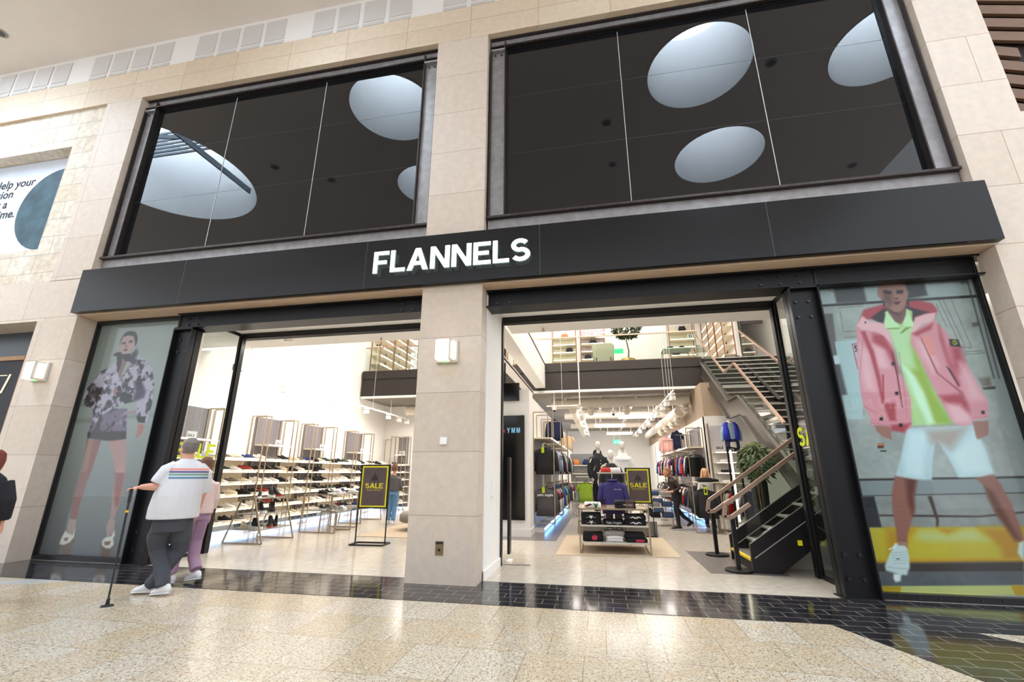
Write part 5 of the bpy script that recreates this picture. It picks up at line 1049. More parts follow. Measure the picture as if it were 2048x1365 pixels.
for bi, (y0, y1) in enumerate([(8.45,10.6),(11.1,13.4),(13.9,16.2)]):
    sh = ('first','second','third')[bi]
    rail((2.78,y0-.15,2.02),(2.78,y1+.05,2.02),'upper clothes rail of the %s bay on the right wall' % sh); rail((2.78,y0-.15,1.10),(2.78,y1+.05,1.10),'lower clothes rail of the %s bay on the right wall' % sh)
    fill(2.78, y0, y1, 2.02, seqR, (['puffer','puffer','jacket','jacket','shirt'] if bi == 0 else ['jacket','shirt','hoodie']), 0, 'upper rail, %s right wall bay' % sh, 'garments on the right wall rails', .15)
    fill(2.78, y0, y1, 1.10, seqR2, ['jacket','puffer','shirt','shirt'], 0, 'lower rail, %s right wall bay' % sh, 'garments on the right wall rails', .15)
    t = thing('rail_frame', 'champagne metal frame of the %s right wall bay' % sh, 'frame')
    for y in (y0-.2, y1+.1): fr_ = MB(); frame_rect(fr_, y, 2.55, 3.0, .1, 2.66); fr_.build('upright_frame', M_brass, parent=t)
    for y in (y0+.4, y1-.5): fr_ = MB(); frame_rect(fr_, y, 2.7, 3.0, 2.15, 2.6); fr_.build('upper_frame', M_brass, parent=t)
    s = MB(); s.box((2.6,y0,2.1),(3.05,y1,2.13)); s = tag(s.build('display_shelf', M_shelf), 'lit shelf over the %s right wall bay' % sh, 'shelf'); l = MB(); l.box((2.58,y0+.05,2.1),(2.6,y1-.05,2.125)); l.build('led_strip', M_led, parent=s)
    p = MB(); p.box((2.85,y0,0),(3.05,y1,.1)); p = tag(p.build('plinth', M_white), 'white plinth glowing blue under the %s right wall bay' % sh, 'plinth'); l = MB(); l.box((2.81,y0,.07),(2.85,y1,.1)); l.build('led_strip', M_ledb, parent=p)
    pn = MB(); pn.box((3.02,y0+.3,2.15),(3.045,y1-.3,2.75)); tag(pn.build('ribbed_panel', M_rib), 'grey ribbed panel over the %s right wall bay' % sh, 'panel')
# items shown on the lit shelves
def bust_top(c, loc, rz, label, kind='jacket'):
    t = thing('display_garment', label, 'garment', loc, rz, 'tops displayed above the wall rails'); garment_mb(kind).build('garment_body', GM[c], parent=t, smooth=True); MB().cyl((0,0,-.68),(0,0,-.62),.08,n=12).build('base', M_white, parent=t)
bust_top('pink', (2.7,13.6,2.82), 0, 'pink hoodie shown above the right wall rails', 'hoodie'); bust_top('navy', (2.7,10.8,2.82), R(40), 'dark t-shirt shown above the right wall rails', 'shirt')
bust_top('navy', (-1.33,7.65,2.95), R(-30), 'dark sweatshirt shown above the partition rails'); bust_top('beige', (-1.33,13.2,2.9), 0, 'cream t-shirt shown above the partition rails', 'shirt')
# freestanding rack near the stair
def free_rack(loc, w, d, h, label, group, seq, n, kinds, rz=0, where=''):
    t = thing('clothes_rack', label, 'rack', loc, rz); b = MB()
    for s in (-1, 1): b.path([(s*w/2,-d/2,.012),(s*w/2,-d/2,h),(s*w/2,d/2,h),(s*w/2,d/2,.012),(s*w/2,-d/2,.012)], .022)
    b.bar((-w/2,-d/2,.012),(w/2,-d/2,.012),.022,.022); b.build('frame', M_brass, parent=t)
    b = MB(); b.box((-w/2,-d/2,h-.02),(w/2,d/2,h)); b.build('top_shelf', mat('pale_shelf', (200,194,184)), parent=t); b = MB(); b.bar((0,-d/2,h-.08),(0,d/2,h-.08),.02,.02); b.build('rail', M_brass, parent=t)
    for k in range(n): 
        p = loc_in(loc, rz, (0,-d/2+.06+(d-.12)*k/max(1,n-1),0)); garment(kinds[k % len(kinds)], seq[k % len(seq)], (p[0],p[1],loc[2]+h-.17), rz+rg.uniform(-.05,.05), '%s %s, %s from the front %s' % (seq[k % len(seq)], KN[kinds[k % len(kinds)]], ORD[k], where), group)
free_rack((2.52,6.45,0), .62, .9, 1.16, 'champagne clothes rack with dark shirts in front of the far stair rail', 'garments on the rack by the stair', ['black','black','black','navy','black','charcoal','navy'], 9, ['jacket'], R(-6), 'on the rack by the stair')
free_rack((3.35,6.7,0), .62, .9, 1.12, 'champagne clothes rack behind the stair handrails', 'garments on the rack behind the stair rail', ['navy','white','grey','white','red','white','beige','charcoal'], 9, ['jacket','shirt'], R(30), 'on the rack behind the stair rail')
free_rack((-.55,10.3,0), .62, .9, 1.25, 'clothes rack beside the left rails deep in the aisle', 'garments on the deep aisle rack', ['lime','white','black','black','white'], 6, ['shirt','jacket'], R(0), 'on the deep aisle rack')
folded('black', (2.5,6.2,1.16), .34, .3, .1, 'black folded top on the rack by the stair', 'folded tops on the rack by the stair'); folded('black', (2.72,6.5,1.16), .3, .3, .07, 'dark folded top further back on the rack by the stair', 'folded tops on the rack by the stair')
q = thing('price_ticket', 'lime price ticket on the rack by the stair', 'ticket', (2.45,5.98,.98)); MB().box((-.04,-.004,-.11),(.04,0,.07)).build('card', M_lime, parent=q); MB().box((-.022,-.006,-.07),(.022,-.004,.02)).build('print', M_txt, parent=q)
for lab, p in (('upper',(-1.4,5.36,1.93)),('lower',(-1.4,5.36,.98))): q = thing('price_ticket', 'lime price ticket on the %s rail of the first partition bay' % lab, 'ticket', p); MB().box((-.035,-.01,-.08),(.035,-.004,.06)).build('card', M_lime, parent=q)
g0 = [o for o in bpy.data.objects if o.get('label','').startswith('charcoal jacket, first from the front, lower rail, first partition')][0]
word('palm angels', 'lettering', (0,-.05,-.2), (R(90),0,0), .085, M_mw, g0, .002, 'CENTER', .002)
# low denim tables behind the easel
for i, (x, y) in enumerate([(1.55,7.6),(1.5,9.2)]):
    t = thing('display_table', 'low metal table of folded jeans %s' % ('behind the SALE board' if i == 0 else 'deeper in the aisle'), 'table', (x,y,0))
    for s in (-1, 1): MB().path([(s*.35,-.3,.012),(s*.35,-.3,.78),(s*.35,.3,.78),(s*.35,.3,.012),(s*.35,-.3,.012)], .022).build('leg_frame', M_brass, parent=t)
    for z in (.22,.5,.78): b = MB(); b.box((-.35,-.3,z-.02),(.35,.3,z)); b.build('shelf', mat('pale_shelf', (200,194,184)), parent=t)
    for z, lv_ in ((.22,'bottom'),(.5,'middle'),(.78,'top')):
        for k, c in enumerate(['black','blue'] if z < .7 else ['blue','grey']): folded(c if z != .5 or k else 'grey', (x-.17+.34*k, y-.1, z), .28, .3, .12, 'folded %s garment %s on the %s of the %s low table' % ({'black':'dark','blue':'denim','grey':'grey'}[c if z != .5 or k else 'grey'], ('at left','at right')[k], lv_, ('near','far')[i]), 'folded clothes on the low tables')
# T stand with the purple hoodie
t = thing('t_stand', 'champagne clothes stand behind the folded clothes table', 'stand', (.22,4.1,0)); b = MB(); b.path([(-.28,0,.02),(-.28,0,1.36),(.28,0,1.36),(.28,0,.02)], .022); b.path([(-.28,-.35,.012),(-.28,.45,.012)], .022); b.path([(.28,-.35,.012),(.28,.45,.012)], .022); b.path([(-.28,.45,.02),(-.28,.45,1.36),(.28,.45,1.36),(.28,.45,.02)], .022); b.build('frame', M_brass, parent=t)
b = MB(); b.box((-.31,-.05,1.36),(.31,.5,1.385)); b.build('top_shelf', mat('pale_shelf', (200,194,184)), parent=t); b = MB(); b.bar((0,-.3,1.33),(0,.45,1.33),.018,.018); b.build('arm', M_brass, parent=t)
GM['deep_purple'] = mat('cloth_deep_purple', (56,52,112), .85, noise=.08, bump=.25)
hd = garment('hoodie', 'deep_purple', (.22,3.82,1.24), 0, 'purple blue hoodie hanging at the front of the clothes stand', 'garments on the clothes stand'); word('Palm Angels', 'lettering', (.02,-.045,-.2), (R(90),0,0), .03, M_mw, hd, .001)
for k, c in enumerate(['black','red','black','white','black']): garment('jacket', c, (.22,3.98+.11*k,1.235), 0, '%s jacket, %s behind the purple hoodie on the stand' % (c, ORD[k]), 'garments on the clothes stand')
for k, (dx, c) in enumerate([(-.1,'red'),(.1,'white')]):
    FB['red'] = mat('cotton_red', (196,60,50), .85, noise=.1)
    folded(c, (.2+dx,4.2,1.385), .22, .26, .09, '%s folded knit on the stand shelf' % c, 'folded knits on the stand')
# ================= people =================
def v3(*a): return Vector(a)
def hand(mb, w, d, n, side, curl=.5, s=1.0):
    """w wrist, d pointing direction, n palm normal, side thumb side vector"""
    w, d, n, side = Vector(w), Vector(d).normalized(), Vector(n).normalized(), Vector(side).normalized()
    mb.loft([(w,.024*s,.018*s,side,n),(w+d*.03*s,.033*s,.016*s,side,n),(w+d*.085*s,.04*s,.014*s,side,n)], n=10)
    for k, (o, L) in enumerate([(.029,.072),(.01,.08),(-.01,.075),(-.028,.058)]):
        b0 = w+d*.075*s+side*o*s; pts = [b0]; dd = d.copy(); p = b0
        for j, fr_ in enumerate((.45,.32,.23)):
            p = p+dd*L*fr_*s; pts.append(p.copy()); dd = (dd+n*curl*(1.0 if j == 0 else 1.3)).normalized()
        mb.loft([(q, (.0092-.0012*i)*s) for i, q in enumerate(pts)], n=8)
    t0 = w+d*.03*s+side*.026*s; td = (side*.8+d*.6+n*.35).normalized(); t1 = t0+td*.035*s; t2 = t1+(td+d*.7+n*curl).normalized()*.03*s
    mb.loft([(t0,.013*s),(t1,.011*s),(t2,.0085*s)], n=8)
def head(mb, c, r, f, s=1.0, u=(0,0,1)):
    c, r, f, u = Vector(c), Vector(r).normalized(), Vector(f).normalized(), Vector(u).normalized()
    prof = [(-.115,.02,.025,.045),(-.1,.04,.045,.035),(-.07,.056,.068,.016),(-.03,.066,.083,.004),(.01,.072,.092,-.004),(.05,.074,.094,-.01),(.08,.066,.082,-.012),(.105,.045,.055,-.012),(.118,.018,.022,-.012)]
    mb.loft([(c+u*z*s+f*o*s, a*s, b*s, r, f) for z, a, b, o in prof], n=16)
    mb.loft([(c+f*.085*s+u*.015*s,.008*s),(c+f*.1*s-u*.015*s,.012*s),(c+f*.09*s-u*.03*s,.013*s)], n=8)
    for q in (-1, 1): mb.ball(c+r*.073*s*q-u*.01*s, (.012*s,.02*s,.032*s), n=8, k=5)
    mb.loft([(c+f*.078*s-u*.058*s-r*.022*s,.007*s),(c+f*.092*s-u*.057*s,.009*s),(c+f*.078*s-u*.058*s+r*.022*s,.007*s)], n=6)
def hair_cap(mb, c, r, f, s=1.0):
    c, r, f, u = Vector(c), Vector(r).normalized(), Vector(f).normalized(), Vector((0,0,1))
    mb.loft([(c+u*z*s-f*o*s, a*s, b*s, r, f) for z, o, a, b in [(-.075,.045,.06,.05),(-.03,.036,.078,.07),(.02,.028,.082,.082),(.06,.017,.081,.094),(.09,.014,.072,.086),(.118,.014,.05,.06),(.13,.014,.02,.025)]], n=16)
def face_bits(par, c, r, f, s=1.0):
    c, r, f = Vector(c), Vector(r).normalized(), Vector(f).normalized()
    for q in (-1, 1): e = MB(); e.ball(c+r*.031*q*s+f*.084*s+Vector((0,0,.012*s)), (.009*s,.007*s,.0055*s), n=8, k=5); e.build('eye', mat('eye_dark', (40,30,28), .3), parent=par, smooth=True)
    e = MB(); e.ball(c+f*.086*s-Vector((0,0,.058*s)), (.013*s,.011*s,.005*s), n=8, k=5); e.build('mouth', mat('lips', (170,84,80), .5), parent=par, smooth=True)
SKIN = mat('skin_fair', (214,160,134), .55, noise=.04, nscale=20); SKIN2 = mat('skin_tan', (206,150,120), .5, noise=.04)
def limb(mb, *pr, n=12): mb.loft([(p, q) for p, q in pr], n=n)
def footwear(par, ank, toe, m_up, m_sole, name='shoe'):
    a, t = Vector(ank), Vector(toe); d = (t-a); d.z = 0; L = d.length; d.normalize(); pitch = (t.z-(a.z-.08))
    s = Vector((-d.y, d.x, 0)); heel = a-d*.075+Vector((0,0,-.07)); tip = t
    b = MB(); ax = (tip-heel).normalized(); up_ = s.cross(ax)*-1 if s.cross(ax).z < 0 else s.cross(ax); N = 8; rings = []
    for k, (f, w, h) in enumerate([(0,.02,.03),(.08,.034,.05),(.3,.036,.055),(.5,.038,.045),(.72,.046,.032),(.9,.04,.024),(1,.015,.014)]): rings.append((heel+(tip-heel)*f+up_*h, w, h, s, up_))
    b.loft(rings, n=12); o = b.build(name, m_up, parent=par, smooth=True)
    b = MB(); b.loft([(heel+(tip-heel)*f+up_*.006, w, .012, s, up_) for f, w in [(0,.022),(.08,.036),(.4,.038),(.72,.048),(.93,.042),(1.01,.016)]], n=12); b.build('sole', m_sole, parent=o)
# ---- man with walking pole, seen from behind ----
P0 = Vector((-5.1,-1.0,0)); Rv = Vector((.7,.714,0)).normalized(); Fv = Vector((-.714,.7,0)).normalized()   # screen-right, away
man = thing('person', 'man in striped white t-shirt and dark trousers walking away with a pole', 'person', tuple(P0))
def L_(a, b, z): return Rv*a+Fv*b+Vector((0,0,z))
fr2 = (Fv*.75-Rv*.66).normalized(); rr2 = Vector((fr2.y,-fr2.x,0))   # head turned to the left
sk = MB(); head(sk, L_(-.07,.03,1.655), rr2, fr2, 1.12)
limb(sk, (L_(-.05,.0,1.46),.075), (L_(-.065,.015,1.56),.066), (L_(-.07,.02,1.62),.06))
sk.loft([(L_(-.09,0,.95),.17,.13,Rv,Fv),(L_(-.08,0,1.2),.2,.14,Rv,Fv),(L_(-.05,0,1.42),.19,.1,Rv,Fv),(L_(-.05,0,1.5),.08,.07,Rv,Fv)], n=16)
limb(sk, (L_(-.22,0,1.42),.06), (L_(-.3,-.02,1.25),.055), (L_(-.32,-.02,1.2),.052), (L_(-.42,-.09,1.2),.037), (L_(-.46,-.115,1.2),.028))
hand(sk, L_(-.455,-.115,1.2), -Rv*.9-Fv*.15+Vector((0,0,-.15)), (.1,0,-1), -Fv, 2.2, 1.0)
limb(sk, (L_(.13,0,1.4),.06), (L_(.17,.05,1.15),.052), (L_(.15,.14,.95),.038), (L_(.14,.16,.9),.03)); hand(sk, L_(.14,.16,.9), (0,0.1,-1), -Rv, Fv, .4, 1.05)
fuse('body', sk, SKIN, man, .008)
hr = MB(); hr.loft([(L_(-.07,.0,1.60),.062,.075,rr2,fr2),(L_(-.07,.01,1.67)-fr2*.02,.088,.1,rr2,fr2),(L_(-.07,.01,1.73)-fr2*.028,.084,.098,rr2,fr2),(L_(-.07,.01,1.79)-fr2*.02,.04,.05,rr2,fr2)], n=16)
hm = mat('grey_hair', (120,112,106), .8, noise=.3, nscale=60); fuse('hair', hr, hm, man, .01, 1); face_bits(man, L_(-.07,.03,1.655), rr2, fr2, 1.12)
sh = MB(); sh.loft([(L_(-.09,-.01,.83),.265,.215,Rv,Fv),(L_(-.095,0,.95),.262,.225,Rv,Fv),(L_(-.085,0,1.1),.252,.215,Rv,Fv),(L_(-.06,0,1.28),.235,.175,Rv,Fv),(L_(-.045,0,1.4),.215,.145,Rv,Fv),(L_(-.045,0,1.47),.16,.11,Rv,Fv),(L_(-.05,0,1.53),.08,.075,Rv,Fv)], n=20)
limb(sh, (L_(-.15,0,1.42),.1), (L_(-.24,-.01,1.37),.1), (L_(-.3,-.02,1.27),.085), (L_(-.315,-.02,1.235),.08)); limb(sh, (L_(.06,0,1.41),.1), (L_(.14,.02,1.34),.095), (L_(.175,.05,1.2),.08), (L_(.175,.07,1.13),.075))
M_ts = mat('white_jersey', (212,211,215), .8, noise=.02); strip = [mat('striped_jersey', (232,232,236), .8, noise=0)]
_n = strip[0].node_tree; _tc = _n.nodes.new('ShaderNodeTexCoord'); _sp = _n.nodes.new('ShaderNodeSeparateXYZ'); _mr = _n.nodes.new('ShaderNodeMapRange'); _cr = _n.nodes.new('ShaderNodeValToRGB')
_mr.inputs[1].default_value = 1.27; _mr.inputs[2].default_value = 1.43; _n.links.new(_tc.outputs['Object'], _sp.inputs[0]); _n.links.new(_sp.outputs[2], _mr.inputs[0]); _n.links.new(_mr.outputs[0], _cr.inputs[0]); _cr.color_ramp.interpolation = 'CONSTANT'
_w = (212,211,215); _els = [(0,_w),(.12,(92,122,150)),(.24,(150,176,190)),(.3,_w),(.36,(110,150,134)),(.5,_w),(.56,(96,88,130)),(.68,(150,140,176)),(.72,_w),(.76,(222,140,128)),(.9,_w)]
while len(_cr.color_ramp.elements) < len(_els): _cr.color_ramp.elements.new(.5)
for _e, (_p, _c) in zip(_cr.color_ramp.elements, _els): _e.position = _p
for _e, (_p, _c) in zip(_cr.color_ramp.elements, _els): _e.color = (*lin(_c), 1)
_n.links.new(_cr.outputs[0], _n.nodes['Principled BSDF'].inputs['Base Color'])
def pt(c, n):
    a = Vector(c).dot(Rv); 
    if n.dot(Fv) > .25 or a < -.215 or a > .19: return 0
    z = c.z-.0*a
    return 1 if 1.27 <= z <= 1.43 else 0
fuse('t_shirt', sh, [M_ts]+strip, man, .009, 2, pt)
tr = MB(); tr.loft([(L_(-.09,0,.9),.19,.16,Rv,Fv),(L_(-.09,0,.76),.2,.17,Rv,Fv),(L_(-.09,0,.68),.19,.15,Rv,Fv)], n=16)
limb(tr, (L_(-.16,0,.8),.12), (L_(-.2,.08,.62),.115), (L_(-.17,.14,.47),.1), (L_(-.1,.02,.3),.085), (L_(-.06,-.08,.14),.075), (L_(-.055,-.1,.09),.072))
limb(tr, (L_(-.0,0,.8),.125), (L_(.03,.06,.6),.115), (L_(.04,.12,.45),.095), (L_(-.06,.1,.28),.08), (L_(-.16,.08,.12),.075), (L_(-.19,.1,.09),.07))
fuse('trousers', tr, mat('charcoal_trousers', (70,72,80), .85, noise=.1, bump=.2), man, .01)
M_sw = mat('white_shoe', (222,220,222), .5, noise=.03)
footwear(man, L_(-.2,.1,.085), L_(-.34,.16,.02), M_sw, M_sw); footwear(man, L_(-.03,-.12,.1), L_(-.15,-.02,.005), M_sw, M_sw)
pole = thing('walking_pole', 'black walking pole with yellow ring held by the man', 'pole', tuple(P0)); a, b_ = L_(-.5,-.33,.0), L_(-.56,-.155,1.15); b_ = L_(-.535,-.14,1.17)
b = MB(); b.cyl(a, a+(b_-a)*.45, .009, n=8); b.cyl(a+(b_-a)*.44, b_, .012, n=8); b.build('shaft', M_frame, parent=pole)
b = MB(); b.cyl(a+(b_-a)*.88, b_+Vector((0,0,.03)), .018, n=10); b.build('grip', M_frame, parent=pole); b = MB(); b.cyl(a+(b_-a)*.79, a+(b_-a)*.81, .0165, n=10); b.build('ring', mat('yellow_ring', (230,180,40), .4), parent=pole)
b = MB(); b.cyl(a, a+Vector((0,0,.08)), .022, n=10, r2=.014); b.loft([(a,.06,.03,Rv,Fv),(a+Vector((0,0,.02)),.05,.022,Rv,Fv)], n=10); b.build('foot', M_frame, parent=pole)
# ---- companion ----
C0 = Vector((-5.29,-.49,0)); comp = thing('person', 'companion in pale pink top and mauve trousers walking beside the man', 'person', tuple(C0))
sk = MB(); head(sk, L_(-.07,0,1.44), Rv, Fv); limb(sk, (L_(-.07,0,1.25),.055), (L_(-.07,0,1.37),.05)); sk.loft([(L_(-.08,0,.9),.13,.1,Rv,Fv),(L_(-.08,0,1.25),.15,.09,Rv,Fv)], n=12)
for s in (-1, 1): limb(sk, (L_(-.08+.15*s,0,1.22),.045), (L_(-.08+.17*s,.05,1.0),.04), (L_(-.08+.16*s,.16,.82),.028)); hand(sk, L_(-.08+.16*s,.16,.82), (0,0.1,-1), -Rv*s, Fv, .4, .9)
fuse('body', sk, SKIN, comp, .009); face_bits(comp, L_(-.07,0,1.44), Rv, Fv)
hr = MB(); hr.loft([(L_(-.07,-.03,1.36),.07,.07,Rv,Fv),(L_(-.07,-.02,1.45),.088,.09,Rv,Fv),(L_(-.07,-.02,1.53),.08,.09,Rv,Fv),(L_(-.07,-.02,1.575),.04,.05,Rv,Fv)], n=14); fuse('hair', hr, mat('brown_hair', (110,76,58), .7, noise=.2), comp, .01, 1)
sh = MB(); sh.loft([(L_(-.08,0,.84),.19,.15,Rv,Fv),(L_(-.08,0,1.05),.175,.14,Rv,Fv),(L_(-.08,0,1.22),.18,.12,Rv,Fv),(L_(-.08,0,1.3),.08,.07,Rv,Fv)], n=16)
for s in (-1, 1): limb(sh, (L_(-.08+.13*s,0,1.22),.075), (L_(-.08+.18*s,.05,1.02),.065), (L_(-.08+.17*s,.12,.9),.055))
fuse('blouse', sh, mat('pale_pink_blouse', (222,196,190), .85, noise=.08, nscale=40), comp, .01)
tr = MB(); tr.loft([(L_(-.08,0,.92),.15,.12,Rv,Fv),(L_(-.08,0,.76),.165,.13,Rv,Fv)], n=14)
limb(tr, (L_(-.14,0,.8),.1), (L_(-.18,.05,.5),.08), (L_(-.23,.02,.28),.075), (L_(-.24,0,.13),.075)); limb(tr, (L_(-.02,0,.8),.1), (L_(-.03,.08,.5),.08), (L_(-.02,.02,.3),.07), (L_(.03,-.08,.16),.07))
fuse('trousers', tr, mat('mauve_trousers', (160,128,152), .85, noise=.06), comp, .01); footwear(comp, L_(-.24,.02,.09), L_(-.36,.1,.015), M_sw, M_sw); footwear(comp, L_(.04,-.1,.13), L_(-.06,.02,.02), M_sw, M_sw)
# ---- dark clothed person at the left edge ----
E0 = Vector((-7.0,-1.82,0)); e = thing('person', 'person in a dark coat with reddish hair cut by the left edge', 'person', tuple(E0)); rE = Vector((.9,.43,0)).normalized(); fE = Vector((-.43,.9,0)).normalized()
def K_(a, b, z): return rE*a+fE*b+Vector((0,0,z))
sk = MB(); head(sk, K_(0,.02,1.49), rE, fE); limb(sk, (K_(0,0,1.28),.055), (K_(0,0,1.4),.05)); sk.loft([(K_(0,0,.9),.14,.1,rE,fE),(K_(0,0,1.25),.16,.09,rE,fE)], n=12)
for s in (-1, 1): limb(sk, (K_(.17*s,0,1.24),.05), (K_(.2*s,0,1.0),.04), (K_(.19*s,.08,.8),.028)); hand(sk, K_(.19*s,.08,.8), (0,.1,-1), -rE*s, fE, .4, .9)
fuse('body', sk, SKIN, e, .01); face_bits(e, K_(0,.02,1.49), rE, fE)
hr = MB(); hr.loft([(K_(0,-.03,1.36),.075,.07,rE,fE),(K_(0,-.02,1.48),.095,.1,rE,fE),(K_(0,-.02,1.58),.085,.09,rE,fE),(K_(0,-.02,1.62),.04,.05,rE,fE)], n=14); hr.ball(K_(0,-.1,1.52),.06); fuse('hair', hr, mat('auburn_hair', (110,52,42), .7, noise=.2), e, .01, 1)
sh = MB(); sh.loft([(K_(0,0,.62),.22,.17,rE,fE),(K_(0,0,.9),.2,.16,rE,fE),(K_(0,0,1.15),.2,.15,rE,fE),(K_(0,0,1.3),.15,.1,rE,fE),(K_(0,0,1.36),.07,.07,rE,fE)], n=16)
for s in (-1, 1): limb(sh, (K_(.15*s,0,1.25),.085), (K_(.23*s,0,1.05),.075), (K_(.21*s,.06,.84),.06))
fuse('coat', sh, mat('dark_coat', (30,30,38), .85, noise=.1), e, .011)
tr = MB(); 
for s in (-1, 1): limb(tr, (K_(.08*s,0,.75),.1), (K_(.09*s,.1*s,.45),.08), (K_(.09*s,.1*s,.1),.065))
fuse('trousers', tr, GM['black'], e, .011)
for s in (-1, 1): footwear(e, K_(.09*s,.1*s,.09), K_(.09*s,.1*s+.16,.012), GM['black'], M_sw)
# ---- woman in black hurrying left inside the shop ----
W0 = Vector((1.88,6.7,0)); w = thing('person', 'woman in sheer black top and black leggings hurrying left in the shop', 'person', tuple(W0)); X_, Y_ = Vector((1,0,0)), Vector((0,1,0)); fW = Vector((-.95,-.3,0)).normalized(); rW = Vector((fW.y,-fW.x,0))
sk = MB(); head(sk, (-.2,-.02,1.39), rW, fW, .98); limb(sk, ((-.1,0,1.2),.05), ((-.17,0,1.31),.047)); sk.loft([((-.02,0,.85),.1,.13,X_,Y_),((-.05,0,1.0),.09,.12,X_,Y_),((-.08,0,1.18),.1,.15,X_,Y_),((-.1,0,1.25),.06,.07,X_,Y_)], n=14)
limb(sk, ((-.05,-.16,1.18),.045), ((.05,-.2,1.0),.038), ((-.12,-.2,.92),.03), ((-.17,-.2,.91),.024)); hand(sk, (-.17,-.2,.91), (-1,0,0), (0,0,-1), (0,1,0), 1.0, .9)
limb(sk, ((-.1,.16,1.18),.045), ((-.06,.22,.98),.038), ((-.22,.15,.95),.026)); hand(sk, (-.22,.15,.95), (-1,0,0), (0,0,-1), (0,-1,0), 1.0, .9)
fuse('body', sk, SKIN2, w, .008); face_bits(w, (-.2,-.02,1.39), rW, fW, .98)
hr = MB(); hair_cap(hr, (-.2,-.02,1.39), rW, fW, .98); hr.ball((-.07,.03,1.42),.036); fuse('hair', hr, mat('light_brown_hair', (146,108,74), .7, noise=.2), w, .009, 1)
sh = MB(); sh.loft([((-.02,0,.84),.115,.15,X_,Y_),((-.05,0,1.0),.105,.14,X_,Y_),((-.08,0,1.17),.115,.165,X_,Y_),((-.1,0,1.24),.08,.1,X_,Y_),((-.13,0,1.29),.055,.055,X_,Y_)], n=14)
limb(sh, ((-.05,-.15,1.185),.066), ((.05,-.2,1.0),.054), ((-.1,-.2,.92),.04)); limb(sh, ((-.1,.15,1.185),.066), ((-.06,.22,.98),.054), ((-.18,.165,.955),.038))
fuse('sheer_top', sh, mat('sheer_black', (56,40,36), .7, noise=.25, nscale=60), w, .009)
tr = MB(); tr.loft([((0,0,.9),.12,.15,X_,Y_),((0,0,.76),.13,.16,X_,Y_)], n=12); limb(tr, ((.0,-.07,.78),.095), ((-.06,-.08,.48),.065), ((-.03,-.08,.28),.055), ((-.02,-.08,.09),.04)); limb(tr, ((.02,.07,.78),.095), ((-.02,.08,.5),.065), ((.14,.08,.3),.052), ((.28,.08,.2),.04))
fuse('leggings', tr, mat('black_leggings', (34,34,38), .8, noise=.06), w, .009); footwear(w, (-.03,-.08,.09), (-.22,-.1,.012), GM['black'], M_sw); footwear(w, (.29,.08,.2), (.2,.06,.06), GM['black'], M_sw)
# ---- blonde woman behind the rack ----
B0 = Vector((2.74,7.25,0)); w2 = thing('person', 'blonde woman in a pale top standing behind the clothes rack by the stair', 'person', tuple(B0)); f2 = Vector((.1,-1,0)).normalized(); r2 = Vector((-1,-.1,0)).normalized()
sk = MB(); head(sk, (0,0,1.37), r2, f2); limb(sk, ((0,.01,1.15),.05), ((0,0,1.28),.047)); sk.loft([((0,0,.8),.14,.1,X_,Y_),((0,0,1.15),.16,.09,X_,Y_)], n=12)
for s in (-1, 1): limb(sk, ((.15*s,0,1.12),.042), ((.2*s,-.02,.9),.036), ((.14*s,-.2,.82),.026)); hand(sk, (.14*s,-.2,.82), (0,-1,-.1), (0,0,-1), (-s,0,0), .6, .9)
fuse('body', sk, SKIN, w2, .008); face_bits(w2, (0,0,1.37), r2, f2)
hr = MB(); hair_cap(hr, (0,0,1.37), r2, f2); hr.loft([((0,.05,1.1),.12,.05,X_,Y_),((0,.04,1.25),.125,.07,X_,Y_),((0,.03,1.38),.1,.09,X_,Y_),((0,.02,1.45),.088,.09,X_,Y_),((0,.01,1.5),.05,.055,X_,Y_)], n=14)
for s in (-1, 1): hr.loft([((.06*s,-.03,1.46),.03),((.092*s,-.03,1.36),.028),((.105*s,-.04,1.24),.03),((.1*s,-.05,1.12),.02)], n=8)
fuse('hair', hr, mat('blonde_hair', (216,176,130), .6, noise=.15), w2, .01, 1)
sh = MB(); sh.loft([((0,0,.78),.18,.13,X_,Y_),((0,0,1.0),.16,.12,X_,Y_),((0,0,1.13),.17,.11,X_,Y_),((0,0,1.2),.08,.07,X_,Y_)], n=14)
for s in (-1, 1): limb(sh, ((.13*s,0,1.12),.065), ((.2*s,-.02,.9),.055), ((.15*s,-.17,.83),.042))
fuse('top', sh, mat('pale_top', (214,210,208), .8, noise=.06), w2, .01); tr = MB(); tr.loft([((0,0,.85),.15,.11,X_,Y_),((0,0,.72),.16,.12,X_,Y_)], n=12)
for s in (-1, 1): limb(tr, ((.08*s,0,.75),.09), ((.08*s,0,.45),.065), ((.08*s,0,.09),.05))
fuse('trousers', tr, GM['navy'], w2, .011)
for s in (-1, 1): footwear(w2, (.08*s,.02,.09), (.09*s,-.15,.012), GM['black'], M_sw)
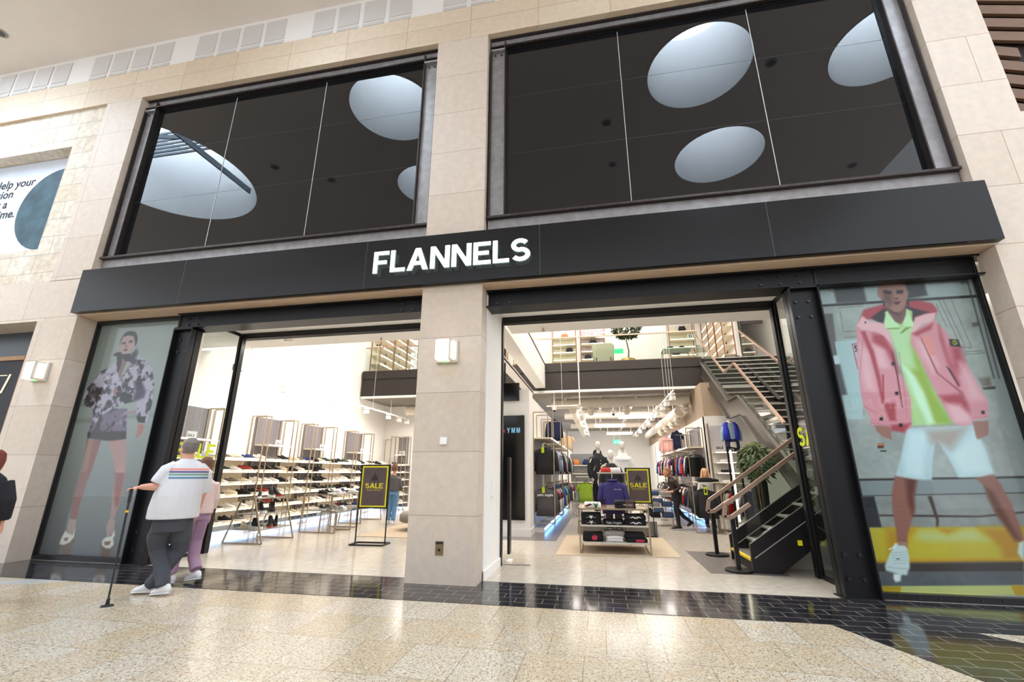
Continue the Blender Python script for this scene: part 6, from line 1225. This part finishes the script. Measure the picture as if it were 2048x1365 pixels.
# ---- person in jeans behind the left easel (upper body behind the board) ----
J0 = Vector((-5.6,6.3,0)); jn = thing('person', 'person in pale blue jeans standing behind the SALE board at left', 'person', (-5.75,6.3,0))
sk = MB(); head(sk, (.0,0,1.5), X_, Y_); limb(sk, ((0,0,1.28),.052), ((0,0,1.42),.048)); sk.loft([((0,0,.9),.14,.1,X_,Y_),((0,0,1.25),.16,.09,X_,Y_)], n=12)
for s in (-1, 1): limb(sk, ((.15*s,0,1.22),.042), ((.19*s,.02,1.0),.036), ((.15*s,.18,.9),.026)); hand(sk, (.15*s,.18,.9), (0,1,0), (0,0,-1), (-s,0,0), .6, .9)
fuse('body', sk, SKIN, jn, .01); hr = MB(); hair_cap(hr, (0,0,1.5), X_, Y_); hr.loft([((0,-.03,1.42),.075,.07,X_,Y_),((0,-.02,1.52),.09,.095,X_,Y_),((0,-.02,1.62),.045,.05,X_,Y_)], n=12); fuse('hair', hr, mat('brown_hair', (110,76,58)), jn, .011, 1)
sh = MB(); sh.loft([((0,0,.88),.18,.14,X_,Y_),((0,0,1.22),.18,.12,X_,Y_),((0,0,1.3),.08,.07,X_,Y_)], n=14)
for s in (-1, 1): limb(sh, ((.14*s,0,1.2),.07), ((.2*s,.02,1.0),.06), ((.16*s,.15,.91),.045))
fuse('jumper', sh, GM['charcoal'], jn, .011); tr = MB(); tr.loft([((0,0,.92),.15,.11,X_,Y_),((0,0,.78),.16,.12,X_,Y_)], n=12)
for s in (-1, 1): limb(tr, ((.08*s,0,.8),.09), ((.075*s-.02,.03,.45),.07), ((.075*s-.03,0,.1),.062))
fuse('jeans', tr, mat('pale_denim', (92,136,172), .85, noise=.12, bump=.2), jn, .011)
for s in (-1, 1): footwear(jn, (.075*s-.03,0,.09), (.09*s-.05,.16,.012), M_sw, M_sw)
# ================= mannequins =================
M_mann = mat('mannequin_white', (232,226,218), .35, noise=.01)
def mannequin(loc, rz, label, top, bottom, kind, z=0, stripe=None):
    t = thing('mannequin', label, 'mannequin', loc, rz, 'dressed white mannequins in the aisle'); f_ = -Y_
    b = MB(); b.loft([((0,0,1.62),.02,.02,X_,Y_),((0,-.01,1.66),.055,.065,X_,Y_),((0,0,1.72),.07,.085,X_,Y_),((0,0,1.79),.068,.082,X_,Y_),((0,0,1.85),.03,.035,X_,Y_)], n=16); limb(b, ((0,0,1.45),.05),((0,0,1.66),.045))
    b.loft([((0,0,.95),.13,.09,X_,Y_),((0,0,1.15),.12,.09,X_,Y_),((0,0,1.4),.17,.09,X_,Y_),((0,0,1.48),.08,.06,X_,Y_)], n=14)
    for s in (-1, 1):
        limb(b, ((.17*s,0,1.42),.045),((.21*s,0,1.15),.038),((.2*s,-.04,.92),.026)); hand(b, (.2*s,-.04,.92), (0,-.1,-1), (-s,0,0), (0,-1,0), .3); limb(b, ((.09*s,0,.9),.08),((.1*s,0,.5),.055),((.1*s,0,.08),.035)); b.loft([((.1*s,.04,.04),.03,.04,X_,(0,0,1)),((.1*s,-.05,.035),.035,.03,X_,(0,0,1)),((.1*s,-.15,.02),.03,.015,X_,(0,0,1))], n=10)
    fuse('figure', b, M_mann, t, .011)
    b = MB(); w_ = 1.12 if kind != 'track' else 1.0
    b.loft([((0,0,.88),.19*w_,.13,X_,Y_),((0,0,.96),.205*w_,.14,X_,Y_),((0,0,1.2),.2*w_,.135,X_,Y_),((0,0,1.4),.205*w_,.12,X_,Y_),((0,0,1.48),.13,.09,X_,Y_),((0,0,1.54),.07,.07,X_,Y_)], n=18)
    for s in (-1, 1): limb(b, ((.15*s,0,1.42),.085),((.24*s,0,1.2),.075),((.255*s,-.02,1.05),.068),((.235*s,-.04,.92),.05))
    if kind != 'track': b.loft([((0,.02,1.47),.12,.07,X_,Y_),((0,.06,1.52),.13,.08,X_,Y_),((0,.07,1.6),.11,.06,X_,Y_),((0,.05,1.64),.06,.03,X_,Y_)], n=12)
    fuse('top', b, top, t, .011)
    if stripe:
        b = MB()
        for s in (-1, 1): b.tube([(.1*s,-.02,1.535),(.2*s,-.02,1.49),(.29*s,-.04,1.3),(.325*s,-.05,1.1),(.285*s,-.07,.92)], .013, n=6)
        b.bar((0,-.14,.92),(0,-.125,1.45),.016,.01); b.build('stripe', M_mw, parent=t)
    b = MB(); b.loft([((0,0,.95),.16,.11,X_,Y_),((0,0,.8),.17,.12,X_,Y_)], n=12)
    for s in (-1, 1): limb(b, ((.09*s,0,.85),.1),((.1*s,0,.5),.09),((.1*s,0,.12),.08))
    fuse('trousers', b, bottom, t, .012)
    MB().cyl((0,0,-.0),(0,0,.012),.2,n=20).build('base', M_bare, parent=t); return t
b = MB(); b.box((-.6,5.4,0),(1.2,7.0,.3)); tag(b.build('plinth', mat('grey_plinth', (120,116,112), .5)), 'grey display plinth under the mannequins', 'plinth')
m1 = mannequin((-.05,6.3,.33), R(20), 'mannequin in black varsity jacket with white sleeve stripes and black trousers', GM['black'], M_gloss, 'varsity')
b = MB(); b.box((.02,-.165,1.2),(.14,-.155,1.24)); b.box((.0,-.168,1.14),(.12,-.158,1.18)); b.bar((-.19,-.12,1.1),(-.14,-.15,1.22),.02,.01); b.bar((-.2,-.05,1.42),(-.27,-.08,1.3),.03,.012); b.bar((.2,-.05,1.42),(.27,-.08,1.3),.03,.012); b.build('badge', mat('cream_badge', (224,208,170), .7), parent=m1)
b = MB(); 
for k in range(6): b.cyl((0,-.15,.95+.08*k),(0,-.165,.95+.08*k),.011,n=8)
b.build('snap_button', M_mw, parent=m1)
m2 = mannequin((.58,6.4,.33), 0, 'mannequin in white zip hoodie with blue lettering', GM['white'], GM['white'], 'hoodie'); word('PALM ANGELS', 'lettering', (0,-.15,1.33), (R(90),0,0), .05, GM['blue'], m2, .004, 'CENTER')
m3 = mannequin((.25,5.6,.06), 0, 'mannequin in black track jacket with white piping in front of the other two', GM['black'], GM['black'], 'track', stripe=True); m3.location.z = .30-.18; m3.location = (.24,5.15,.05)
word('Palm Angels', 'lettering', (.05,-.14,1.36), (R(90),0,0), .035, M_mw, m3, .003)
# blue vest bust above the end wall shelves
t = thing('torso_bust', 'bust in pale blue shirt and royal blue gilet with dark shorts on the end wall', 'mannequin', (3.6,7.5,2.0)); 
b = MB(); b.loft([((0,0,0),.15,.1,X_,Y_),((0,0,.3),.17,.11,X_,Y_),((0,0,.62),.19,.1,X_,Y_),((0,0,.72),.1,.07,X_,Y_),((0,0,.8),.05,.05,X_,Y_)], n=16)
fuse('figure', b, M_mann, t, .012); b = MB(); b.loft([((0,0,.27),.19,.13,X_,Y_),((0,0,.5),.19,.125,X_,Y_),((0,0,.64),.18,.1,X_,Y_),((0,0,.72),.09,.07,X_,Y_)], n=16)
for s in (-1, 1): limb(b, ((.15*s,0,.62),.07),((.22*s,0,.45),.06),((.24*s,0,.22),.045))
fuse('shirt', b, GM['sky'], t, .012)
for s in (-1, 1): b = MB(); b.loft([((.115*s,-.02,.26),.1,.13,X_,Y_),((.12*s,-.01,.5),.095,.13,X_,Y_),((.125*s,0,.65),.08,.1,X_,Y_),((.09*s,0,.74),.045,.07,X_,Y_)], n=14); b.build('gilet_front', GM['royal'], parent=t, smooth=True)
b = MB(); b.loft([((0,0,.28),.17,.12,X_,Y_),((0,0,.2),.18,.13,X_,Y_)], n=14)
for s in (-1, 1): limb(b, ((.09*s,0,.22),.095),((.1*s,0,0),.09),((.105*s,0,-.06),.088))
fuse('shorts', b, GM['navy'], t, .012)
# folded shelves on the end wall
t = thing('display_shelving', 'white lit shelving with SALE lettering on the end wall', 'display shelves', (3.16,8.0,0))
for z in (.85,1.12,1.39,1.67,1.95):
    b = MB(); b.box((0,-.3,z-.03),(.6,0,z)); s = b.build('shelf', M_shelf, parent=t); b = MB(); b.box((.03,-.315,z-.03),(.57,-.3,z-.012)); b.build('led_strip', M_led, parent=s)
b = MB(); b.path([(-.06,-.05,.05),(-.06,-.05,2.7)], .03); b.path([(-.11,-.35,.05),(-.11,-.35,2.72),(-.11,-.02,2.72)], .03); b.path([(.66,-.05,.05),(.66,-.05,2.7)], .03); b.build('upright_frame', M_brass, parent=t)
b = MB(); b.box((-.0,-.015,1.97),(.64,-.0,2.7)); b.build('back_panel', mat('pale_grey_panel', (206,204,206), .6), parent=t); word('SALE', 'lettering', (.12,-.016,2.04), (R(90),0,0), .09, M_txt, t, .001, bold=.003)
for z, c, n_ in ((1.67,'white','top'),(1.39,'black','second'),(1.12,'white','third'),(.85,'grey','bottom')): folded(c, (3.46,7.82,z), .3, .22, .07, '%s folded top on the %s end wall shelf' % (c, n_), 'folded tops on the end wall shelves')
# bags at the far left of the aisle
t = thing('display_shelving', 'grey shelving with bags at the far end of the aisle', 'display shelves', (-1.5,17.4,0))
for z in (.5,.95,1.35,1.75): b = MB(); b.box((0,-.35,z-.03),(1.6,0,z)); b.build('shelf', M_shelf, parent=t)
b = MB(); b.box((0,0,0),(1.6,.03,2.3)); b.build('back_panel', mat('slate_panel', (126,130,132), .7), parent=t)
for k, (c, x) in enumerate((('beige',-1.2),('navy',-.7))): b = MB(); b.loft([((0,0,0),.16,.09,X_,Y_),((0,0,.15),.18,.1,X_,Y_),((0,0,.28),.1,.07,X_,Y_)], n=14); o = b.build('bag', GM[c] if k else mat('tan_leather', (196,120,60), .5, noise=.05), smooth=True); o.location = (x,17.2,1.75); tag(o, ('tan bag','navy backpack')[k]+' on the far aisle shelving', 'bag')
# green puffer mannequin by the stair
t = thing('torso_bust', 'bust in khaki green puffer jacket behind the stair handrail', 'mannequin', (3.22,4.55,0)); b = MB(); rings = []
for k in range(8): z = 1.95-.085*k; rings += [((0,0,z),.16+.01*min(k,3),.11,X_,Y_),((0,0,z-.045),.19+.01*min(k,3),.15,X_,Y_)]
b.loft([((0,0,2.02),.07,.07,X_,Y_)]+rings, n=16)
for s in (-1, 1):
    r = []
    for k in range(7): r += [((s*(.2+.01*k),0,1.88-.085*k),.065),((s*(.205+.01*k),0,1.84-.085*k),.085)]
    b.loft(r, n=10)
b.build('puffer_jacket', GM['khaki'], parent=t, smooth=True); b = MB(); b.loft([((0,0,1.3),.15,.1,X_,Y_),((0,0,1.1),.16,.12,X_,Y_)], n=12); limb(b, ((-.08,0,1.2),.09),((-.08,0,.65),.075),((-.08,0,.3),.06)); limb(b, ((.08,0,1.2),.09),((.08,0,.65),.075),((.08,0,.3),.06)); fuse('trousers', b, GM['black'], t, .014)
MB().cyl((0,0,0),(0,0,.3),.25,n=24).build('base', M_frame, parent=t)
# ================= staircase =================
M_tread = mat('stair_tread', (104,100,96), .5, noise=.1, nscale=30); M_nose = mat('nosing_metal', (190,186,178), .4, metal=.5); M_warn = mat('nosing_yellow', (226,196,40), .5)
M_riser = mat('stair_riser', (40,34,32), .6); M_str = mat('stringer_steel', (46,44,46), .35, metal=.4, noise=.1); M_str2 = mat('stringer_grey', (92,86,80), .35, metal=.5, noise=.08)
M_rail = mat('handrail_champagne', (196,168,150), .32, metal=.6, noise=.04)
M_bglass = glass('balustrade_glass', (244,249,246))
stc = thing('staircase', 'black steel staircase with glass sides climbing from the right doorway to the gallery', 'staircase', (2.05,1.55,0))
SO = Vector((2.05,1.55,0))
def rel(mb): mb.v = [(v[0]-SO.x, v[1]-SO.y, v[2]-SO.z) for v in mb.v]; return mb
for i in range(6):
    x = 2.07+.26*i; z = .18*(i+1)
    b = MB(); b.box((x,1.58,z-.03),(x+.3,2.62,z)); t = rel(b).build('tread', M_tread, parent=stc)
    b = MB(); b.box((x-.012,1.58,z-.032),(x+.035,2.62,z+.003)); rel(b).build('nosing', M_warn if i in (0,) else M_nose, parent=t)
    b = MB(); b.box((x+.02,1.58,z-.18),(x+.03,2.62,z-.03)); rel(b).build('riser', M_riser, parent=t)
for y0 in (1.53, 2.62):
    b = MB(); b.prism([(2.06,0),(2.06,.38),(3.48,1.34),(3.48,.78),(2.42,0)], (0,y0+.05,0), (1,0,0), (0,0,1), .05); b.v = b.v; s = rel(b).build('stringer', M_str, parent=stc)
    b = MB(); b.bar((2.1,y0-.006,.2),(3.48,y0-.006,1.14),.008,.012); rel(b).build('stringer_groove', M_nose, parent=s)
    b = MB(); b.prism([(2.06,.4),(2.06,.52),(3.5,1.5) ,(3.5,2.1),(2.06,1.05)][0:1]+[(3.5,1.36),(3.5,2.06),(2.06,1.06)], (0,y0+.03,0), (1,0,0), (0,0,1), .012); rel(b).build('glass_panel', M_bglass, parent=stc)
    b = MB(); b.path([(3.5,y0+.02,2.09),(2.06,y0+.02,1.09),(1.8,y0+.02,.92),(1.76,y0+.02,.74),(1.86,y0+.02,.74),(2.14,y0+.02,.93)], .045, h=.055); rel(b).build('handrail', M_rail, parent=stc)
b = MB(); b.box((3.4,1.5,1.16),(5.95,2.7,1.26)); rel(b).build('landing', M_str, parent=stc)
b = MB(); b.prism([(2.42,0),(5.9,0),(5.9,1.15),(3.95,1.15)], (0,2.0,0), (1,0,0), (0,0,1), -.08); b.box((2.5,2.05,0),(2.52,2.06,.01)); rel(b).build('under_stair_wall', M_white, parent=stc)
nt1 = 10
def upper(y0, z0, n, gy, gz):
    for i in range(n):
        y = y0+gy*i; z = z0+gz*(i+1); b = MB(); b.box((3.46,y,z-.03),(5.85,y+gy+.03,z)); t = rel(b).build('tread', M_tread, parent=stc)
        b = MB(); b.box((3.46,y-.01,z-.03),(5.85,y+.03,z+.003)); rel(b).build('nosing', M_nose, parent=t); b = MB(); b.box((3.46,y+.02,z-gz),(5.85,y+.03,z-.03)); rel(b).build('riser', M_riser, parent=t)
upper(2.7,1.26,9,.29,.182); b = MB(); b.box((3.4,5.4,2.82),(5.9,6.35,2.92)); rel(b).build('landing', M_str2, parent=stc)
upper(6.35,2.92,11,.275,.189)
side = [(2.7,1.30),(5.52,3.16),(6.40,3.16),(9.36,5.1),(9.36,4.6),(6.62,2.74),(5.62,2.74),(5.35,2.62),(2.7,.86)]
for x0, m in ((3.36, M_str2), (4.60, M_str), (5.88, M_str2)):
    b = MB(); b.prism(side, (x0,0,0), (0,1,0), (0,0,1), .07); s = rel(b).build('stringer', m, parent=stc)
    b = MB(); b.path([(x0-.03,2.7,1.32),(x0-.03,5.5,3.17),(x0-.03,6.4,3.17),(x0-.03,9.36,5.11)], .06, h=.03); b.path([(x0-.02,2.75,.9),(x0-.02,5.4,2.66)], .08, h=.03); b.path([(x0-.02,6.6,2.76),(x0-.02,9.36,4.62)], .08, h=.03); rel(b).build('flange', m, parent=s)
for x0, rz_ in ((3.38,1), (4.82,0)):
    top = [(3.13,2.26),(5.60,3.99),(6.55,3.97),(9.5,5.98)] if rz_ else [(2.7,2.2),(5.60,4.1),(6.5,4.1),(9.5,6.0)]
    lo_ = [(9.5,5.1),(6.40,3.16),(5.52,3.16),(3.13,1.55)]
    b = MB()
    pts = [(3.13,1.58),(5.52,3.18),(6.40,3.18),(9.4,5.1),(9.4,5.92),(6.5,3.98),(5.6,3.98),(3.13,2.26)]
    b.prism(pts, (x0,0,0), (0,1,0), (0,0,1), .012); rel(b).build('glass_panel', M_bglass, parent=stc)
    b = MB(); b.path([(x0,y,z) for y, z in top], .045, h=.05); rel(b).build('handrail', M_rail, parent=stc)
def post(x, y, label):
    t = thing('barrier_post', label, 'post', (x,y,0)); b = MB(); b.cyl((0,0,0),(0,0,.035),.19,n=28); b.build('base', M_frame, parent=t, bevel=.006); b = MB(); b.box((-.03,-.03,.03),(.03,.03,.76)); b.build('pole', M_frame, parent=t, bevel=.004)
post(1.89,1.62,'black post on a round base carrying the near stair handrail'); post(1.90,2.95,'black post on a round base carrying the far stair handrail')
t = thing('light_column', 'slim black framed cabinet with a vertical light beside the khaki bust', 'cabinet', (2.98,5.2,0)); b = MB(); b.path([(-.12,0,0.02),(-.12,0,1.95),(.12,0,1.9),(.12,0,.02)], .035); b.build('frame', M_frame, parent=t); b = MB(); b.box((-.08,-.02,.35),(-.04,.0,1.88)); b.build('light_tube', M_led, parent=t)
q = thing('warning_sticker', 'small yellow sticker on the stair side', 'sticker', (2.72,1.515,.42)); MB().box((-.03,-.004,-.035),(.03,0,.035)).build('card', mat('glowing_sticker_yellow', (230,220,30), .5, emit=(230,220,30), estr=.15), parent=q);  # sticker colour lifted by a slight glow of its own
# tree behind the stair rail
def leafy(par, cx, cz, rx, rz, n, seed, m, size=.09):
    rr = random.Random(seed); b = MB()
    for _ in range(n):
        u = rr.uniform(0, 2*math.pi); v = rr.uniform(-1, 1); r = rr.uniform(.55, 1)**.6; s = math.sqrt(1-v*v)
        c = Vector((cx[0]+rx*r*s*math.cos(u), cx[1]+rx*r*s*math.sin(u), cz+rz*r*v)); d = Vector((math.cos(u)*.7, math.sin(u)*.7, rr.uniform(-1.1, .1))).normalized(); w = d.cross(Vector((rr.uniform(-1,1), rr.uniform(-1,1), 1))).normalized(); L = size*rr.uniform(.7, 1.3)
        nrm = d.cross(w)*.004
        b.add([c, c+d*L*.5+w*L*.18+nrm, c+d*L, c+d*L*.5-w*L*.18+nrm, c+d*L*.5-nrm*2], [(0,1,4),(1,2,4),(2,3,4),(3,0,4)])
    o = b.build('foliage', m, parent=par); return o
M_leaf = mat('ficus_leaf', (74,92,58), .55, noise=.3, nscale=3); M_bark = mat('bark', (120,96,72), .8, noise=.15)
t = thing('potted_tree', 'bushy ficus tree behind the glass side of the stair', 'tree', (2.98,3.75,0)); leafy(t, (0.02,0,0), 1.6, .3, .34, 460, 3, M_leaf, .13)
b = MB()
for k, a in enumerate((0,2.1,4.2)): b.loft([((.05*math.cos(a),.05*math.sin(a),.4),.018),((.03*math.cos(a+2),.03*math.sin(a+2),.8),.014),((.06*math.cos(a+1),.06*math.sin(a+1),1.5),.01)], n=8)
b.build('trunk', M_bark, parent=t); b = MB(); b.cyl((0,0,0),(0,0,.42),.17,n=20,r2=.2); b.build('pot', M_frame, parent=t)
# ================= gallery =================
b = MB(); b.box((XW,13.5,5),(6.2,13.6,8.6)); st('wall_back.003', b, M_plaster, 'white back wall of the gallery')
b = MB(); b.box((4.95,10.3,5),(5.05,13.5,8.6)); st('wall_right.002', b, M_plaster, 'white side wall of the gallery')
b = MB(); b.box((-2.35,9.6,5),(-1.95,9.9,8.6)); st('wall_inner.005', b, M_plaster, 'white column at the gallery edge')
bal = thing('glass_balustrade', 'glass balustrade with bronze handrail along the gallery edge', 'balustrade', (0,9.0,5.0))
for a, c in ((-8.5,-6.5),(-6.48,-4.5),(-4.48,-2.4),(-1.7,.0),(.02,1.7),(1.72,3.38)): b = MB(); b.box((a,0,.02),(c,.015,.9)); b.build('glass_panel', M_bglass, parent=bal)
for a, c in ((-8.55,-1.7),(-1.7,3.4)): b = MB(); b.box((a,-.02,.9),(c,.035,.94)); b.build('handrail', M_rail, parent=bal)
b = MB(); b.box((-8.55,-.02,0),(3.4,.03,.02)); b.build('base_rail', M_bronze, parent=bal)
M_copper = mat('copper_frame', (150,96,66), .35, metal=.6, noise=.08); M_pink = brickmat('mauve_ribbed_board', (196,178,182), (186,168,174), (170,152,158), .08, 6, .004, 0, rough=.6); M_paleg = mat('pale_shelf_back', (222,218,200), .6, noise=.02)
def gal_unit(loc, rz, w, h, zs, label, panel, leds=True):
    t = thing('shelving_unit', label, 'display shelves', loc, rz, 'gallery shelving'); b = MB(); b.box((0,-.02,0),(w,0,h)); b.build('back_panel', panel, parent=t)
    for x in (0, w):
        b = MB(); b.path([(x,-.03,.0),(x,-.03,h+.08),(x,-.4,h+.08),(x,-.4,0)], .024); b.build('upright_frame', M_copper, parent=t)
    for z in zs:
        b = MB(); b.box((.02,-.38,z-.025),(w-.02,-.02,z)); s = b.build('shelf', M_shelf, parent=t)
        if leds: b = MB(); b.box((.05,-.4,z-.03),(w-.05,-.375,z)); b.build('led_strip', M_led, parent=s)
    return t
zg = [.45,.8,1.15,1.5,1.85,2.2]
for k, y in enumerate((9.5,10.75,12.0)): gal_unit((XW,y,5), R(90), 1.15, 2.4, zg, 'copper framed shelving on the left gallery wall, %s from the balustrade' % ORD[k], M_paleg).scale = (1,1,1)
for o in [x for x in bpy.data.objects if x.get('label','').startswith('copper framed shelving on the left gallery')]: o.rotation_euler[2] = R(90); o.location.x = XW
for k, (x, p) in enumerate(((-3.6,M_pink),(-1.85,M_paleg),(-.6,M_pink),(3.15,M_paleg),(-6.4,M_pink),(-5.0,M_paleg))): gal_unit((x,13.5,5), 0, 1.05, 2.55, zg, 'copper framed shelving on the gallery back wall, %s' % ('behind the column','second from the column','nearest the tree','at the right of the tree','left of the pier','next left of the pier')[k], p)
for k, y in enumerate((10.45,11.5,12.5)):
    gal_unit((4.95,y+.95,5), R(-90), .95, 2.6, zg, 'copper framed shelving on the right gallery wall, %s from the stair' % ORD[k], M_plaster)
rs_ = random.Random(4)
for k, y in enumerate((10.45,11.5,12.5)):
    for si, z in enumerate(zg):
        if rs_.random() < .75:
            cl = rs_.choice(['black','white','cream','black','grey']); shoe('low', cl, 'white', (4.72, y+.25+rs_.random()*.45, 5+z), R(180)+rs_.uniform(-.5,.5), '%s shoe on the %s shelf of the right gallery unit %s from the stair' % (cl, ORD[si], ORD[k]), 'shoes on the right gallery shelves', sc=1.1)
for k, y in enumerate((9.5,10.75,12.0)):
    for si, z in enumerate(zg):
        for j in range(2):
            if rs_.random() < .7:
                cl = rs_.choice(['black','white','cream','black','grey']); shoe('chunky', cl, 'white', (XW+.22, y+.25+j*.5+rs_.random()*.15, 5+z), R(38)+rs_.uniform(-.3,.3), '%s shoe %s on the %s shelf, %s left gallery unit' % (cl, ('nearer the glass','further in')[j], ORD[si], ORD[k]), 'shoes on the left gallery shelves', sc=1.1)
def handbag(loc, c, label, hh=.32):
    t = thing('handbag', label, 'handbag', loc, 0, 'handbags on the gallery shelves'); b = MB(); b.loft([((0,0,0),.14,.06,X_,Y_),((0,0,.1),.16,.07,X_,Y_),((0,0,.2),.12,.05,X_,Y_)], n=14); b.build('bag_body', c, parent=t, smooth=True); b = MB(); b.tube([(-.09,0,.18),(-.03,0,.18+hh),(.03,0,.18+hh),(.09,0,.18)], .006, n=6); b.build('strap', c, parent=t)
handbag((-1.3,13.3,7.2), mat('tan_bag', (186,104,66), .5), 'tan handbag on the top gallery shelf by the column'); handbag((-.05,13.3,6.85), GM['black'], 'black handbag on a gallery shelf beside the armchair'); handbag((3.75,13.3,7.25), GM['black'], 'black handbag on the top gallery shelf right of the tree')
handbag((-1.1,13.25,6.5), GM['black'], 'small dark bag on the middle gallery shelf by the column', .05); handbag((-.3,13.25,6.15), GM['black'], 'small black clutch low behind the armchair', .03); handbag((3.4,13.3,6.15), GM['black'], 'small dark bag low on the gallery shelf right of the tree', .03)
b = MB(); b.box((0,0,0),(.22,.02,.18)); o = b.build('shop_card', M_white); o.location = (3.9,13.1,6.85); tag(o, 'white card with a black D on the gallery shelf', 'card'); word('D', 'lettering', (.04,-.002,.03), (R(90),0,0), .18, M_txt, o, .001, bold=.004)
t = thing('armchair', 'pale green wing armchair on the gallery behind the glass', 'armchair', (.3,9.75,5.01)); b = MB(); b.prism([(-.3,0),(.3,0),(.36,.3),(.4,.66),(.3,.76),(-.3,.76),(-.4,.66),(-.36,.3)], (0,.0,.1), (1,0,0), (0,0,1), -.12); b.build('backrest', mat('sage_fabric', (166,166,146), .9, noise=.04), parent=t, bevel=.03, seg=3)
b = MB(); b.box((-.3,.1,.3),(.3,.6,.45)); b.build('seat', mat('sage_fabric', (176,182,150)), parent=t, bevel=.03); 
for x in (-.32,.32): b = MB(); b.box((x-.05,.1,.3),(x+.05,.55,.62)); b.build('armrest', mat('sage_fabric', (176,182,150)), parent=t, bevel=.02)
for x in (-.25,.25):
    for y in (-.05,.5): b = MB(); b.cyl((x,y,0),(x,y,.32),.015,n=8); b.build('leg', M_frame, parent=t)
t = thing('potted_tree', 'round headed tree in a gold pot on the gallery', 'tree', (1.2,10.4,5.01)); leafy(t, (0,0,0), 1.62, .5, .42, 950, 8, mat('gallery_leaf', (66,84,38), .55, noise=.3, nscale=3), .14)
b = MB(); b.loft([((0,0,.3),.03),((.04,0,.7),.026),((-.02,0,1.1),.02),((0,0,1.5),.015)], n=8); b.build('trunk', M_bark, parent=t); b = MB(); b.loft([((0,0,0),.2,.2,X_,Y_),((0,0,.2),.3,.3,X_,Y_),((0,0,.38),.26,.26,X_,Y_)], n=8); b.build('pot', mat('gold_pot', (176,150,90), .35, metal=.5), parent=t)
t = thing('display_case', 'glass topped display table on the gallery right of the tree', 'table', (2.9,10.4,5.0)); [MB().path([(-.6,q,.02),(-.45,q,.62),(.45,q,.62),(.6,q,.02)], .03).build('leg_frame', M_brass, parent=t) for q in (-.3,.3)]; b = MB(); b.box((-.5,-.35,.62),(.5,.35,.66)); b.build('top', mat('pale_glass_top', (196,214,200), .1), parent=t)
for k, (x, w_) in enumerate(((-.2,.2),(.2,.16))): b = MB(); b.box((x-w_/2,-.1,.66),(x+w_/2,.1,.78)); o = b.build('accessory_box', GM['black'], bevel=.01); o.location = (2.9,10.4,5.0); tag(o, ('black box at left','smaller black box at right')[k]+' on the gallery display table', 'box')
for k, (x, y, z, r) in enumerate(((.35,11.6,6.75,.35),(4.4,8.9,6.6,.3),(4.3,7.9,7.0,.3))):
    t = thing('ring_light', 'glowing ring lamp %s' % ('behind the armchair on the gallery','above the top of the stair','higher above the stair flight')[k], 'light', (x,y,z)); b = MB(); b.tube([(r*math.cos(a),r*math.sin(a),0) for a in [2*math.pi*j/24 for j in range(25)]], .025, n=8); b.build('diffuser', M_led, parent=t); b = MB(); b.cyl((-r,0,0),(-r,0,8.58-z),.004,n=5); b.cyl((r,0,0),(r,0,8.58-z),.004,n=5); b.build('wire', M_white, parent=t)
t = thing('exit_sign', 'green exit sign hanging on the gallery behind the tree', 'sign', (1.0,12.8,6.35)); MB().box((-.2,-.02,-.1),(.2,.02,.1)).build('panel', mat('exit_green', (40,190,140)), parent=t); MB().cyl((0,0,.1),(0,0,2.25),.008,n=6).build('hanger_rod', M_white, parent=t)
t = thing('stair_screen', 'dark sloping screen hung above the stair', 'screen', (4.9,8.8,6.0)); MB().box((-.2,0,0),(.45,.05,1.9)).build('panel', mat('dark_screen', (60,54,56), .3), parent=t); MB().box((-.24,-.02,-.2),(-.2,.04,1.9)).build('edge', M_frame, parent=t)
